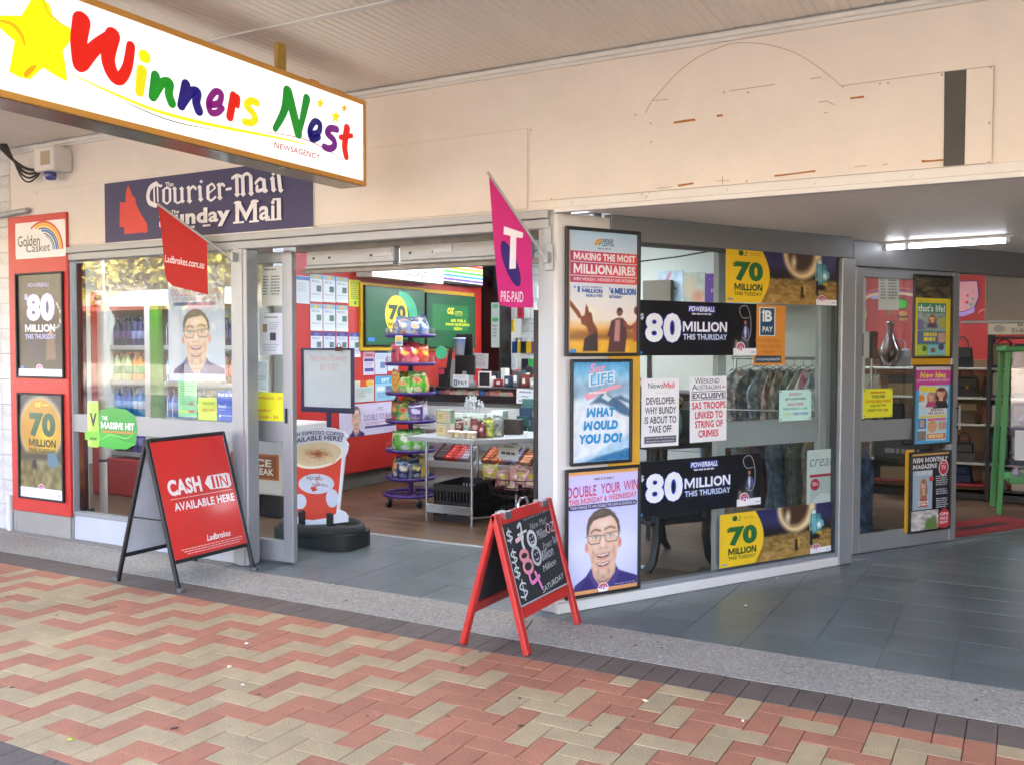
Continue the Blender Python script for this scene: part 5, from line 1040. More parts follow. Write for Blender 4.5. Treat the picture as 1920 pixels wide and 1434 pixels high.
# --- red partition wall with screens
rw = thing('red_partition', 'red interior wall with lottery screens and ticket notices beside the entry', 'wall', (-6.05, 8.4, 0))
def RB(name, m, y0, z0, y1, z1, x0=-.12, x1=0.0): b = MB().use(m); b.box(x0, y0-8.4, z0, x1, y1-8.4, z1, .003); return b.build(name, rw)
zr = onX(640, 890, -6.05).z
RB('red_panel', M_redwall, 6.62, zr, 10.2, 2.35); RB('kick_board', mat('grey_kick_board', '#6f6d68', .5), 6.66, 0, 10.15, zr-.002, -.12, -.06); RB('upper_panel', M_int, 6.62, 2.352, 10.2, 2.72)
RB('end_trim', M_alu_w, 6.60, 0, 6.618, 2.72, -.13, .006)
q = quad_uv('RW', (676, 527), (890, 553), (886, 660), (674, 655), .02); b = MB().use(mat('screen_backing_yellow', '#d0a81e', .5)); b.box(0, q[0]-8.4, q[1], .03, q[2]-8.4, q[3], .003); b.build('yellow_board', rw)
def screen(label, tl, tr, br, bl, draw):
    q = quad_uv('RW', tl, tr, br, bl, .06); t = mount('lottery_screen', label, 'screen', 'RW', q[0], q[1], .06, 'green lottery screens on the red wall'); w, h = q[2]-q[0], q[3]-q[1]
    b = MB().use(M_black); b.box(0, 0.002, 0, w, .029, h, .004); b.build('bezel', t); p = Print(w-.03, h-.03, '#124d2c'); draw(p); p.build('display', t, print_mat('lit_screen', .2, emit=.03), (.015, 0, .015))
def scr1(p):
    p.arc(.57,.45,.30,.42,-10,95,.5,'#2f9a72'); p.ell(.5,.46,.195,.35,'#e8c02c'); p.text('$', .335,.28,.36,.34,'#2f5a20'); p.text('70', .365,.28,.66,.56,'#16391c',.06); p.text('MILLION', .36,.60,.66,.68,'#16391c',.05); p.text('THIS TUESDAY', .37,.70,.65,.74,'#16391c',.02); p.rect(.03,.88,.13,.94,'#2f6fd8')
def scr2(p):
    p.rect(.1,.18,.85,.68,'#1d6a34'); p.text('OZ', .40,.23,.55,.36,'#cfc23a',.06,.2); p.text('LOTTO', .56,.29,.72,.36,'#b9b83a',.04); p.rect(.56,.375,.72,.385,'#8fa03a')
    for t, x0, x1, y in (('ASK FOR A',.47,.80,.45), ('MAXI QUICKPICK',.37,.89,.53), ('NOW',.54,.72,.61)): p.text(t, x0,y,x1,y+.06,'#cfd63c',.04)
screen('left green lottery screen with a gold moon reading 70', (684,533), (797,547), (797,651), (686,648), scr1)
screen('right green lottery screen reading ASK FOR A MAXI QUICKPICK NOW', (800,547), (893,559), (890,656), (800,651), scr2)
# lit lottery sign high on the red wall
q = quad_uv('RW', (698,438), (831,446), (831,532), (698,520), .22); t = mount('lottery_lightbox', 'lit white lightbox with a rainbow arc high on the red wall', 'sign', 'RW', q[0], q[1], .22); w_, h_ = q[2]-q[0], q[3]-q[1]
b = MB().use(M_white); b.box(0, .001, 0, w_, .21, h_, .004); b.build('case', t)
p = Print(w_, h_, '#fbfbff'); p.text('Golden', .38,.46,.78,.66,'#2c2c44',.012); p.text('Casket', .46,.70,.74,.90,'#2c2c44',.012); p.ell(.25,.76,.03,.04,'#d83a8a')
for k, c in enumerate(('#5fd0d8','#8fe0e6','#5fc0cc')): p.arc(.70,.92,.19-k*.028,.55-k*.08,0,85,.09,c)
p.arc(.70,.92,.26,.72,0,60,.02,'#e8a08a'); p.build('face', t, print_mat('lit_face', .4, emit=.05), (0, 0, 0))
q = quad_uv('RW', (831,491), (905,500), (905,534), (831,527), .1); t = mount('rainbow_lightbox', 'lit rainbow striped lightbox strip beside the black column', 'sign', 'RW', q[0], q[1], .1); w_, h_ = q[2]-q[0], q[3]-q[1]
b = MB().use(M_black); b.box(0, .001, -.03, w_, .095, h_, .004); b.build('case', t); p = Print(w_, h_, '#f3f7ff')
for k, c in enumerate(('#e0532c','#f0d03a','#58b84a','#3a9ad0','#6a4ab8')): p.rect(0,.03+k*.2,1,.15+k*.2,c)
p.build('face', t, _mats['lit_face'])
# notices on the red wall
def wp(name, label, cat, x0, y0, x1, y1, draw, base='#d5dde2', group=None):
    f = lambda x, y: (540+x/3.824, 460+y/3.824); a = f(x0, y0); c = f(x1, y1)
    q = box_uv('RW', a[0], a[1], c[0], c[1], .005); return sheet(name, label, cat, 'RW', q, draw, off=.005, base=base, group=group)
def tick(head):
    def d(p):
        p.rect(0,0,1,.17,head); p.ell(.5,.1,.2,.05,'#e0b84a' if head != '#4a4f8f' else '#6a70b0'); p.lines(.1,.22,.9,.32,2,'#8793a0',.5,.2,2,3); p.rect(.5,.4,.88,.62,'#4f7a6c'); p.lines(.1,.7,.85,.78,1,'#a9b3ba',.5); p.rect(0,.88,1,1,'#e0e6ea')
    return d
for j in range(2):
    for i in range(3): wp('ticket_notice', ('upper' if j == 0 else 'lower')+' row ticket notice with pale blue top on the red wall, '+('leftmost', 'middle', 'rightmost')[i]+' of three', 'notice', 160+i*93, 210+i*11+j*212-i*j*5, 248+i*91, 408+i*3+j*206, tick('#8fb6c6'), group='ticket notices on the red wall')
for i in range(4): wp('ticket_notice', 'purple topped ticket notice on the red wall, '+('first', 'second', 'third', 'fourth')[i]+' from the left', 'notice', 164+i*92, 622+i*2, 248+i*90, 800+i*1, tick('#4a4f8f'), '#cfd6ea', 'purple ticket notices on the red wall')
wp('wall_notice', 'white notice at the left end of the red wall next to the sliding door', 'notice', 60, 222, 155, 420, lambda p: (p.rect(0,.02,1,.15,'#5f7fb8'), p.lines(.1,.25,.8,.6,5,'#b3bcc6',.4)))
wp('wall_notice', 'narrow yellow notice beside the left lottery screen', 'notice', 436, 250, 520, 440, lambda p: (p.lines(.15,.1,.85,.75,9,'#7a8a2c',.5), p.rect(.4,.8,.6,.93,'#3f8a3a')), '#dfe23a')
wp('wall_notice', 'pink and purple notice below the left lottery screen', 'notice', 540, 755, 620, 930, lambda p: (p.rect(0,0,1,.3,'#c99aa8'), p.rect(.08,.33,.92,.45,'#4a3f7a'), p.lines(.1,.5,.9,.68,4,'#8a86b0'), p.rect(.1,.72,.9,.86,'#4a4f8f'), p.lines(.2,.15,.8,.25,1,'#b03a5a',.8,.05)), '#d9cfe0')
wp('wall_notice', 'blue and white notice right of the pink and purple notice', 'notice', 625, 750, 710, 925, lambda p: (p.rect(0,0,1,.14,'#4a5f94'), p.lines(.1,.2,.9,.4,4,'#8f9ab8'), p.rect(.4,.5,.8,.75,'#6f86b0')), '#ccd6e6')
wp('wall_notice', 'pale notice behind the red chip bags', 'notice', 715, 755, 790, 900, lambda p: (p.rect(0,0,1,.14,'#8fa6b8'), p.lines(.1,.25,.9,.7,6,'#a9b3c0')), '#cfd8e0')
wp('wall_notice', 'light blue poster left of the yellow chip bags', 'poster', 625, 935, 770, 1110, lambda p: (p.rect(0,0,1,.3,'#58a9d0'), p.text('SET', .3,.1,.7,.25,'#e6eef2',.05), p.rect(.08,.42,.45,.6,'#e4ecf0'), p.rect(.55,.42,.92,.6,'#4a94c0'), p.lines(.1,.68,.9,.9,4,'#5f9ab8')), '#9fd0e6')
wp('wall_notice', 'collage of coloured leaflets on the red wall behind the whiteboard stand', 'notice', 474, 968, 616, 1120, lambda p: (p.rect(.3,0,.7,.3,'#d8502c'), p.rect(.6,.02,.95,.25,'#e0b83a'), p.rect(.05,.05,.3,.2,'#cfd8a0'), p.lines(.1,.4,.6,.8,5,'#9aa8a0'), p.rect(.55,.35,.9,.6,'#a9c9c0')), '#cbd3d0')
def wide_win(p):
    cv = Cv(50, 44, '#d6cfe6'); face_man(cv, lambda x, y: ((x-870)/480, (y-262)/610)); p.pic(.14,.02,.42,1,cv); p.text('DOUBLE YOUR WIN', .42,.36,.98,.56,'#6b3f86',.0,slope=-.05); p.text('THIS MONDAY & WEDNESDAY', .43,.60,.98,.68,'#d0506a',.0,slope=-.04); p.rect(.43,.72,.98,.79,'#4a4a80'); p.text('LOTTO', .66,.14,.74,.2,'#5a5a6a',.03); p.rect(.64,.22,.76,.235,'#9a96a8')
wp('face_banner', 'wide lilac banner of a grinning man on the red wall, DOUBLE YOUR WIN', 'poster', 368, 1130, 775, 1355, wide_win, '#d6cfe6')
# --- counter, column, slatted wall behind
ct = thing('counter', 'long shop counter with a black top and white slatted front', 'counter', (-4.3, 8.6, 0)); L = 1.72
ztop = onY(900, 727, 8.6).z; zbb = onY(900, 755, 8.6).z
b = MB().use(mat('black_counter_edge', '#17181a', .35, var=.1)); b.box(-L, 0, zbb, L, .62, ztop-.085, .004); b.build('fascia', ct)
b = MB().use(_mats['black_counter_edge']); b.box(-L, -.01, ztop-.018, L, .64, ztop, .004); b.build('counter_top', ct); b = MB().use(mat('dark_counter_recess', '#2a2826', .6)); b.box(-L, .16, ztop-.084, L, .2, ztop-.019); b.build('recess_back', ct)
M_slat = mat('white_slat_board', '#c2c8c6', .5, var=.04)
sl = None
for k in range(6):
    z = .12+k*.118
    if sl is None: b = MB().use(M_slat); b.box(-L, 0, 0, L, .02, .110, .003); sl = b.build('slat', ct); sl.location = (0, .012, z)
    else: instance('slat', sl, ct, (0, .012, z))
b = MB().use(M_grout); b.box(-L, .034, 0, L, .05, zbb); b.build('backing', ct)
col_ = thing('black_column', 'black square column at the end of the red wall behind the counter', 'column', ((onY(893,600,10.22).x+onY(936,600,10.22).x)/2, 10.38, 0)); b = MB().use(mat('black_laminate', '#141416', .3)); hw_ = (onY(936,600,10.22).x-onY(893,600,10.22).x)/2; b.box(-hw_, -.16, 0, hw_, .16, 2.715, .006); b.build('shaft', col_)
sw = thing('slatted_wall', 'white slatted display wall behind the counter', 'wall', (-4.0, 10.7, 0)); sl = None
for k in range(17):
    if sl is None: b = MB().use(M_slat); b.box(-1.75, 0, 0, 1.75, .018, .098, .002); sl = b.build('slat', sw); sl.location = (0, 0, .95)
    else: instance('slat', sl, sw, (0, 0, .95+k*.103))
b = MB().use(M_grout); b.box(-1.75, .02, 0, 1.75, .05, 2.71); b.build('backing', sw)
# goods: soft bags, boxes, packets
M_foil = print_mat('foil_bag', .28, coat=.4); M_card = print_mat('printed_card', .6)
def bag_mesh(w, h, d, c1, c2, c3, seed):
    q = random.Random(seed*7+3); W, H = 13, 17; b = MB().use(M_foil); ph = q.random()*6; lx, ly = q.uniform(-.06, .06), q.uniform(.52, .64); la = q.uniform(-.5, .5)
    crease = [(q.uniform(0, 6), q.uniform(3, 8), q.uniform(-1, 1)) for _ in range(5)]
    for side in (-1, 1):
        vs = []; cs = []
        for j in range(H):
            for i in range(W):
                u, v = i/(W-1), j/(H-1); t = min(1, max(0, (v-.02)/.90)); bul = (max(0, math.sin(math.pi*u))**.62)*(max(0, math.sin(math.pi*t))**.48)*(1.12-.35*t)
                wr = sum(.05*math.sin(p_+f*(v*2+g*u*3)) for p_, f, g in crease)*bul
                x = (u-.5)*w*(1-.07*math.sin(math.pi*t)+.03*math.sin(ph+v*9)); y = side*d/2*(bul+wr*.5); z = v*h+(.006*math.sin(u*11+ph) if v > .93 else 0)+.012*math.sin(ph+u*2.2)*v
                if v > .88: y += .012*math.sin(ph+u*4)*(v-.88)/.12
                vs.append((x, y, z)); dx, dy = u-.5-lx, (v-ly)*1.25; ex = (dx*math.cos(la)+dy*math.sin(la))/.33; ey = (-dx*math.sin(la)+dy*math.cos(la))/.17
                e = math.hypot(ex, ey); e2 = math.hypot((u-.5-lx*2)/.27, (v-.20)/.12); k_ = C(c1)
                if e < .62: k_ = C(c3)
                elif e < 1: k_ = tuple(.5*a_+.5*b_ for a_, b_ in zip(C(c2), C(c3)))
                elif e2 < 1: k_ = C(c2)
                elif v > .94 or v < .04: k_ = tuple(.7*a_+.25 for a_ in C(c1))
                elif abs(v-.80-.1*u) < .035: k_ = C(c2)
                g_ = q.uniform(.82, 1.12); cs.append(tuple(min(.8, a_*g_) for a_ in k_))
        n0 = len(b.v); b.add(vs, [(j*W+i, j*W+i+1, (j+1)*W+i+1, (j+1)*W+i) if side < 0 else (j*W+i, (j+1)*W+i, (j+1)*W+i+1, j*W+i+1) for j in range(H-1) for i in range(W-1)], True)
        b.c[n0:] = cs
    b.usecol = True; return b
bag_cache = {}
def put_bag(name, label, loc, rotz, w, h, d, cols, seed=1, tilt=0.0, group=None, cat='snack bag'):
    k = (w, round(h, 2), d, cols, seed % 3)
    if k in bag_cache: o = bpy.data.objects.new(name, bag_cache[k]); COL.objects.link(o)
    else: o = bag_mesh(w, h, d, *cols, seed % 3).build(name); bag_cache[k] = o.data
    o.location = loc; o.rotation_euler = (tilt, 0, rotz); return tag(o, label, cat, group)
def carton(name, label, cat, loc, rotz, w, d, h, base, draw=None, group=None, m=None):
    t = thing(name, label, cat, loc, rotz, group); b = MB().use(m or mat('card_'+base[1:], base, .6, var=.06)); b.box(-w/2, 0, 0, w/2, d, h, .002); b.build('carton', t)
    if draw: p = Print(w, h, None); p.k = 2; draw(p); p.build('label_print', t, M_card, (-w/2, -.0006, 0))
    return t
# --- purple snack stand
STX, STY = -5.0, 7.14
M_pur = mat('purple_powdercoat', '#3b2170', .4, var=.08)
st = thing('snack_stand', 'purple tiered wire snack stand on castors full of chip bags', 'display stand', (STX, STY, 0))
tz = [onY(770, py, STY-.1).z for py in (900, 848, 793, 741, 686, 633)]
b = MB().use(M_pur); b.tube([(0, 0, .09), (0, 0, tz[-1]+.03)], .022, 12); b.build('pole', st)
b = MB().use(M_pur); n = 28
ringp = [(.25*math.cos(2*math.pi*k/n), .25*math.sin(2*math.pi*k/n), .105) for k in range(n+1)]; b.tube(ringp, .016, 8, False)
for a in range(4): b.bar((0, 0, .105), (.25*math.cos(a*math.pi/2+.5), .25*math.sin(a*math.pi/2+.5), .105), .05, .02)
b.build('base_ring', st)
for a in range(5):
    an = a*2*math.pi/5-1.9; b = MB().use(M_chrome); x, y = .245*math.cos(an), .245*math.sin(an); b.box(x-.008, y-.02, .05, x+.008, y+.02, .092, .002); b.use(M_black)
    b.lathe([(.0, -.010), (.034, -.010), (.036, 0), (.034, .010), (.0, .010)], 14); m0 = len(b.v)-70
    for i in range(m0, len(b.v)): p_ = b.v[i]; b.v[i] = Vector((x+p_.z, y+p_.x, .037+p_.y))
    b.build('castor', st)
M_clear = glass_mat('clear_acrylic', (.92, .9, .96), 1.2, .05)
for k, z in enumerate(tz):
    b = MB().use(M_pur); r = .225; b.lathe([(.02, 0), (r, 0), (r+.01, .012), (r+.01, .03), (r+.004, .03), (r+.002, .014), (.02, .012)], 20, (0, 0, z)); b.build('tray', st)
    b = MB().use(M_clear); b.lathe([(r+.006, .03), (r+.006, .085)], 20, (0, 0, z)); b.build('acrylic_rim', st)
tier_bags = [   # (colours, plain words) round each tray, starting at the front left
 [(('#2c3f6a', '#cfd4da', '#d8a04a'), 'navy'), (('#25304a', '#8fa8c8', '#d8c8a0'), 'dark blue'), (('#1f2a40', '#b8c0c8', '#e0c85a'), 'blue black'), (('#c9a83a', '#e8dca0', '#4f7a3a'), 'yellow'), (('#b9a03a', '#e8dca0', '#3f6a4a'), 'mustard')],
 [(('#5fb53a', '#d8ecc0', '#2a3a30'), 'bright green'), (('#6cc04a', '#e6f2d8', '#f0f0e0'), 'lime'), (('#58b038', '#d8ecc0', '#2a3a30'), 'leaf green'), (('#d9dcd8', '#7cc85a', '#3a5a9a'), 'whitish'), (('#7cc85a', '#e6f2d8', '#3a5a9a'), 'pale green')],
 [(('#2f7a34', '#d04a34', '#e0b84a'), 'dark green'), (('#3a8a3c', '#e0b84a', '#d04a34'), 'forest green'), (('#5a3a88', '#d8d0e0', '#b9b2c8'), 'purple'), (('#c3c6cc', '#8a7aa8', '#d8d8dc'), 'silver'), (('#4a2a78', '#b98a9a', '#b9b2c8'), 'deep purple')],
 [(('#d99a24', '#f0d080', '#e0a830'), 'golden yellow'), (('#5fb02f', '#e0d890', '#d86a2c'), 'lime green'), (('#66b634', '#e8e0a8', '#d8562c'), 'apple green'), (('#58a82c', '#e0d890', '#d8902c'), 'mid green'), (('#c9d0c8', '#a8402c', '#2c2c34'), 'white')],
 [(('#b8284a', '#e0607a', '#2c2030'), 'crimson'), (('#c02a50', '#e8788a', '#e8c83a'), 'raspberry red'), (('#c8304a', '#e8607a', '#e8c83a'), 'scarlet'), (('#d84a2c', '#f0906a', '#e8c83a'), 'orange red'), (('#d8562c', '#f4a87a', '#d8b83a'), 'orange')],
 [(('#5f7ea8', '#cfd4da', '#c9a070'), 'blue'), (('#6f8cb0', '#c9a070', '#d8d4c8'), 'pale blue'), (('#4f6a94', '#d8c8b0', '#c9a070'), 'steel blue'), (('#7a92b4', '#c9a070', '#e0dcd0'), 'powder blue'), (('#58749c', '#cfd4da', '#b98a60'), 'mid blue')]]
tn = ('lowest', 'second lowest', 'third lowest', 'third highest', 'second highest', 'top')
place = ('front left', 'front', 'front right', 'right', 'left')
for k, z in enumerate(tz):
    for i, (c, d) in enumerate(tier_bags[k]):
        for rep, (rr, dh) in enumerate(((.150, 0.0), (.062, .022))):
            an = R((240, 281, 322, 5, 198)[i])+rnd.uniform(-.07, .07)+(.5 if rep else 0); h = (.165 if k == 5 else .195)+dh+rnd.uniform(-.02, .02)
            if rep and (i in (1, 3, 4) or k == 5): continue
            if rep: c = (c[2], c[0], c[1]) if i == 0 else c
            put_bag('snack_bag', '%s snack bag, %s%s of the %s tray on the purple stand' % (d if not rep or i else 'odd', 'inner ' if rep else '', place[i], tn[k]), (STX+rr*math.cos(an), STY+rr*math.sin(an), z+.013), an+math.pi/2+rnd.uniform(-.22, .22), .15 if rep else .142, h, .062, c, i+k+rep, R(rnd.uniform(-14, 2)), 'snack bags on the purple stand')
    for i in range(4):      # the far side of the tray
        an = R(45+i*38); c, d = tier_bags[k][(i*2) % 5]; put_bag('snack_bag', '%s snack bag at the back of the %s tray on the purple stand' % (d, tn[k]), (STX+.15*math.cos(an), STY+.15*math.sin(an), z+.013), an+math.pi/2, .165, .19, .07, c, i+k, R(-8), 'snack bags on the purple stand')
# price cards
for (px, py, s) in ((748, 638, '#b9d0dc'),):
    q = onY(px, py, STY-.25); sheet('price_card', 'small price card clipped to the top tray of the purple stand', 'price card', 'F', (q.x-.04, q.z-.05, q.x+.04, q.z+.04), lambda p: (p.rect(.1,.1,.9,.55,'#e0b84a'), p.rect(.1,.6,.9,.9,'#6f9ab8')), off=YF-STY+.25)
# --- chrome table with boxed gifts
A0, B0 = onZ(800, 975), onZ(885, 985); ztb = onY(800, 826, A0.y).z
tb = thing('chrome_table', 'narrow chrome legged display table in front of the counter', 'table', (A0.x, A0.y, 0)); dx = B0.x-A0.x; TD = 1.25
ux = Vector((1.02, 0, 0)); sh_ = Vector((.0, 0, 0)); FR = .50
b = MB().use(M_alu_w); b.slab([(-.17, -.04), (FR, -.06), (1.0, .52), (1.0, .9), (-.17, .9)], ztb, ztb+.035); b.build('table_top', tb)
for (x, y) in ((0, 0), (dx, -.02), (.95, .62), (.02, .8)): b = MB().use(M_chrome); b.tube([(x, y, 0), (x, y, ztb)], .013, 10); b.build('leg', tb)
b = MB().use(M_chrome); b.box(0, -.02, .075, dx, .0, .15, .004); b.bar((dx, 0, .06), (.95, .62, .06), .014); b.bar((0, 0, .1), (.02, .8, .1), .014); b.build('lower_rail', tb)
tt = Vector((A0.x, A0.y, ztb+.036))
def tpos(px, dy): v = ray(px, 800); t = (A0.y+dy)/v.y; return Vector((v.x*t, A0.y+dy, tt.z))
def giftbox(p): p.rect(.06,.06,.94,.94,'#b9b59a'); p.rect(.12,.15,.6,.85,'#d9c48a'); p.ell(.78,.4,.1,.22,'#c9a3b0'); p.lines(.2,.3,.5,.7,3,'#8a7a5a')
carton('gift_box', 'cream boxed gift set, lower of two stacked at the left end of the chrome table', 'box', tpos(832, .1), R(4), .145, .06, .105, '#d6d2b8', giftbox); P_ = tpos(831, .1); P_.z += .107; carton('gift_box', 'green edged boxed gift set, upper of two stacked on the chrome table', 'box', P_, R(-2), .15, .06, .115, '#8fa88a', giftbox)
for i, (px, dy, lab) in enumerate(((858, .45, 'first'), (880, .45, 'second'), (897, .45, 'third'), (918, .5, 'fourth'), (932, .52, 'fifth'))):
    def mug(p, i=i): p.rect(.0,0,1,.2,'#e0e4dc'); p.rect(0,.5,1,.58,'#c9806a'); p.poly([(.7,.25),(.6,.4),(.62,.75),(.9,.75),(.9,.35)], '#8a4a3a')
    carton('mug_carton', 'pale green mug carton at the back of the chrome table, %s from the left' % lab, 'box', tpos(px, dy), R(rnd.uniform(-6, 6)), .115, .09, .17 if i < 4 else .2, '#a9c9b6', mug, 'mug cartons on the chrome table')
for i, px in enumerate((846, 857, 869, 882, 888)):
    o = MB(); o.use(M_card); o.lathe([(0, 0), (.024, 0), (.028, .045), (.03, .05), (.03, .06), (0, .061)], 14, cols=['#e3dcc0', '#e3dcc0', '#dfc98a' if i % 2 else '#c9a88a', '#efece4', '#efece4', '#f1efe8']); o = o.build('candle_tub'); o.location = tpos(px, .03+.01*(i % 2)); tag(o, ('yellow' if i % 2 else 'brown')+' banded candle tub on the front edge of the chrome table, '+('first', 'second', 'third', 'fourth', 'fifth')[i]+' from the left', 'tub', 'candle tubs on the chrome table')
for i, (px, dy, cols, h, w) in enumerate(((892, .12, ('#6a2a2a', '#8a4a44', '#b98a84'), .15, .1), (902, .14, ('#7a3030', '#9a5a50', '#c9a09a'), .14, .09), (916, .2, ('#a9b83a', '#dfe08a', '#5f7a2a'), .17, .1), (934, .3, ('#7f8486', '#b9bcbc', '#5a6064'), .17, .1))):
    put_bag('gift_bag', ('dark red gift bag at the middle of the chrome table', 'second dark red gift bag beside the yellow green one', 'yellow green gift bag on the chrome table', 'grey gift bag at the right of the chrome table')[i], tpos(px, dy), R(8), w, h, .06, cols, i, 0, cat='gift bag')
carton('dark_carton', 'dark brown carton at the right end of the chrome table', 'box', tpos(957, .52), R(8), .17, .1, .13, '#3a322c')
bq = thing('bouquet', 'cluster of white tissue topped lollipops behind the mug cartons', 'lollipops', tpos(884, .62)); b = MB().use(mat('tissue_white', '#d3d8de', .6))
for i in range(26): a, r0 = rnd.random()*6.28, rnd.random()*.13; x, y = r0*math.cos(a), .4*r0*math.sin(a); z = .2+rnd.random()*.07; b.tube([(x*.5, y, 0), (x, y, z)], .002, 4); b.lathe([(0, 0), (.012, .006), (.016, .018), (.006, .032), (.014, .05)], 6, (x, y, z))
b.build('lollipop', bq, kind='stuff')
for i in range(7):
    P_ = tpos(846+i*15, .30); c_ = ('#b8a878', '#6a3a34', '#8fa89a', '#c9b8a0', '#5a4a4a', '#a87a6a', '#7a8a5a')[i]
    put_bag('gift_bag', '%s gift packet in the middle row of the chrome table, %s from the left' % (('straw', 'maroon', 'sage', 'cream', 'dark brown', 'dusty pink', 'olive')[i], TH[i]), P_, rnd.uniform(-.3, .3), .085, .11+.03*(i % 3), .05, (c_, '#d8d0c0', '#8a5a4a'), i, 0, 'gift packets on the chrome table', 'gift packet')
for i in range(11):      # row of small white tubs on the counter front shelf
    P_ = onY(822+i*9.5, 800, 8.45); o = MB().use(M_card); o.lathe([(0, 0), (.02, 0), (.026, .05), (.027, .055), (0, .056)], 10, cols=['#d3d6d2', '#d3d6d2', '#b9c4c0', '#e0e2de', '#e0e2de']); o = o.build('white_tub'); o.location = (P_.x, 8.47, P_.z-.02); tag(o, 'small white tub on the ledge of the counter front, %s from the left' % TH[i], 'tub', 'white tubs on the counter ledge')
o = MB().use(M_alu_w); o.box(-.62, -.08, -.02, .55, .14, -.002, .003); P_ = onY(870, 800, 8.45); o = o.build('counter_ledge'); o.location = (P_.x, 8.46, P_.z-.02); tag(o, 'thin pale ledge on the white counter front behind the snack stand', 'ledge')
# sloping card racks right of the table
rk = thing('card_rack', 'sloping rack of dark blue and green packets at the right end of the counter', 'rack', Vector((-4.42, 8.28, 0)))
b = MB().use(M_black); b.box(-.14, 0, .52, .34, .25, .54); b.bar((-.14, .22, .5), (-.14, .3, .9), .012); b.bar((.34, .22, .5), (.34, .3, .9), .012); b.build('frame', rk)
for j in range(4):
    for i in range(3):
        b = MB().use(mat('packet_'+str((i+j) % 4), ('#26344a', '#2f5a54', '#35506a', '#4a7a72')[(i+j) % 4], .4)); b.box(-.13+i*.16, .03+j*.06, .56+j*.085, .01+i*.16, .045+j*.06, .68+j*.085, .002); b.build('packet', rk)
# paper signs hanging on the furniture
def hang(label, pts, y, draw):
    q = [onY(px, py, y) for px, py in pts]; u0, u1 = min(k.x for k in q), max(k.x for k in q); z0, z1 = min(k.z for k in q), max(k.z for k in q)
    return sheet('paper_sign', label, 'notice', 'F', (u0, z0, u1, z1), draw, off=YF-y, base='#d0d8de', rot=R(2))
hang('white paper price sign hanging from the right edge of the chrome table', ((934,819), (972,862)), A0.y+.45, lambda p: (p.lines(.1,.13,.9,.26,1,'#5a666e',.9,.05,3,5), p.lines(.25,.34,.75,.46,1,'#8a949a',.7,.05), p.lines(.15,.64,.85,.76,1,'#4a545c',.9,.05,5,4)))
hang('white paper notice hanging over the counter edge at the right', ((968,728), (1001,757)), 8.56, lambda p: (p.lines(.15,.15,.85,.3,1,'#7a868e',.7), p.lines(.3,.45,.7,.58,1,'#8a949a',.7), p.lines(.15,.75,.85,.88,1,'#7a868e',.7)))
hang('white printed notice on the black column above the counter', ((881,662), (915,691)), 9.6, lambda p: [p.lines(.08,.1+.13*k,.92,.2+.13*k,1,('#8a8f98', '#c08a84')[k % 2 == 1],.5,.2,k) for k in range(6)])
# --- counter top goods: till, card reader, small packets
def cpos(px, y, z=None): v = ray(px, 720); t = y/v.y; return Vector((v.x*t, y, ztop+.001 if z is None else z))
tl = thing('till_screen', 'grey till screen with a bill payment card in front, on the counter', 'till', cpos(864, 8.85)); b = MB().use(M_alu); b.box(-.1, .0, 0, .1, .16, .05, .004); b.bar((0, .08, .05), (0, .1, .16), .05); b.build('stand', tl); b = MB().use(M_black); b.box(-.13, .08, .12, .13, .11, .34, .006); b.build('screen', tl)
P_ = cpos(864, 8.66); sheet('payment_card', 'white card reading B PAY standing on the counter', 'card', 'F', (P_.x-.1, ztop+.005, P_.x+.1, ztop+.135), lambda p: (p.rect(.05,.45,.27,.9,'#2f4a70'), p.text('B', .12,.55,.22,.8,'#dfe6ea',.03), p.text('PAY', .32,.52,.92,.86,'#3a4656',.02), p.lines(.15,.12,.85,.3,2,'#b3bcc4')), off=YF-8.66, base='#dde3e6')
td = thing('ticket_display', 'white cup on a black and grey ticket display beside the till', 'display', cpos(866, 9.05, ztop+.30)); b = MB().use(M_black); b.box(-.09, .02, 0, .13, .05, .28, .004); b.build('back', td); b = MB().use(M_card); b.lathe([(0, 0), (.05, 0), (.07, .2), (.072, .22), (0, .22)], 14, (0, -.05, .02), ['#c9cdd0', '#c9cdd0', '#4f6a94', '#e8e8ea', '#e8e8ea']); b.build('cup', td); b = MB().use(M_alu_w); b.box(-.1, -.1, -.3, .12, .06, 0, .004); b.build('stand', td)
gs = thing('round_card_stand', 'black leaflet stand with a round mint green card on the counter', 'display', cpos(829, 8.75)); b = MB().use(M_black); b.box(-.05, 0, 0, .07, .06, .2, .005); b.bar((.05, .03, .1), (.1, .03, .42), .06, .02); b.build('stand', gs); b = MB().use(mat('mint_card', '#4fc796', .5)); b.tube([(.0, -.02, .37), (.0, -.015, .37)], .075, 22); b.build('disc', gs); b = MB().use(mat('red_leaflet', '#b8364a', .5)); b.box(-.05, -.006, .13, .03, -.002, .19); b.build('leaflet', gs)
fr_ = thing('photo_stand', 'small white rimmed black frame standing on the counter', 'frame', cpos(908, 8.8)); b = MB().use(M_white)
for q in ((-.08, 0, -.065, .17), (.065, 0, .08, .17), (-.065, 0, .065, .015), (-.065, .155, .065, .17)): b.box(q[0], 0, q[1], q[2], .02, q[3], .003)
b.build('rim', fr_); b = MB().use(M_black); b.box(-.064, .004, .016, .064, .014, .154); b.build('screen', fr_)
pc = ('#2f6ab0', '#8a5a5a', '#b98a94', '#c98a74', '#a9b8a8', '#c99a94', '#b3b8ba', '#c9a08a')
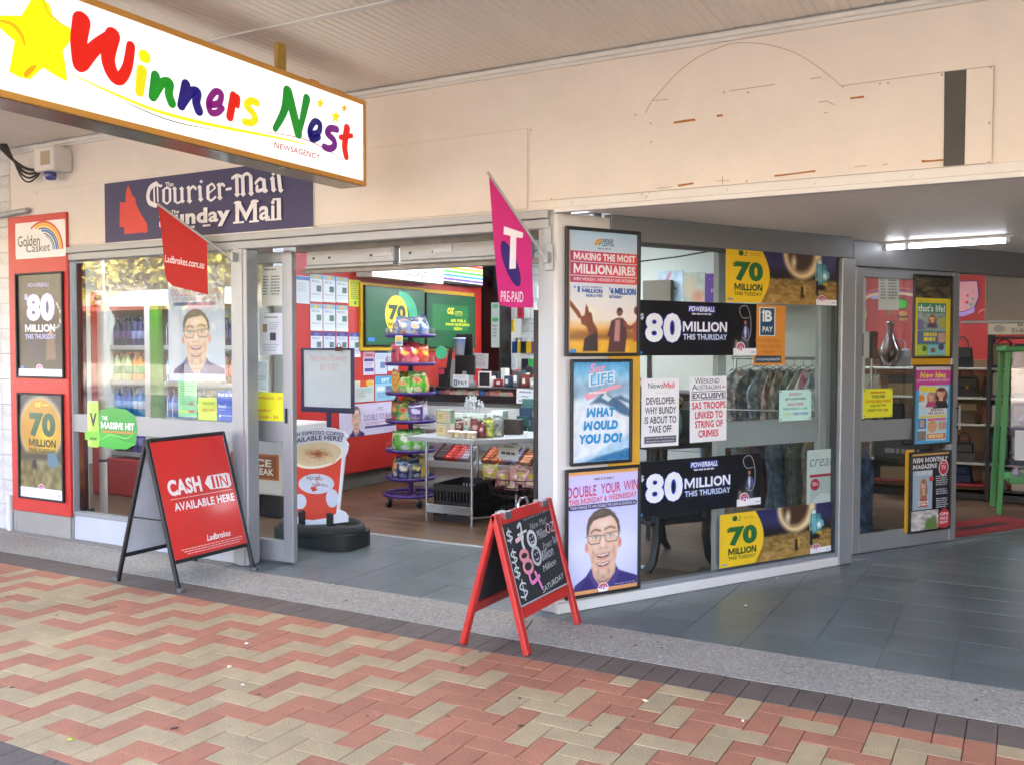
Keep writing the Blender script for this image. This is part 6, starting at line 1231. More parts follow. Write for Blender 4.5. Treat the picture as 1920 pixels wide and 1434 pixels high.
for i in range(14):
    px = 818+i*10.5; P_ = cpos(px, 8.63, zbb+.001+(ztop-.085-zbb)); b = MB().use(mat('sweets_'+pc[i % 8][1:], pc[i % 8], .45, var=.3, scale=40)); b.box(-.045, 0, 0, .045, .09, .05+.008*(i % 3), .006); o = b.build('sweets_packet'); o.location = P_; o.rotation_euler = (0, 0, R(rnd.uniform(-8, 8)))
    tag(o, 'small sweets packet under the counter top, %s from the left' % ('first','second','third','fourth','fifth','sixth','seventh','eighth','ninth','tenth','eleventh','twelfth','thirteenth','fourteenth')[i], 'sweets', 'sweets packets under the counter top')
for i in range(12):
    px = 918+i*8; c_ = ('#c9ccc8', '#23262a', '#8a2f34', '#d8d8d4', '#3a4a5a', '#b8a040', '#55585a', '#e0dcd0', '#7a3a30', '#2a2c30', '#a9b0b0', '#c0502c')[i]; P_ = cpos(px, 8.95+.12*(i % 2)); hh_ = (.10, .16, .08, .2, .12, .09, .18, .07, .14, .22, .1, .13)[i]
    o = MB().use(mat('goods_'+c_[1:], c_, .45, var=.25, scale=20)); o.box(-.035-.01*(i % 3), 0, 0, .035+.01*(i % 2), .07, hh_, .006); o.use(M_paper); o.box(-.02, -.002, hh_*.3, .02, 0, hh_*.7); o = o.build('counter_goods'); o.location = P_; o.rotation_euler = (0, 0, rnd.uniform(-.4, .4)); tag(o, 'small packaged goods standing on the counter right of the till, %s from the left' % TH[i], 'goods', 'goods on the counter')
# packets hung on the slatted wall
rc = ('#b82f4a', '#2a2f3a', '#d8b82a', '#d0602c', '#3fae5a', '#8a2f78', '#4a9a98', '#24508a', '#5fb0d0', '#d9dcd8', '#c9b23a', '#8a8f94', '#cfd8dc', '#1d1d20')
pk_mesh = {}
for r_, (py, xs) in enumerate(((545, (946, 960, 975, 990, 1002)), (583, (940, 950, 962, 975, 988, 1000)), (608, (938, 949, 958)), (648, (938, 950, 965, 972, 980, 992, 1001)), (680, (938, 950, 962, 983, 996)), (700, (944, 957, 970, 985, 1000)))):
    for i, px in enumerate(xs):
        c = rc[(r_*5+i*3) % len(rc)]
        if r_ == 1 and i not in (0, 3): c = '#d9dcd8'
        P_ = onY(px, py, 10.62)
        if c not in pk_mesh:
            b = MB().use(mat('packet_'+c[1:], c, .4, var=.12)); b.box(-.042, 0, -.15, .042, .03, 0, .003); b.use(M_paper); b.box(-.042, .01, .001, .042, .014, .05); b.use(M_chrome); b.bar((0, .012, .035), (0, .075, .035), .004); o = b.build('hanging_packet'); pk_mesh[c] = o.data
        else: o = bpy.data.objects.new('hanging_packet', pk_mesh[c]); COL.objects.link(o)
        o.location = (P_.x, 10.62, P_.z+.05); tag(o, 'small hanging packet on the slatted wall, %s row from the top, %s from the left' % (TH[r_], TH[i]), 'packet', 'packets hanging on the slatted wall')
wn = onY(925, 612, 9.9); sheet('tall_notice', 'tall narrow white notice with green leaves hanging on the black column edge', 'notice', 'F', (wn.x-.03, onY(925, 652, 9.9).z, wn.x+.085, onY(925, 568, 9.9).z), lambda p: (p.ell(.5,.08,.4,.05,'#7fb88a'), p.ell(.5,.38,.4,.05,'#58b86a'), p.lines(.2,.5,.8,.8,4,'#8a9aa6')), off=YF-9.9, base='#c9d6d6')
# --- candy shelf on the counter front
cs = thing('candy_shelf', 'low white sweets shelf along the counter front under the chrome table', 'shelf', (-4.7, 8.1, 0)); zs_ = onY(900, 870, 8.1).z
b = MB().use(M_alu_w); b.box(-1.0, 0, zs_-.05, 1.3, .45, zs_, .004); b.box(-1.0, -.008, zs_-.06, 1.3, 0, zs_+.012, .003); b.build('shelf_board', cs)
b = MB().use(M_alu_w); b.box(-1.0, .06, 0, 1.3, .1, zs_-.06); b.build('base_front', cs)
for i, (px, c) in enumerate(((826, '#3a2c30'), (845, '#a03028'), (856, '#b83a34'), (870, '#7a7480'), (915, '#8a4a28'), (926, '#a05a34'), (938, '#a8603a'), (952, '#55536e'), (962, '#6a6880'), (985, '#8a5a3a'))):
    P_ = onY(px, 862, 8.18); b = MB().use(mat('tray_'+c[1:], c, .5, var=.3, scale=25)); b.M = Matrix.Rotation(R(28), 4, 'X'); w = .062
    b.box(-w, 0, 0, w, .26, .012); b.box(-w, 0, 0, -w+.004, .26, .05); b.box(w-.004, 0, 0, w, .26, .05); b.box(-w, 0, 0, w, .004, .04)
    b.use(mat('bars_'+c[1:], tuple(min(.8, x*1.8+.05) for x in C(c)), .35, var=.25, scale=30))
    for k in range(5): b.box(-w+.008, .02+k*.047, .014, w-.008, .055+k*.047, .04, .004)
    o = b.build('sweets_tray'); o.location = (P_.x, 8.16, zs_+.002); tag(o, 'open tray of wrapped sweets bars on the low white shelf, %s from the left' % ('first','second','third','fourth','fifth','sixth','seventh','eighth','ninth','tenth')[i], 'sweets tray', 'sweets trays on the low shelf')
# --- black crates
def crate(label, loc, rotz, w=.36, d=.5, h=.31):
    t = thing('crate', label, 'crate', loc, rotz, 'black crates under the chrome table'); 
    for (ax, L0, off, nm) in (('x', w, 0, 'side'), ('x', w, d-.012, 'side'), ('y', d, 0, 'end'), ('y', d, w-.012, 'end')):
        b = MB().use(M_black); n = int(L0/.032)
        def bb(a0, a1, z0, z1):
            if ax == 'x': b.box(-w/2+a0, off, z0, -w/2+a1, off+.012, z1)
            else: b.box(-w/2+off, a0+.013, z0, -w/2+off+.012, a1-.013, z1)
        bb(0, L0, 0, .05); bb(0, L0, h-.055, h); bb(0, L0, .14, .165)
        for k in range(n+1): a = k*(L0-.012)/n; bb(max(a, .0), a+.012, .0501, .1399); bb(a, a+.012, .1651, h-.0551)
        b.build(nm, t)
    b = MB().use(M_black); b.box(-w/2+.013, .013, .004, w/2-.013, d-.013, .012); b.build('floor', t); return t
crate('front black plastic crate with slotted sides under the chrome table', onZ(845, 978)+Vector((0, .02, 0)), R(3)); crate('rear black plastic crate half hidden behind the front crate', onZ(915, 966)+Vector((.06, .12, 0)), R(0)); crate('black plastic crate at the right behind the chalkboard', onZ(975, 950)+Vector((.05, .15, 0)), R(0))
# wire basket of pink and yellow sweets
wb = thing('wire_basket', 'wire basket of pink and yellow sweets bags right of the crates', 'basket', onY(968, 925, 7.0)); b = MB().use(mat('brown_wire', '#4a3028', .5))
for z, r in ((0, .19), (.07, .22), (.14, .25)): b.tube([(r*1.2*math.cos(2*math.pi*k/20), r*.8*math.sin(2*math.pi*k/20), z) for k in range(21)], .005, 6, False)
for k in range(20): a = 2*math.pi*k/20; b.tube([(.19*1.2*math.cos(a), .19*.8*math.sin(a), 0), (.25*1.2*math.cos(a), .25*.8*math.sin(a), .14)], .003, 5)
b.build('wire', wb); b = MB().use(M_chrome); b.tube([(0, 0, -wb.location.z), (0, 0, 0)], .015, 8); b.build('stem', wb)
for i in range(11):
    x, y = rnd.uniform(-.22, .24), rnd.uniform(-.1, .1); put_bag('sweets_bag', ('pink sweets bag heaped in the wire basket', 'yellow sweets bag heaped in the wire basket', 'peach sweets bag heaped in the wire basket')[i % 3], wb.location+Vector((x, y, .02+.10*rnd.random())), rnd.uniform(-.6, .6), .14, .15, .07, (('#c98a9a', '#e0d8a0', '#d9c03a'), ('#d9c84a', '#e8e0c0', '#c96a80'), ('#d8a08a', '#e8d8d0', '#c9788a'))[i % 3], i, R(rnd.uniform(-35, 10)), 'sweets bags in the wire basket', 'sweets bag')
rp = onY(995, 884, 7.3); o = MB().use(mat('pink_check_cloth', '#b86a64', .7, var=.4, scale=60)); o.box(-.13, 0, -.04, .2, .02, .05, .004); o = o.build('pink_bag'); o.location = rp; o.rotation_euler = (0, R(-8), 0); tag(o, 'flat pink checked packet above the wire basket', 'packet')
# --- whiteboard on a stand
wbd = [onY(px, py, 5.98) for px, py in ((563,654), (662,652), (660,776), (564,770))]
bw = thing('whiteboard_stand', 'whiteboard with faint red writing in a dark blue frame on a pole stand', 'sign', ((wbd[0].x+wbd[1].x)/2, 5.98, 0)); hx = (wbd[1].x-wbd[0].x)/2; z0, z1 = (wbd[2].z+wbd[3].z)/2, (wbd[0].z+wbd[1].z)/2; f = .032
b = MB().use(mat('navy_frame', '#26264e', .4)); b.box(-hx, 0, z0, -hx+f, .025, z1, .006); b.box(hx-f, 0, z0, hx, .025, z1, .006); b.box(-hx+f, 0, z0, hx-f, .025, z0+f*1.4, .004); b.box(-hx+f, 0, z1-f*.5, hx-f, .025, z1, .003); b.build('frame', bw)
p = Print(2*(hx-f), z1-z0-f*1.9, '#d3dde2')
for k, (t_, x0, y0, x1, y1) in enumerate((('Native Flower', .13,.08,.95,.19), ('$15.00', .35,.24,.72,.37))): p.text(t_, x0,y0,x1,y1,'#dba9ae',-.008,.2)
p.lines(.35,.955,.65,.975,1,'#dba9ae'); p.build('board', bw, None, (-hx+f, .008, z0+f*1.4)); b = MB().use(_mats['navy_frame']); b.tube([(0, .03, .03), (0, .03, z0+.05)], .02, 10); b.build('pole', bw); b = MB().use(_mats['navy_frame']); b.lathe([(0, .0), (.2, .0), (.2, .02), (.03, .04), (0, .04)], 24, (0, .03, .003)); b.build('base', bw)
b = MB().use(mat('bulldog_clip', '#5a4038', .4, metal=.5)); b.box(.10, -.012, z1-.025, .17, .0, z1+.01, .002); b.tube([(.115, -.004, z1+.01), (.125, -.004, z1+.04), (.145, -.004, z1+.04), (.155, -.004, z1+.01)], .003, 6); b.build('clip', bw)
# --- cardboard coffee cup sign in a rubber foot
cup_y = 5.36
f_ = lambda x, y: onY(540+x/3.824, 720+y/3.824, cup_y)
ol = [(30,352),(100,322),(230,304),(330,314),(400,342),(428,375),(412,400),(432,430),(425,480),(408,520),(368,900),(404,915),(428,945),(428,985),(300,1000),(60,1010),(-18,1018),(-22,975),(-10,945),(28,920),(8,540),(-16,500),(-22,455),(-8,420),(-14,395)]
P_ = [f_(*k) for k in ol]; u0, u1 = min(k.x for k in P_), max(k.x for k in P_); z0, z1 = min(k.z for k in P_), max(k.z for k in P_)
cc = thing('coffee_cup_sign', 'coffee cup shaped cardboard sign standing in a black rubber foot at the entry', 'sign', (u0, cup_y, 0)); Nn = lambda x, y: ((f_(x, y).x-u0)/(u1-u0), 1-(f_(x, y).z-z0)/(z1-z0))
b = MB().use(M_paper); b.prism([(k.x-u0, k.z) for k in P_], .001, .012); b.build('cutout_board', cc)
p = Print(u1-u0, z1-z0, None); p.poly([Nn(*k) for k in ol][::-1], '#dfe3ec')
p.poly([Nn(*k) for k in ((24,570),(120,600),(230,590),(330,560),(385,525),(368,720),(345,925),(290,955),(180,972),(100,965),(66,945),(40,760))][::-1], '#d8402c')
for k in range(8): x = 100+k*30; p.stroke([Nn(x, 690), Nn(x-3, 960)], .0035, '#bf3826', sm=0)
n = 40; p.poly([Nn(203+190*math.cos(2*math.pi*k/n)+0, 505-98*math.sin(2*math.pi*k/n)-18*math.cos(2*math.pi*k/n)) for k in range(n)][::-1][::-1], '#eeeadf'); p.poly([Nn(205+178*math.cos(2*math.pi*k/n), 498-86*math.sin(2*math.pi*k/n)-16*math.cos(2*math.pi*k/n)) for k in range(n)], '#d9c9a8')
cv = Cv(40, 28, '#d9c9a8'); cv.ell(.5,.5,.46,.42,'#b8764a',.9,.9); cv.noise(.16, 18, 6, mask=((cv.X-.5)**2+(cv.Y-.5)**2 < .17)*1.0, tint=(1,.8,.6)); cv.ell(.5,.5,.22,.2,'#8a3f22',.9,.8); a, c = Nn(85, 432), Nn(342, 565); p.pic(a[0],a[1],c[0],c[1],cv)
for (cx_, cy_, rx, ry) in ((205,712,128,72), (318,815,44,66), (88,838,46,54)): p.poly([Nn(cx_+rx*math.cos(2*math.pi*k/n), cy_-ry*math.sin(2*math.pi*k/n)) for k in range(n)], '#ccd2e4')
a, c = Nn(135,655), Nn(250,700); p.text('espresso', a[0],a[1],c[0],c[1],'#2c2c50',.0,.2); a, c = Nn(175,700), Nn(285,742); p.text('spirito', a[0],a[1],c[0],c[1],'#2c2c50',.0,.2); p.stroke([Nn(232,650), Nn(205,690), Nn(222,715), Nn(198,735)], .006, '#c83a2c'); p.poly([Nn(*k) for k in ((160,735),(190,730),(215,755),(180,770))][::-1], '#c83a2c')
for t_, (x0, y0), (x1, y1), h, e in (('FRESH ESPRESSO COFFEE', (-6,390), (405,378), 26, .02), ('AVAILABLE HERE!', (0,440), (392,412), 35, .03)): a = Nn(x0, y0-h); c = Nn(x1, y1); d = Nn(x0, y0); p.text(t_, a[0],a[1],c[0],d[1],'#3a2c78',e, slope=(Nn(x1,y1)[1]-d[1])/(c[0]-a[0]), bend=.034)
p.build('printed_face', cc, None, (0, 0, z0))
gf = [onZ(575,1030), onZ(668,1000)]; fw = .36; fcx = u0+(u1-u0)*.56
b = MB().use(M_rubber)
b.slab([(fcx-u0+.37*math.cos(a)*(abs(math.cos(a))**-.5 if abs(math.cos(a)) > .01 else 0), .02+.20*math.sin(a)*(abs(math.sin(a))**-.45 if abs(math.sin(a)) > .01 else 0)) for a in [2*math.pi*k/32 for k in range(32)]], .002, .115)
b.build('rubber_foot', cc)
b = MB().use(M_rubber)
b.lathe([(.34, .0), (.375, .02), (.37, .07), (.345, .1), (.32, .09), (.30, .04)], 30, (0, 0, 0))
for i in range(len(b.v)): v = b.v[i]; b.v[i] = Vector((v.x+fcx-u0, v.y*.6+.02, v.z+.075))
b.build('foot_rim', cc)
b = MB().use(M_black)
for x in (.28, .72): b = MB().use(M_black); b.box((u1-u0)*x-.03, -.02, .1, (u1-u0)*x+.03, .03, .24, .012); b.build('clamp', cc)
# --- drinks fridge and ice cream freezer behind the left window
fx0, fx1, fy = -8.02, -6.22, 6.15
fg = thing('drinks_fridge', 'white double door drinks fridge lit inside behind the left window', 'fridge', ((fx0+fx1)/2, fy, 0)); h2 = (fx1-fx0)/2
b = MB().use(M_int); b.box(-h2, .05, 0, -h2+.05, .7, 2.0); b.box(h2-.05, .05, 0, h2, .7, 2.0); b.box(-h2+.05, .62, .0, h2-.05, .7, 2.0); b.box(-h2+.05, .05, 1.85, h2-.05, .619, 2.0); b.build('cabinet', fg)
b = MB().use(M_redwall); b.box(-h2, .02, .0, h2, .3, .36, .006); b.build('red_kick', fg)
b = MB().use(M_redwall); b.box(-h2-.16, -.0, 0.0, -h2-.005, .6, 2.0, .004); b.build('red_side', fg)
b = MB().use(M_white); b.box(-h2+.62, .0, .36, -h2+.69, .05, 1.85, .004); b.box(-h2, .0, .36, -h2+.05, .05, 2.0, .003); b.build('door_frame', fg)
b = MB().use(mat('green_trim', '#4f8a2c', .5)); b.box(-h2+.70, -.004, .36, -h2+.82, .05, 1.85, .004); b.build('green_strip', fg)
b = MB().use(emit_mat('fridge_tube', '#e8f2ff', .8)); b.tube([(-h2+.655, .09, .42), (-h2+.655, .09, 1.8)], .012, 8); b.tube([(h2-.1, .09, .42), (h2-.1, .09, 1.8)], .012, 8); b.build('tube', fg)
szs = (.42, .78, 1.12, 1.46)
for z in szs: b = MB().use(M_alu_w); b.box(-h2+.055, .07, z-.02, h2-.055, .6, z, .002); b.box(-h2+.055, .055, z-.03, h2-.055, .069, z+.012); b.build('shelf', fg)
btl = {}
def bottle(loc, c_body, c_label, c_cap, label, s=1.0):
    k = (c_body, c_label, c_cap)
    if k not in btl:
        b = MB().use(print_mat('bottle_plastic', .2, coat=.5)); b.lathe([(0, 0), (.030, 0), (.032, .01), (.032, .06), (.0325, .061), (.0325, .12), (.032, .121), (.031, .15), (.014, .195), (.013, .205), (.0150, .206), (.0150, .225), (0, .226)], 12, cols=[c_body]*4+[c_label]*2+[c_body]*4+[c_cap]*3); o = b.build('drink_bottle'); btl[k] = o.data
    else: o = bpy.data.objects.new('drink_bottle', btl[k]); COL.objects.link(o)
    o.location = loc; o.scale = (s, s, s); tag(o, label, 'bottle', 'bottles in the drinks fridge')
rowc = ((('#3a2a20', '#8a4a2a', '#2a2a2a', 'brown'), ('#5a4a9a', '#8a8ac0', '#3a3a6a', 'violet'), ('#7a2a2a', '#c9c0b0', '#3a2020', 'dark red')), (('#2a6ac0', '#5f9ae0', '#2a6ac0', 'blue'), ('#3a8ad0', '#c9dcee', '#2a5ab0', 'sky blue'), ('#a89a70', '#d9d0b0', '#c9a04a', 'straw')), (('#b8c890', '#2f8a4a', '#d8502c', 'orange capped'), ('#d8903a', '#3f9a4a', '#d8402c', 'amber'), ('#6a3a20', '#c03a2c', '#2a2a2a', 'cola brown'), ('#5a98c8', '#e0e8ee', '#3a5ab0', 'light blue')), (('#1f2a4a', '#4a3a6a', '#1f1f2a', 'black'), ('#3a3f6a', '#7a84b0', '#2a2a4a', 'slate blue'), ('#4a6a9a', '#c0c8d8', '#2a3a6a', 'steel blue')))
for r_, z in enumerate(szs):
    for i in range(21):
        x = fx0+.1+i*.082
        if abs(x-(fx0+.70)) < .10: continue
        c = rowc[r_][(i//3) % len(rowc[r_])]; bottle((x, fy+.115+.012*(i % 2), z+.001), *c[:3], '%s drink bottle on the %s fridge shelf, %s from the left' % (c[3], ('bottom', 'second', 'third', 'top')[r_], TH[i]), 1.25)
po = thing('white_pole', 'pale round steel pole just inside the left window', 'pole', onY(194, 900, 5.2).xy.to_3d()); b = MB().use(M_white); b.tube([(0, 0, 0), (0, 0, 2.71)], .032, 14); b.build('shaft', po); b = MB().use(M_black); b.tube([(0, 0, .5), (0, 0, .52)], .0335, 14); b.build('band', po)
bp_ = thing('bottle_banner', 'dark banner with a tall amber bottle at the left end of the window', 'banner', (onY(136,700,4.75).x, 4.75, 0)); bwid = onY(163,700,4.75).x-onY(136,700,4.75).x; p = Print(bwid, 1.9, '#35291c'); cv = Cv(14, 60, '#3a2c1c').noise(.08, 10, 3); cv.poly([(.4,.45),(.6,.45),(.6,.56),(.75,.62),(.75,.92),(.25,.92),(.25,.62),(.4,.56)], '#8a6a2c', .04); cv.poly([(.28,.68),(.72,.68),(.72,.84),(.28,.84)], '#b8965a', .03); p.pic(0,0,1,1,cv); p.build('banner_print', bp_, None, (-.0, 0, .2)); b = MB().use(M_paper); b.box(0, .0006, .2, bwid, .004, 2.1); b.build('board', bp_); b = MB().use(M_black); b.box(.0, -.02, 0, bwid, .05, .199); b.build('stand', bp_)
fz = thing('ice_cream_freezer', 'white chest freezer with an orange label behind the sliding door', 'freezer', (-5.78, 5.95, 0)); b = MB().use(M_white); b.box(-.42, 0, .2, .3, .6, .80, .012); b.box(-.43, -.02, .66, .31, .62, .72, .006); b.build('body', fz); b = MB().use(M_black); b.box(-.38, .05, 0, .26, .55, .199); b.build('base', fz)
p = Print(.56, .22, '#b8622c'); p.rect(.3,.08,.95,.92,'#8a4a24',.01); p.text('ICE', .45,.2,.85,.5,'#e0d8cc',.04); p.text('BREAK', .42,.56,.9,.82,'#e0d8cc',.04); p.build('label_print', fz, M_card, (-.3, -.001, .33)); b = MB().use(mat('blue_badge', '#2f4fb8', .5)); b.box(-.2, -.024, .675, -.12, -.02, .705); b.build('badge', fz)
# ================================================================== GIFT SHOP BEHIND THE ANGLED WINDOW AND SIDE DOOR
# red mural wall at the back
mr_ = thing('mural_wall', 'bright red weatherboard wall with a painted cartoon food mural at the back', 'wall', (0, 12.45, 0))
q0 = onY(1598, 700, 12.45); bd = None
for k in range(14):
    if bd is None: b = MB().use(mat('mural_red', '#b0241a', .45, var=.05)); b.add([(q0.x-.25, 0, 0), (4.9, 0, 0), (4.9, .012, .198), (q0.x-.25, .012, .198)], [(0, 1, 2, 3)]); b.box(q0.x-.25, .013, 0, 4.9, .03, .2); bd = b.build('board', mr_)
    else: instance('board', bd, mr_, (0, 0, k*.2))
mu = lambda x, y: (onY(1500+x/4.571, 430+y/4.571, 12.43))
a, c = mu(520, 470), mu(1640, 760); w_, h_ = c.x-a.x, a.z-c.z
p = Print(w_, h_, None); N = lambda x, y: ((mu(x, y).x-a.x)/w_, (a.z-mu(x, y).z)/h_)
def mstroke(pts, wd, col): p.stroke([N(*k) for k in pts], wd, col)
mstroke(((505,640),(560,575),(640,545),(720,535),(850,530),(960,545)), .09, '#e88a4a'); mstroke(((500,660),(565,590),(650,560),(800,548),(960,562)), .03, '#e8d0b8'); mstroke(((505,625),(560,555),(640,530),(760,520),(960,528)), .025, '#a8489a')
n = 24
def mell(x, y, rx, ry, col, ang=0): ca, sa = math.cos(ang), math.sin(ang); p.poly([N(x+rx*math.cos(2*math.pi*k/n)*ca-ry*math.sin(2*math.pi*k/n)*-sa*-1, y-ry*math.sin(2*math.pi*k/n)*ca-rx*math.cos(2*math.pi*k/n)*sa) for k in range(n)], col)
mell(640,585,40,16,'#b8b0e0'); mell(872,640,50,46,'#1f5a28'); mell(870,640,42,38,'#4fc83a'); mell(548,720,34,72,'#7a4a28',.2); mell(545,715,26,62,'#d8a46a',.2); mell(440,740,28,40,'#d86a4a')
mell(880,745,46,42,'#6a3a20'); mell(882,725,36,22,'#d8954a'); mell(884,772,38,14,'#c98a44'); mell(884,752,40,9,'#5a3018')
p.poly([N(*k) for k in ((745,700),(765,745),(785,700))][::-1], '#3a7a2c'); p.poly([N(*k) for k in ((1250,450),(1525,440),(1540,580),(1500,690),(1400,740),(1250,740))][::-1], '#5a2a6a'); p.poly([N(*k) for k in ((1250,455),(1515,448),(1528,580),(1490,670),(1400,705),(1250,705))][::-1], '#e3a0a0'); p.poly([N(*k) for k in ((1250,712),(1400,712),(1500,672),(1490,715),(1400,748),(1250,745))][::-1], '#b89ae0')
for (x, y, r, cc_) in ((1435,570,12,'#d84a6a'), (1480,600,13,'#6ab8a8'), (1465,645,18,'#5fa89a'), (1430,628,14,'#d8384a'), (1480,540,10,'#c88aa0'), (1350,600,14,'#6ab8a8')): mell(x,y,r,r,cc_)
mstroke(((1530,715),(1570,690),(1600,700),(1640,680)), .012, '#e8b0a8'); p.build('mural_print', mr_, None, (a.x, -.004, c.z))
pt = thing('white_partition', 'white partition wall between the gift shop and the red mural', 'wall', (-2.25, 11.4, 0)); b = MB().use(M_int); b.box(-.12, -.6, 1.33, .16, .9, 2.715); b.build('panel', pt); 
shl = thing('display_shelving', 'white edged slatted shelving with shoes and handbags against the red mural wall', 'shelving', (-.7, 10.3, 0))
zs = [onY(1830, py, 10.0).z for py in (908, 868, 795, 745, 690)]; shl.location.z = 0
M_sl = mat('timber_slat', '#8a6f52', .5, var=.15); sl = None
for k in range(10):
    if sl is None: b = MB().use(M_sl); b.box(-.85, 0, 0, .95, .02, .125, .002); sl = b.build('slat', shl); sl.location = (0, .02, .05)
    else: instance('slat', sl, shl, (0, .02, .05+k*.13))
for i, z in enumerate(zs): b = MB().use(M_white if i else mat('red_shelf_edge', '#a82a34', .5)); b.box(-.85, -.30, z-.018, .95, .018, z, .002); b.build('shelf', shl)
b = MB().use(M_black); b.box(-.85, -.26, 0, .95, .0, .06); b.build('base', shl)
def handbag(label, loc, rotz, w, h, d, c):
    t = thing('handbag', label, 'handbag', loc, rotz, 'handbags on the shelves by the mural wall'); b = MB().use(mat('bag_leather_'+c[1:], c, .45, var=.15)); b.add([(-w/2, -d/2, 0), (w/2, -d/2, 0), (w/2, d/2, 0), (-w/2, d/2, 0), (-w*.42, -d*.2, h), (w*.42, -d*.2, h), (w*.42, d*.2, h), (-w*.42, d*.2, h)], [(0,3,2,1),(4,5,6,7),(0,1,5,4),(1,2,6,5),(2,3,7,6),(3,0,4,7)]); b.box(-w*.4, -d*.55, h*.45, w*.4, -d*.30, h*.98, .01); b.build('body', t)
    b = MB().use(_mats['bag_leather_'+c[1:]]); b.tube([(-w*.25, 0, h), (-w*.22, 0, h*1.35), (0, 0, h*1.55), (w*.22, 0, h*1.35), (w*.25, 0, h)], .008, 6); b.build('strap', t)
    if w*1000 % 3 < 1: b = MB().use(mat('brass_clasp', '#8a7238', .3, metal=.8)); b.box(-.012, -d*.58, h*.42, .012, -d*.55, h*.56); b.build('clasp', t)
hb = ('#16161a', '#2a2a30', '#8a4a2a', '#1f2f5a', '#b8b4aa', '#5a2a2a', '#6a5a44', '#3a3a3e', '#a88a5a', '#222428', '#4a3020', '#7a7a80', '#c0a070', '#1a1c20')
sn = ('bottom', 'second', 'third', 'fourth', 'top')
cn = {'#16161a': 'black', '#2a2a30': 'charcoal', '#8a4a2a': 'tan leather', '#1f2f5a': 'navy', '#b8b4aa': 'pale grey', '#5a2a2a': 'maroon', '#6a5a44': 'khaki', '#3a3a3e': 'dark grey', '#a88a5a': 'beige', '#222428': 'blackish grey', '#4a3020': 'dark brown', '#7a7a80': 'grey', '#c0a070': 'sand', '#1a1c20': 'jet black'}
k_ = 0
for i, z in enumerate(zs):
    for j in range(6):
        x = -1.42+j*.30+rnd.uniform(-.04, .04); c = hb[k_ % 14]; k_ += 1
        if (i*2+j) % 3 == 1 and i < 4:
            cc3 = ('#8a6f4f', '#5f4a38', '#a08a6c', '#3c3430', '#6f6a64')[k_ % 5]; nm3 = ('tan', 'brown', 'sand coloured', 'black brown', 'grey')[k_ % 5]
            carton('shoe_box', '%s shoe box on the %s shelf, %s place from the left' % (nm3, sn[i], TH[j]), 'box', (x, 10.08, z+.002), rnd.uniform(-.1, .1), .25, .16, min(.12, .14), cc3, group='shoe boxes on the shelves by the mural wall')
            carton('shoe_box', '%s shoe box stacked on another on the %s shelf, %s place from the left' % (nm3, sn[i], TH[j]), 'box', (x+.01, 10.09, z+.124), rnd.uniform(-.15, .15), .24, .15, .07, ('#5f4a38', '#8a6f4f', '#3c3430')[k_ % 3], group='shoe boxes on the shelves by the mural wall')
            continue
        if i == 4 and j == 4: c = '#16161a'
        hh = min(.16+rnd.random()*.06, .17 if i == 2 else .3); handbag('%s handbag on the %s shelf, %s from the left' % (cn[c], sn[i], TH[j]), (x, 10.15, z+.002), rnd.uniform(-.3, .3), .2+rnd.random()*.06, hh, .1, c)
va = onY(1664, 692, 9.95); vz = onY(1664, 603, 9.95).z; b = MB().use(mat('brown_glaze', '#3f2c28', .22, coat=.5, var=.25)); H = vz-zs[4]
b.lathe([(0, 0), (.062, 0), (.068, .02), (.108, H*.22), (.115, H*.32), (.098, H*.44), (.062, H*.58), (.038, H*.72), (.030, H*.84), (.034, H*.93), (.046, H), (.040, H), (.026, H*.88)], 28); o = b.build('tall_vase'); o.location = (va.x, 10.12, zs[4]+.002); tag(o, 'tall dark brown bottle necked vase on the top shelf seen through the side door', 'vase')
bx = thing('picture_box', 'white framed black display box on a chrome garment rail behind the window post', 'display box', onY(1586, 690, 8.9)); w2 = (onY(1628, 690, 8.9).x-onY(1542, 690, 8.9).x)/2; zz0 = onY(1600, 672, 8.9).z-bx.location.z; zz1 = onY(1600, 622, 8.9).z-bx.location.z
b = MB().use(M_white); b.box(-w2, 0, zz0, w2, .3, zz1, .004); b.build('case', bx); b = MB().use(M_black); b.box(-w2+.09, -.003, zz0+.02, w2-.05, .0, zz1-.02); b.box(w2+.001, .0, zz0, w2+.03, .3, zz1); b.build('panel', bx); b = MB().use(M_red); b.box(-w2, -.004, zz0+.0, -w2+.07, .0, zz1); b.build('red_strip', bx)
b = MB().use(M_chrome); b.tube([(-w2, .15, -bx.location.z), (-w2, .15, zz0)], .012, 8); b.tube([(w2, .15, -bx.location.z), (w2, .15, zz0)], .012, 8); b.build('leg', bx)
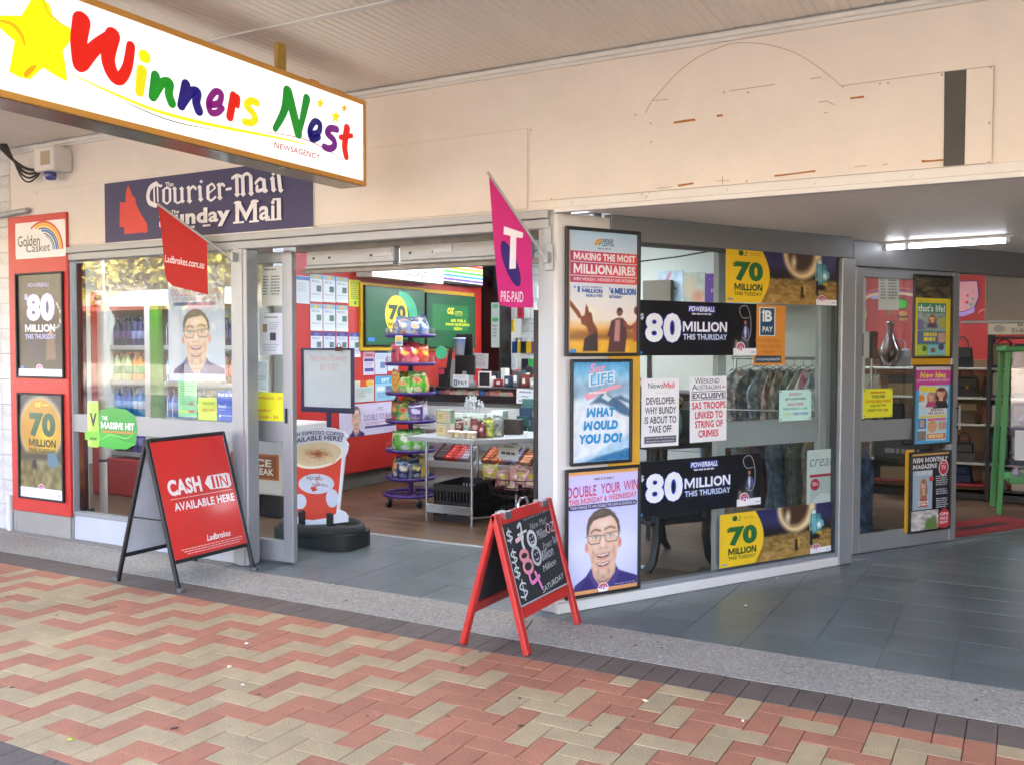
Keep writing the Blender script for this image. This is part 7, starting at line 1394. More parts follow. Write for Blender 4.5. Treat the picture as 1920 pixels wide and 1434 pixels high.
# garment rails
M_cl = {}
def garment(label, loc, rotz, w, h, cols, seed, group='garments on the chrome rail'):
    q = random.Random(seed); nx, nz = 44, 26; b = MB().use(print_mat('garment_cloth', .85)); vs = []; cs = []; ph = q.random()*6; nf = q.uniform(3, 5)
    for j in range(nz+1):
        v = j/nz
        for i in range(nx+1):
            a = 2*math.pi*i/nx; fl = .55+.45*min(1, v*3) if v < .33 else 1.0
            ww = w/2*(.42+.58*min(1, v*4)); fo = min(1, v*2.5); x = ww*math.cos(a)*(1+.05*math.sin(nf*a+ph)); y = .05*(.5+v*.8)*math.sin(a)+fo*.022*math.sin(nf*4*a+ph+v*2)+.01*math.sin(v*9+ph)
            vs.append((x+.015*math.sin(v*7+a*3), y, -h*v-.03*(1-abs(math.cos(a)))*(v < .1))); k = int(v*13+abs(math.cos(a))*3+(1 if math.sin(a*7+v*22) > .5 else 0)) % len(cols) if len(cols) > 1 else 0; g_ = q.uniform(.8, 1.15); cs.append(tuple(min(.8, e_*g_) for e_ in C(cols[k])))
    b.add(vs, [(j*(nx+1)+i, (j+1)*(nx+1)+i, (j+1)*(nx+1)+i+1, j*(nx+1)+i+1) for j in range(nz) for i in range(nx)], True); b.c = cs; b.usecol = True
    t = thing('garment', label, 'garment', loc, rotz, group); b.build('cloth', t); b = MB().use(M_chrome); b.tube([(-w*.35, 0, -.02), (0, 0, .03), (w*.35, 0, -.02)], .004, 6); b.tube([(0, 0, .03), (0, 0, .07), (.015, 0, .09), (.03, 0, .075)], .003, 6); b.build('hanger', t); return t
gy = 7.75; zr_ = onY(1480, 672, gy).z
rl = thing('garment_rail', 'long chrome garment rail behind the angled window', 'clothes rail', (-2.0, gy, 0)); x0, x1 = onY(1372, 680, gy).x, onY(1592, 680, gy).x
b = MB().use(M_chrome); b.tube([(x0+2.0, 0, zr_), (x1+2.0, 0, zr_)], .013, 8); b.build('rail', rl)
for x in (x0+.03, x1-.03): b = MB().use(M_chrome); b.tube([(x+2.0, 0, .04), (x+2.0, 0, zr_)], .013, 8); b.tube([(x+2.0, -.22, .03), (x+2.0, .22, .03)], .012, 8); b.build('upright', rl)
pats = (('#b5aea0', '#6f7488', '#7c5a54', '#d0c8ba', '#4f5462'), ('#4c5662', '#9a948a', '#33363c'), ('#8f9fac', '#5a6a7a', '#c3ccd0'), ('#8f5a56', '#c9b0a0', '#6a4040'), ('#a8855f', '#5a7280', '#d0b898'), ('#6f7a70', '#a8b0a0', '#4c5650'), ('#c0c8b8', '#98a498'), ('#d0608a', '#e8a0b8', '#f0e8e0'), ('#99a8ae', '#74868e', '#d8dcd8'), ('#6a707c', '#989ea6', '#c8ccc8'))
gl = ('patterned blue grey and brown', 'dark charcoal', 'blue grey striped', 'maroon', 'tan and teal patterned', 'dark green grey', 'pale sage', 'raspberry pink', 'misty grey blue', 'slate grey')
for i in range(10):
    x = x0+.16+(x1-x0-.3)*i/9; garment('%s garment hanging on the rail behind the angled window' % gl[i], (x, gy, zr_-.085), R(62+rnd.uniform(-16, 16)) if i else R(14), .5 if i == 0 else .42, .62+.2*rnd.random() if i else .62, pats[i], i)
for i in range(8):
    x = x0+.05+(x1-x0-.1)*i/7; garment('%s dress hanging low behind the grey door rail' % ('denim blue', 'rust brown', 'teal floral', 'dark red', 'grey blue', 'olive', 'brown leafy', 'navy')[i], (x, gy-.35, .88), R(60+rnd.uniform(-20, 20)), .4, .66, (('#44566e', '#5c7088'), ('#7a4a34', '#5a3828'), ('#3f6a70', '#7a9a98', '#8a5a44'), ('#6a2a2c', '#4a2022'), ('#66788c', '#4f6074'), ('#55573c', '#3f4230'), ('#7a5a40', '#4a5a50', '#9a7a58'), ('#232c48', '#34406a'))[i], 20+i, 'dresses on the lower rail')
rl2 = thing('garment_rail', 'short low chrome rail under the long garment rail', 'clothes rail', (-2.0, gy-.35, 0)); b = MB().use(M_chrome); b.tube([(x0+2.0, 0, .965), (x1+2.0, 0, .965)], .011, 8); b.build('rail', rl2)
for x in (x0+.03, x1-.03): b = MB().use(M_chrome); b.tube([(x+2.0, 0, .0), (x+2.0, 0, .965)], .011, 8); b.build('upright', rl2)
dn = onY(1612, 832, 7.9); garment('faded blue denim skirt hanging beside the side door post', (dn.x, 7.9, dn.z), R(70), .34, .75, ('#4a5f80', '#5c7496', '#3c4c68'), 41, 'denim by the side door'); b = MB().use(mat('timber_stand', '#7a6248', .6)); b.tube([(0, 0, 0), (0, 0, dn.z+.2)], .015, 8); b.tube([(-.2, 0, .02), (.2, 0, .02)], .015, 8); b.tube([(-.12, 0, dn.z+.09), (.12, 0, dn.z+.09)], .01, 8); o = b.build('wooden_stand'); o.location = (dn.x+.02, 7.9, 0); tag(o, 'thin wooden clothes stand holding the blue denim skirt', 'stand')
# black table with curved legs behind the angled window, boxes on it
tA = onZ(1228, 1070); tB = onZ(1325, 1058)
bt = thing('black_table', 'black low table with curved legs and a lower shelf behind the angled window', 'table', (tA.x, tA.y, 0), math.atan2(tB.y-tA.y, tB.x-tA.x)); TW = (tB-tA).length; ztt = .80
for (x, y) in ((0, 0), (TW, 0), (-.05, .55), (TW+.02, .55)):
    sg = -1 if x < TW/2 else 1
    b = MB().use(M_black); b.tube([(x+sg*.06, y, .0), (x+sg*.015, y, .06), (x-sg*.012, y, .2), (x, y, .45), (x+sg*.01, y, ztt)], .024, 8, True, .034); b.build('leg', bt)
b = MB().use(M_black); b.box(-.05, -.02, .30, TW+.04, .57, .325, .003); b.build('lower_shelf', bt); b = MB().use(M_black); b.box(-.10, -.06, ztt, TW+.10, .62, ztt+.035, .006); b.build('table_top', bt)
def onbt(x, y, z): a_ = math.atan2(tB.y-tA.y, tB.x-tA.x); return Vector((tA.x+x*math.cos(a_)-y*math.sin(a_), tA.y+x*math.sin(a_)+y*math.cos(a_), z))
ra = math.atan2(tB.y-tA.y, tB.x-tA.x)
carton('dark_carton', 'large dark carton on the lower shelf of the black table', 'box', onbt(.12, .06, .326), ra, .32, .3, .14, '#2c2e30'); carton('dark_carton', 'flat dark carton to the right on the lower shelf of the black table', 'box', onbt(.37, .08, .326), ra, .16, .28, .07, '#34363a')
carton('dark_carton', 'black carton on the black table behind the newspaper bills', 'box', onbt(.36, .2, ztt+.036), ra, .2, .22, .20, '#1c1c1f'); 
o = MB().use(mat('brass_pot', '#8a7448', .25, metal=.8)); o.lathe([(0, 0), (.03, 0), (.055, .03), (.05, .07), (.02, .09), (.025, .10)], 14); o = o.build('brass_pot'); o.location = onbt(.36, .28, ztt+.238); tag(o, 'small brass pot on the black carton between the newspaper bills', 'pot')
for i, (x, y, h, c, nm) in enumerate(((.0, .3, .34, '#5f8f92', 'teal'), (.12, .35, .24, '#4a5a5c', 'slate'), (.22, .12, .30, '#6a9a9a', 'pale teal'))):
    b = MB().use(mat('glaze_'+c[1:], c, .25, coat=.4)); b.lathe([(0, 0), (.04, 0), (.065, h*.3), (.06, h*.55), (.03, h*.8), (.045, h)], 18); o = b.build('vase'); o.location = onbt(x, y, ztt+.036); tag(o, '%s glazed vase on the black table behind the angled window' % nm, 'vase', 'vases on the black table')
gsx = thing('glass_shelves', 'tall glass shelf unit with black uprights behind the newspaper bills', 'shelving', onbt(-.1, 1.5, 0), R(10))
b = MB().use(M_black); 
for x in (0, .45, .9): b.box(x-.015, -.015, 0, x+.015, .015, 1.75)
b.build('upright', gsx)
for z in (.35, .7, 1.05, 1.4, 1.74): b = MB().use(M_clear); b.box(0, -.02, z, .9, .28, z+.008); b.build('glass_shelf', gsx)
gcol = ('#8aa0a4', '#c9c0a8', '#4a6a7a', '#a8b4b0', '#7a8a6a', '#b89a8a')
for i in range(15):
    z = (.358, .708, 1.058, 1.408)[i % 4]; x = .08+.75*((i*37) % 15)/15; b = MB().use(mat('ornament_'+gcol[i % 6][1:], gcol[i % 6], .25, coat=.4)); h = .1+.08*((i*7) % 5)/5; b.lathe([(0, 0), (.035, 0), (.05, h*.4), (.025, h*.75), (.035, h)], 12); o = b.build('ornament'); o.location = gsx.matrix_basis @ Vector((x, .12, z)); tag(o, 'small glazed ornament on the %s glass shelf behind the angled window, %s from the left' % (('lowest', 'second', 'third', 'top')[i % 4], TH[sorted(range(i % 4, 15, 4), key=lambda q_: (q_*37) % 15).index(i)]), 'ornament', 'ornaments on the glass shelves')
# high shelf with canvases
hs_y = 9.2; zc = onY(1290, 568, hs_y).z
hs = thing('high_shelf', 'white high shelf carrying canvases behind the top of the angled window', 'shelf', (0, hs_y, zc)); xa, xb = onY(1195, 568, hs_y).x, onY(1560, 568, hs_y).x; b = MB().use(M_white); b.box(xa, -.02, -.03, xb, .3, -.002, .003); b.build('shelf_board', hs); b = MB().use(M_int); b.box(xa-.4, .32, -zc, xb+.25, .36, 2.715-zc); b.build('back_panel', hs)
b = MB().use(M_alu_w); b.box(xa, .29, -zc, xa+.04, .318, -.03); b.box(xb-.04, .29, -zc, xb, .318, -.03); b.build('bracket', hs)
def canvas(label, xl, yt, xr, yb, base, draw, off=0.0):
    a, c = onY(xl, yt, hs_y+.1+off), onY(xr, yb, hs_y+.1+off); t = thing('canvas_print', label, 'canvas', (a.x, hs_y+.1+off, zc), 0, 'canvases on the high shelf'); b = MB().use(M_paper); b.box(0, .001, 0, c.x-a.x, .03, a.z-zc, .002); b.build('stretcher', t); p = Print(c.x-a.x, a.z-zc, base); draw(p); p.build('print', t)
def cv_bl(p): cv = Cv(24, 28, '#b8cede').noise(.1, 7, 1); cv.poly([(.1,.5),(.5,.0),(.55,.1),(.2,.6)], '#b8708a', .06); cv.ell(.7,.55,.08,.05,'#3a5a6a',.5); p.pic(0,0,1,1,cv)
def cv_tan(p): cv = Cv(24, 28, '#b8c2b0').noise(.1, 7, 2); cv.ell(.3,.45,.35,.5,'#c9b89a',.6); cv.ell(.7,.8,.4,.35,'#c98a6a',.7); p.pic(0,0,1,1,cv)
canvas('pale blue canvas with a pink streak on the high shelf', 1234, 509, 1280, 566, '#b8cede', cv_bl); canvas('tan flower canvas in the middle of the high shelf', 1281, 512, 1321, 567, '#b8c2b0', cv_tan); canvas('purple canvas with white script at the right of the high shelf', 1322, 514, 1350, 567, '#5a2a8a', lambda p: (p.text('half', .4,.5,1,.66,'#d9cfe8',.0,.2), p.ell(.3,.2,.03,.02,'#a88ad0'), p.ell(.7,.3,.03,.02,'#a88ad0')))
carton('brown_carton', 'plain brown carton standing in front of the canvases', 'box', onY(1231, 566, hs_y).xy.to_3d()+Vector((0, 0, zc)), R(2), .30, .08, onY(1231, 526, hs_y).z-zc, '#6f6658')
b = MB().use(M_black); A_, B_ = onY(1198, 491, 8.6), onY(1345, 469, 8.6); b.tube([A_-A_, (A_.lerp(B_, .5)-A_)+Vector((0, 0, -.01)), B_-A_], .008, 6); o = b.build('cable'); o.location = A_; tag(o, 'black cable sloping across the white wall at the top of the angled window', 'cable')
# right opening: black rack, boxes, green cabinet, mat, stacked cartons
rk2 = thing('black_rack', 'tall black open rack with small cartons at the right edge of the side opening', 'rack', onZ(1850, 940).xy.to_3d(), R(-4)); zt = onY(1850, 628, rk2.location.y).z
for (x, y) in ((0, 0), (.55, 0), (0, .35), (.55, .35)): b = MB().use(M_black); b.box(x-.018, y-.018, 0, x+.018, y+.018, zt, .002); b.build('upright', rk2)
rzs = [.12, .42, .72, 1.02, 1.3, zt-.02]
for z in rzs: b = MB().use(M_black); b.box(-.018, -.018, z-.02, .568, .37, z-.001, .002); b.build('shelf', rk2)
for i, z in enumerate(rzs[:-1]):
    for j in range(3):
        c = ('#5a4a4e', '#c9c0b8', '#8a7a5a', '#4a4f5a', '#b8b0a0')[(i*3+j) % 5]; P_ = rk2.location+Vector((.1+j*.175, .03, z)); carton('small_carton', 'small carton on the black rack, %s shelf, %s' % (('lowest', 'second', 'third', 'fourth', 'fifth')[i], ('left', 'middle', 'right')[j]), 'box', P_, R(-4+rnd.uniform(-4, 4)), .14, .25, .2, c, group='cartons on the black rack')
cb = onY(1880, 628, rk2.location.y+.05); carton('long_carton', 'long cream carton with printed name on top of the black rack', 'box', rk2.location+Vector((.31, 0, zt)), R(-4), .66, .3, .115, '#cfc6ae', lambda p: (p.text('Bright', .38,.12,.72,.42,'#6a5f6a',.02), p.text('Side of Life', .3,.5,.85,.85,'#6a5f6a',.02), p.ell(.14,.5,.07,.3,'#a89f98')))
bc = onY(1895, 585, 9.3); carton('torn_carton', 'large torn brown carton hanging above the black rack', 'box', Vector((bc.x+.1, 9.45, onY(1880, 600, 9.3).z)), R(-6), .62, .3, .42, '#9a8f80'); o = MB().use(M_alu_w); o.box(-.5, 0, 0, .8, .35, .02); o = o.build('wall_shelf'); o.location = (bc.x+.1, 9.43, onY(1880, 600, 9.3).z-.022); tag(o, 'grey shelf holding the torn brown carton', 'shelf')
gc = thing('green_cabinet', 'green framed glass display cabinet on splayed legs at the right edge', 'cabinet', onZ(1880, 968).xy.to_3d(), R(8)); M_grn = mat('green_paint', '#3f8a4a', .45, var=.08); gz = onZ(1880, 968); ztc = onY(1880, 660, gc.location.y).z; zlo = onY(1890, 900, gc.location.y).z
for (x, y) in ((.02, 0), (.75, 0), (.02, .45), (.75, .45)): sg = -1 if x < .3 else 1; b = MB().use(M_grn); b.bar((x+sg*.05, y, 0.02), (x, y, ztc), .045, .045, .006); b.build('leg', gc)
b = MB().use(M_grn); b.box(-.02, -.03, ztc-.0, .80, .48, ztc+.05, .012); b.build('top', gc); b = MB().use(M_grn); b.box(.04, -.015, zlo-.025, .73, .46, zlo+.025, .006); b.build('cabinet_floor', gc)
b = MB().use(M_clear); b.box(.045, -.008, zlo+.026, .725, -.002, ztc-.001); b.build('glass_front', gc)
for z in (zlo+.22, zlo+.48): b = MB().use(M_clear); b.box(.05, .01, z, .72, .44, z+.008); b.build('glass_shelf', gc)
for i in range(12):
    z = (zlo+.026, zlo+.229, zlo+.489)[i % 3]; b = MB().use(mat('trinket_'+str(i % 4), ('#b8a8a8', '#c9c4c0', '#8a7a80', '#d0b8a8')[i % 4], .2, coat=.5)); h = .07+.05*(i % 5)/5; b.lathe([(0, 0), (.03, 0), (.04, h*.4), (.015, h*.8), (.02, h)], 10); o = b.build('trinket'); o.location = gc.matrix_basis @ Vector((.12+.14*(i//3 % 4)+.02*(i % 3), .15, z+.001)); tag(o, 'small shiny trinket in the green glass cabinet, %s shelf, %s from the left' % (('lowest', 'middle', 'top')[i % 3], TH[i//3]), 'trinket', 'trinkets in the green cabinet')
for j in range(2): o = MB().use(M_paper); o.box(0, 0, 0, .11, .002, .26); p = None; o = o.build('price_card'); o.location = gc.matrix_basis @ Vector((.08+.2*j, -.012, zlo+.18)); o.rotation_euler = (0, 0, R(8)); tag(o, 'white card taped on the green cabinet glass, %s' % ('left one', 'right one')[j], 'card', 'cards on the green cabinet')
m_ = [Dxy(1.13, -.07), Dxy(2.4, -.07)]; mtt = thing('door_mat', 'red floor mat with faded lettering inside the side opening', 'mat', (*Dxy(1.14, -.08), 0), DA); b = MB().use(mat('red_mat', '#9a2c2c', .9, var=.2, scale=20, bump=.5, bscale=200)); b.box(0, 0, -.004, 1.25, .42, .008, .003); b.build('mat', mtt); p = Print(.8, .12, None); p.lines(.0,.0,1,1,1,'#3a3034',.8,.1,3,5); p.build('mat_print', mtt, None, (.2, .12, .009), (R(-90), 0, 0))
carton('black_carton', 'black carton with grey lettering low on the shelf seen through the side door', 'box', (onY(1690, 866, 9.72).x, 9.72, zs[1]+.002), 0, .5, .25, .22, '#1d1d20', lambda p: p.lines(.2,.4,.85,.62,1,'#8a8a8a',.9,.05,2,5))
# ================================================================== LOOSE THINGS ON THE FOOTPATH
# --- red and black A-frame sign
def lerp2(q, a, b): return q[0][0]+(q[1][0]-q[0][0])*a, b
fA, fB, rA = onZ(337, 1110), onZ(480, 1068), onZ(217, 1088)
xf, xr_ = (fA.x+fB.x)/2, rA.x; ya, yb = fA.y, fB.y; xm = (xf+xr_)/2; zt = onX(420, 808, xm).z; W = yb-ya
af = thing('aframe_sign', 'black framed red A-frame sign reading CASH IN on the footpath', 'sandwich board', (xm, (ya+yb)/2, 0), R(90)); hd = (xf-xr_)/2; t_ = .024
def panelM(side):   # local frame: x across, z along the slope from the foot to the top, -y outward
    ang = math.atan2(hd-.012, zt); M = Matrix.Translation((0, -side*hd, 0)) @ (Matrix.Identity(4) if side > 0 else Matrix.Rotation(math.pi, 4, 'Z')) @ Matrix.Rotation(-ang, 4, 'X'); return M, math.hypot(hd, zt)
for side, nm in ((1, 'front_frame'), (-1, 'rear_frame')):
    M, Ls = panelM(side); b = MB().use(M_black); b.M = M; hwid = W/2
    b.box(-hwid, 0, 0, -hwid+t_, t_, Ls, .004); b.box(hwid-t_, 0, 0, hwid, t_, Ls, .004); b.box(-hwid+t_, 0, Ls-t_, hwid-t_, t_, Ls-.001, .003); b.box(-hwid+t_, 0, .165, hwid-t_, t_, .165+t_, .003); b.build(nm, af)
    b = MB().use(mat('sign_panel_white', '#c9ced6', .45)); b.M = M; b.box(-hwid+t_, .006, .165+t_, hwid-t_, .012, Ls-t_); o = b.build('panel', af)
    if side > 0:
        pw, ph = W-2*t_-.004, Ls-2*t_-.165; p = Print(pw, ph, '#d62a22')
        w0 = '#f0e6e4'
        p.text('CASH', .10,.335,.55,.475,w0,.05,0); p.poly([(.60,.41),(.66,.35),(.93,.345),(.97,.36),(.97,.46),(.93,.48),(.66,.47)], w0); p.rect(.70,.355,.735,.465,'#d62a22'); p.text('I', .765,.362,.795,.462,'#d62a22',.02); p.text('N', .82,.362,.925,.462,'#d62a22',.012)
        p.rect(.10,.50,.97,.5035,w0); p.text('AVAILABLE HERE', .13,.535,.97,.605,w0,.03); p.text('Ladbrokes', .46,.85,.80,.905,w0,.03,.25)
        for k in range(3): p.lines(.10+.03*k,.928+.02*k,.97-.03*k,.937+.02*k,1,'#e9b8b4',.8,.02,k,22)
        oo = p.build('red_print', af, print_mat('sign_gloss', .35, coat=.2)); oo.matrix_basis = M @ Matrix.Translation((-pw/2, .0055, .165+t_))
for s_ in (-1, 1): b = MB().use(M_black); b.bar((s_*(W/2-.012), -hd*.55, zt*.46), (s_*(W/2-.012), hd*.55, zt*.46), .014, .006); b.build('stay_bar', af)
b = MB().use(mat('foot_grey', '#5a5a5c', .6))
for sx in (-1, 1):
    for sy in (-1, 1): b.box(sx*(W/2-.012)-.016, sy*hd-.018, 0, sx*(W/2-.012)+.016, sy*hd+.02, .022, .003)
b.build('foot', af)
# --- red framed chalkboard
kA, kB, kC, kD = onZ(993, 1232), onZ(1090, 1168), onZ(862, 1208), onZ(968, 1150)
xf, xr_ = (kA.x+kB.x)/2, (kC.x+kD.x)/2; ya, yb = (kA.y+kC.y)/2, (kB.y+kD.y)/2; xm = (xf+xr_)/2; zt = (onX(1028, 930, xm).z+onX(932, 966, xm).z)/2; W = yb-ya; hd = (xf-xr_)/2
kb = thing('chalkboard', 'red framed A-frame chalkboard with handwritten jackpots in chalk', 'sandwich board', (xm, (ya+yb)/2, 0), R(90)); M_rf = mat('red_painted_timber', '#b52a24', .45, var=.12, scale=12, bump=.15); t_ = .042
M_slb = mat('chalkboard_black', '#26292c', .75, var=.35, scale=5)
for side, nm in ((1, 'front_frame'), (-1, 'rear_frame')):
    M, Ls = panelM(side); hwid = W/2; b = MB().use(M_rf); b.M = M
    b.box(-hwid, 0, .006, -hwid+t_, .028, Ls, .005); b.box(hwid-t_, 0, .006, hwid, .028, Ls, .005); b.box(-hwid+t_, .002, Ls-t_*1.4, hwid-t_, .026, Ls-.001, .004); b.box(-hwid+t_, .002, .17, hwid-t_, .026, .17+t_*1.25, .004); b.build(nm, kb)
    b = MB().use(M_slb); b.M = M; b.box(-hwid+t_, .010, .17+t_, hwid-t_, .018, Ls-t_*1.2); b.build('slate', kb)
    pw, ph = W-2*t_, Ls-.17-t_*2.65; p = Print(pw, ph, None)
    def ch(pts, wd=.010, col='#b9bcbe'): p.stroke(pts, wd, col)
    wt = '#c3c6c8'; gy_ = '#9a9fa2'; pk_ = '#d68a94'; mg = '#d27ab0'
    # smeared chalk dust along the edges
    for q in range(30): x = rnd.random(); y = rnd.random(); p.stroke([(x, y), (x+rnd.uniform(-.1, .1), y+rnd.uniform(.02, .12))], .03*rnd.random()+.008, ('#33373a', '#2f3336', '#383b3e')[q % 3], taper=True)
    for (a, c) in (((.015,.02),(.015,.97)), ((.02,.985),(.98,.985))): p.stroke([a, c], .007, '#a9adaf', sm=0)
    if side > 0:
        def dollar(x, y, s): ch([(x+.05*s,y+.02*s),(x,y+.0*s),(x-.04*s,y+.035*s),(x+.0*s,y+.065*s),(x+.05*s,y+.095*s),(x+.0*s,y+.13*s),(x-.05*s,y+.115*s)], .009, wt); ch([(x+.01*s,y-.03*s),(x,y+.16*s)], .007, wt)
        dollar(.10,.09,.9); dollar(.09,.34,1.0); dollar(.085,.53,.9); dollar(.12,.73,1.3)
        ch([(.28,.08),(.34,.05),(.33,.16)], .016, wt); ch([(.25,.175),(.42,.155)], .012, wt)
        ch([(.2,.235),(.33,.205)], .022, '#d8b4b8'); ch([(.33,.205),(.30,.28),(.31,.37)], .022, wt)
        for k in range(2): ch([(.49+(.07+.012*k)*math.cos(a), .275-(.085+.010*k)*math.sin(a)) for a in [2*math.pi*i/14 for i in range(15)]], .014, wt)
        ch([(.46,.26),(.465,.265)], .008, wt); ch([(.51,.25),(.515,.255)], .008, wt); ch([(.455,.305),(.49,.32),(.52,.30)], .005, wt)
        for (cx_, cy_, rx, ry) in ((.275,.435,.075,.058), (.30,.575,.085,.075)): ch([(cx_+rx*math.cos(a), cy_-ry*math.sin(a)) for a in [2*math.pi*i/14 for i in range(15)]], .020, pk_)
        for k in range(2): ch([(.50+(.075+.012*k)*math.cos(a), .495-(.10+.010*k)*math.sin(a)) for a in [2*math.pi*i/14 for i in range(15)]], .012, '#b3b7b9')
        ch([(.475,.47),(.48,.475)], .008, wt); ch([(.525,.46),(.53,.465)], .008, wt); ch([(.47,.53),(.5,.545),(.53,.525)], .005, wt)
        ch([(.28,.66),(.30,.78),(.46,.74)], .020, mg); ch([(.40,.68),(.46,.88)], .020, mg)
        p.text('Handmade Up A Million', .40,.005,.95,.045,'#8f9497',-.004,.2,slope=-.05); p.text('New Mat!', .50,.085,.86,.17,'#a4a8aa',-.008,.2,slope=-.06)
        p.text('Million', .60,.20,.80,.32,wt,-.008,.15,slope=-.08); p.text('OZ', .80,.16,.985,.29,'#d0a8b0',-.002,.1,slope=-.05); p.text('Power Ball', .66,.375,.99,.465,'#a9adaf',-.008,.15,slope=-.12); p.text('illion', .63,.46,.84,.585,wt,-.008,.15,slope=-.1); ch([(.60,.58),(.62,.47)], .007, wt)
        p.text('Million', .56,.64,.84,.72,wt,-.006,.1,slope=-.12); p.text('SATURDAY', .45,.885,.93,.955,wt,-.004,.05,slope=-.13)
    oo = p.build('chalk_writing', kb, print_mat('chalk', .95)); oo.matrix_basis = M @ Matrix.Translation((-pw/2, .0095, .17+t_*1.25))
b = MB().use(M_chrome); b.tube([(-.05, 0, zt-.01), (-.05, 0, zt+.02), (-.03, 0, zt+.04), (.03, 0, zt+.04), (.05, 0, zt+.02), (.05, 0, zt-.01)], .006, 8); b.build('handle', kb)
for sx in (-.2, .2): b = MB().use(M_chrome); b.box(sx-.03, -.03, zt-.03, sx+.03, .03, zt+.003); b.build('hinge', kb)
b = MB().use(mat('rusty_chain', '#5a5048', .6)); b.tube([(-.12, -.12, .12), (-.1, -.05, .03), (.02, .02, .012), (.12, .1, .1)], .004, 6); b.build('chain', kb)
# --- alarm siren box and cables high on the left
sz_ = onY(95, 300, YF-.1); sb = thing('alarm_box', 'white alarm siren box with a blue strobe light high on the left wall', 'alarm', (sz_.x, YF, sz_.z)); b = MB().use(M_white); b.box(-.115, -.16, -.09, .115, 0, .09, .01); b.build('case', sb); b = MB().use(mat('siren_grille', '#a8967c', .6)); b.box(-.03, -.1635, -.05, .075, -.1605, .05, .002); b.build('grille', sb); b = MB().use(mat('blue_lens', '#2f3f8a', .2, coat=.5)); b.lathe([(.04, 0), (.045, -.03), (.035, -.055), (0, -.06)], 16, (-.02, -.09, -.09)); b.build('strobe', sb)
b = MB().use(mat('dark_cable', '#2f2c2a', .6)); z_ = sz_.z
for k in range(4): b.tube([tuple(float(e_) for e_ in q_) for q_ in spline([(-1.2, .02*k-.1, .42-.03*k), (-.75, -.12-.02*k, .34-.02*k), (-.52, -.14, .12+.03*k), (-.34, -.1, -.02-.03*k), (-.22, -.07, -.05-.02*k), (-.11, -.05, .0+.01*k)], 7)], .012-.002*k, 7)
o = b.build('cable_bundle'); o.location = (sz_.x, YF, sz_.z); tag(o, 'bundle of dark cables drooping from the awning to the alarm box', 'cables')
cr_ = onY(45, 398, YF-.03); b = MB().use(M_alu_w); b.tube([(-1.0, 0, -.04), (.05, 0, .01)], .022, 10); o = b.build('conduit'); o.location = cr_; tag(o, 'pale conduit pipe running left above the red panel', 'pipe')
dp = onY(20, 985, YF-.02); b = MB().use(M_white); b.tube([(0, 0, 0), (0, 0, .28)], .022, 10); o = b.build('downpipe_end'); o.location = (dp.x, YF-.024, .003); tag(o, 'short white pipe stub at the foot of the tiled wall', 'pipe')
# --- old sign board outline on the wall above the porch
ob = thing('old_signboard', 'painted over old signboard with a half round top and chipped edges above the porch', 'signboard', (-1.3, YF, 2.4)); Fp = lambda x, y: (lambda P: (P.x+1.3, P.z-2.4))(onY(960+x/2, 40+y/2, YF-.01))
rect = [(70,405),(70,690),(165,700),(1618,553),(1800,530),(1808,168),(1705,181),(1622,191),(1240,243)]; arch = [(1230,240),(1205,215),(1190,205),(1130,160),(1050,115),(950,88),(850,82),(790,95),(700,135),(620,195),(560,260),(525,300),(500,345)]
zmin = 2.2535-2.4
b = MB().use(M_cream); arch = [(float(k[0]), float(k[1])) for k in spline(arch[1:-2], 5)]; arch = [(1230,240)]+arch+[(525,300),(500,345)]; P_ = [Fp(*k) for k in rect+arch]; P_ = [(x, max(z, zmin)) for x, z in P_]; b.prism(P_[::-1], -.011, -.0005); b.build('board', ob)
b = MB().use(mat('dark_grey_patch', '#4b4a46', .8, var=.15)); b.prism([(x, max(z, zmin+.002)) for x, z in [Fp(*k) for k in ((1622,192),(1620,400),(1618,548),(1697,543),(1700,400),(1705,183))]], -.0135, -.0112); b.build('grey_strip', ob)
b = MB().use(mat('bare_timber', '#a06a34', .8, var=.25, scale=30))
for pts in (((608,378),(606,386),(690,374),(685,366),(640,372)), ((768,352),(768,361),(792,358),(790,350)), ((1268,287),(1270,294),(1320,288),(1320,280)), ((1535,522),(1538,531),(1617,525),(1617,517),(1575,522)), ((985,578),(984,585),(1138,566),(1138,559),(1060,570)), ((622,614),(624,622),(682,612),(680,606))): b.prism([Fp(*k) for k in pts][::-1], -.0125, -.0108)
b.build('chip', ob, kind='stuff')
b = MB().use(mat('crack_line', '#a3988a', .8))  # thin grey bars: board outline, cracks and small spots
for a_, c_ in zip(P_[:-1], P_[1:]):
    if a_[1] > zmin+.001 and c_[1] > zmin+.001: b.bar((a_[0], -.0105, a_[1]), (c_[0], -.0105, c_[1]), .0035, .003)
for pts in (((525,299),(585,294)), ((815,263),(985,238)), ((1120,217),(1160,211)), ((1150,305),(1180,300),(1210,315)), ((1170,345),(1184,342)), ((765,600),(815,598)), ((790,585),(790,615)), ((545,628),(600,622)), ((1285,548),(1330,542)), ((1390,540),(1410,536))):
    Q_ = [Fp(*k) for k in pts]
    for a, c in zip(Q_[:-1], Q_[1:]): b.bar((a[0], -.0116, a[1]), (c[0], -.0116, c[1]), .003, .003)
for (x, y) in ((520,384), (522,454), (487,650), (515,643), (795,268), (885,268), (880,601), (1240,246), (1380,235), (1410,233), (1612,202), (1795,174), (1790,382), (1788,530), (148,667), (72,408), (463,352)): c = Fp(x, y); b.box(c[0]-.004, -.0128, c[1]-.004, c[0]+.004, -.0105, c[1]+.004)
b.build('blemish', ob, kind='stuff')
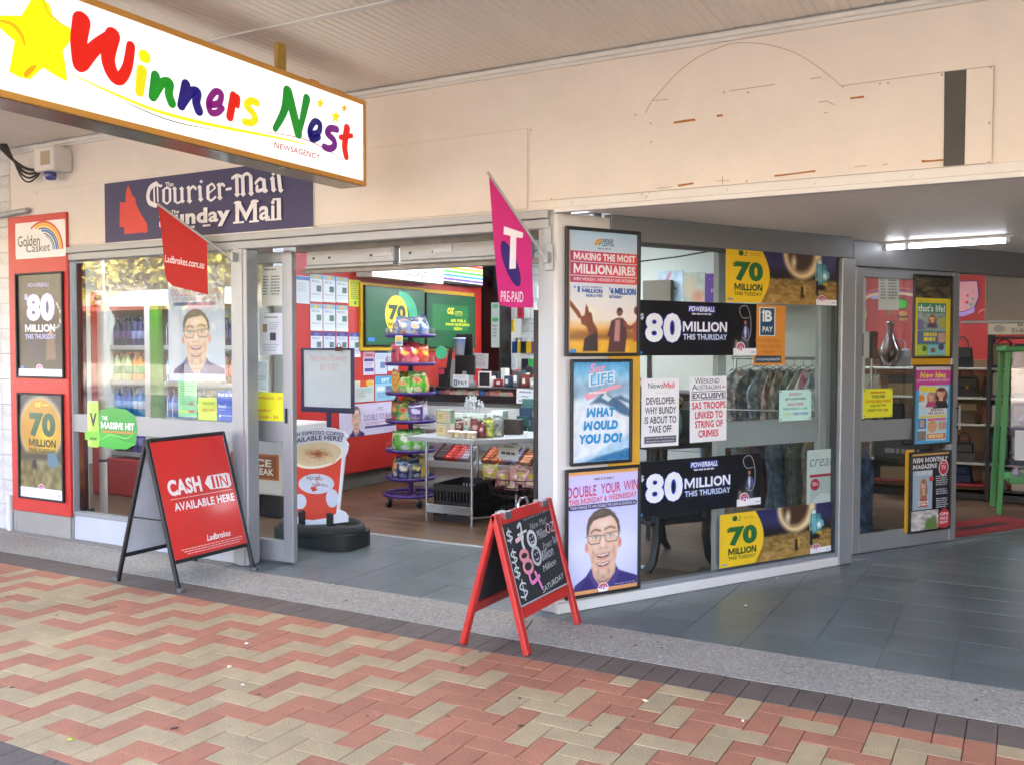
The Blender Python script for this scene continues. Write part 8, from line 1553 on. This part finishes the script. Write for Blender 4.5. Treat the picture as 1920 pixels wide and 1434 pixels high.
# --- litter
for i, (px, py, s, c, lab) in enumerate(((462,1206,.012,'#d9d3c0','pale crumpled scrap on the paving bricks left of the chalkboard'), (430,1249,.02,'#cfc4a6','small dry leaf on the red paving bricks'), (455,1284,.01,'#e0dcc8','tiny white scrap on the paving bricks below the dry leaf'), (132,1386,.014,'#b8bf3a','small yellow green leaf on the paving near the lower left corner'), (1210,1313,.018,'#d8c8a0','cigarette butt on the paving bricks below the porch'), (1398,1135,.014,'#dfe0dc','white scrap on the dark porch tiles'), (1457,1083,.010,'#dfe0dc','tiny white scrap on the porch tiles near the window sill'), (1393,1351,.008,'#dfe0dc','white speck on the paving near the dark border'), (327,1365,.016,'#4a3028','dark gum spot on a red paving brick'))):
    P_ = onZ(px, py, .003); b = MB().use(mat('litter_'+c[1:], c, .8)); b.add([(-s, -s*.4, 0), (s*.8, -s*.5, .001), (s, s*.5, .004), (-s*.7, s*.6, .002), (0, 0, .008 if i != 8 else .001)], [(0, 1, 4), (1, 2, 4), (2, 3, 4), (3, 0, 4)]); o = b.build('litter'); o.location = P_; o.rotation_euler = (0, 0, rnd.random()*6); tag(o, lab, 'litter')
# ================================================================== ACROSS THE STREET (seen in the glass)
def tree(x, y, h, r, seed, label):
    q = np.random.RandomState(seed); t = thing('street_tree', label, 'tree', (x, y, -.05)); b = MB().use(mat('tree_bark', '#5a4a3c', .9, var=.3, bump=.6)); b.tube([(0, 0, 0), (.05, 0, h*.3), (0, .1, h*.55)], .2, 9, True, .11)
    for k in range(6): a = k*1.05; b.tube([(0, .05, h*.4), (r*.4*math.cos(a), r*.4*math.sin(a), h*.62), (r*.75*math.cos(a), r*.75*math.sin(a), h*.8)], .07, 6, True, .02)
    b.build('trunk', t); b = MB().use(mat('leaf_green', '#a3973f', .6, var=.35, scale=1.5)); cl = [(q.normal(0, r*.42), q.normal(0, r*.42), h*.72+q.normal(0, h*.13)) for _ in range(70)]; vs = []; fs = []
    for c in cl:
        for _ in range(60):
            p = np.array(c)+q.normal(0, r*.14, 3); u_ = q.normal(0, 1, 3); u_ /= np.linalg.norm(u_); v_ = np.cross(u_, q.normal(0, 1, 3)); v_ /= np.linalg.norm(v_)+1e-9; s = .09+.06*q.rand(); n0 = len(vs); vs += [tuple(p-u_*s), tuple(p+v_*s*.45), tuple(p+u_*s), tuple(p-v_*s*.45)]; fs.append((n0, n0+1, n0+2, n0+3))
    b.add(vs, fs); b.build('crown', t, kind='stuff')
for k, (x, y, h, r, lab) in enumerate(((-17.5, -6.2, 5.6, 2.4, 'broad sunlit street tree across the road, mirrored in the left window'), (-26, -7, 6.5, 2.8, 'tall street tree further along the road'), (4, -15, 6.0, 2.6, 'street tree on the far footpath opposite the porch'), (13, -14.5, 6.0, 2.6, 'street tree on the far footpath to the right'))): tree(x, y, h, r, k, lab)
op = thing('opposite_building', 'pale two storey building across the street with a row of windows', 'building', (0, -18, 0)); b = MB().use(mat('pale_render', '#8f887e', .8, var=.08)); b.box(-60, -8, -.2, 60, 0, 6.5); b.build('wall', op); wn_ = None
for i in range(24):
    if wn_ is None: b = MB().use(mat('dark_window', '#2a3036', .15)); b.box(-.8, .002, 0, .8, .05, 1.5); wn_ = b.build('window', op); wn_.location = (-55, 0, 4.0)
    else: instance('window', wn_, op, (-55+i*4.7, 0, 4.0))
b = MB().use(mat('shop_awning', '#8a4a3a', .7)); b.box(-60, .0, 2.9, 60, 2.6, 3.1); b.build('awning', op)
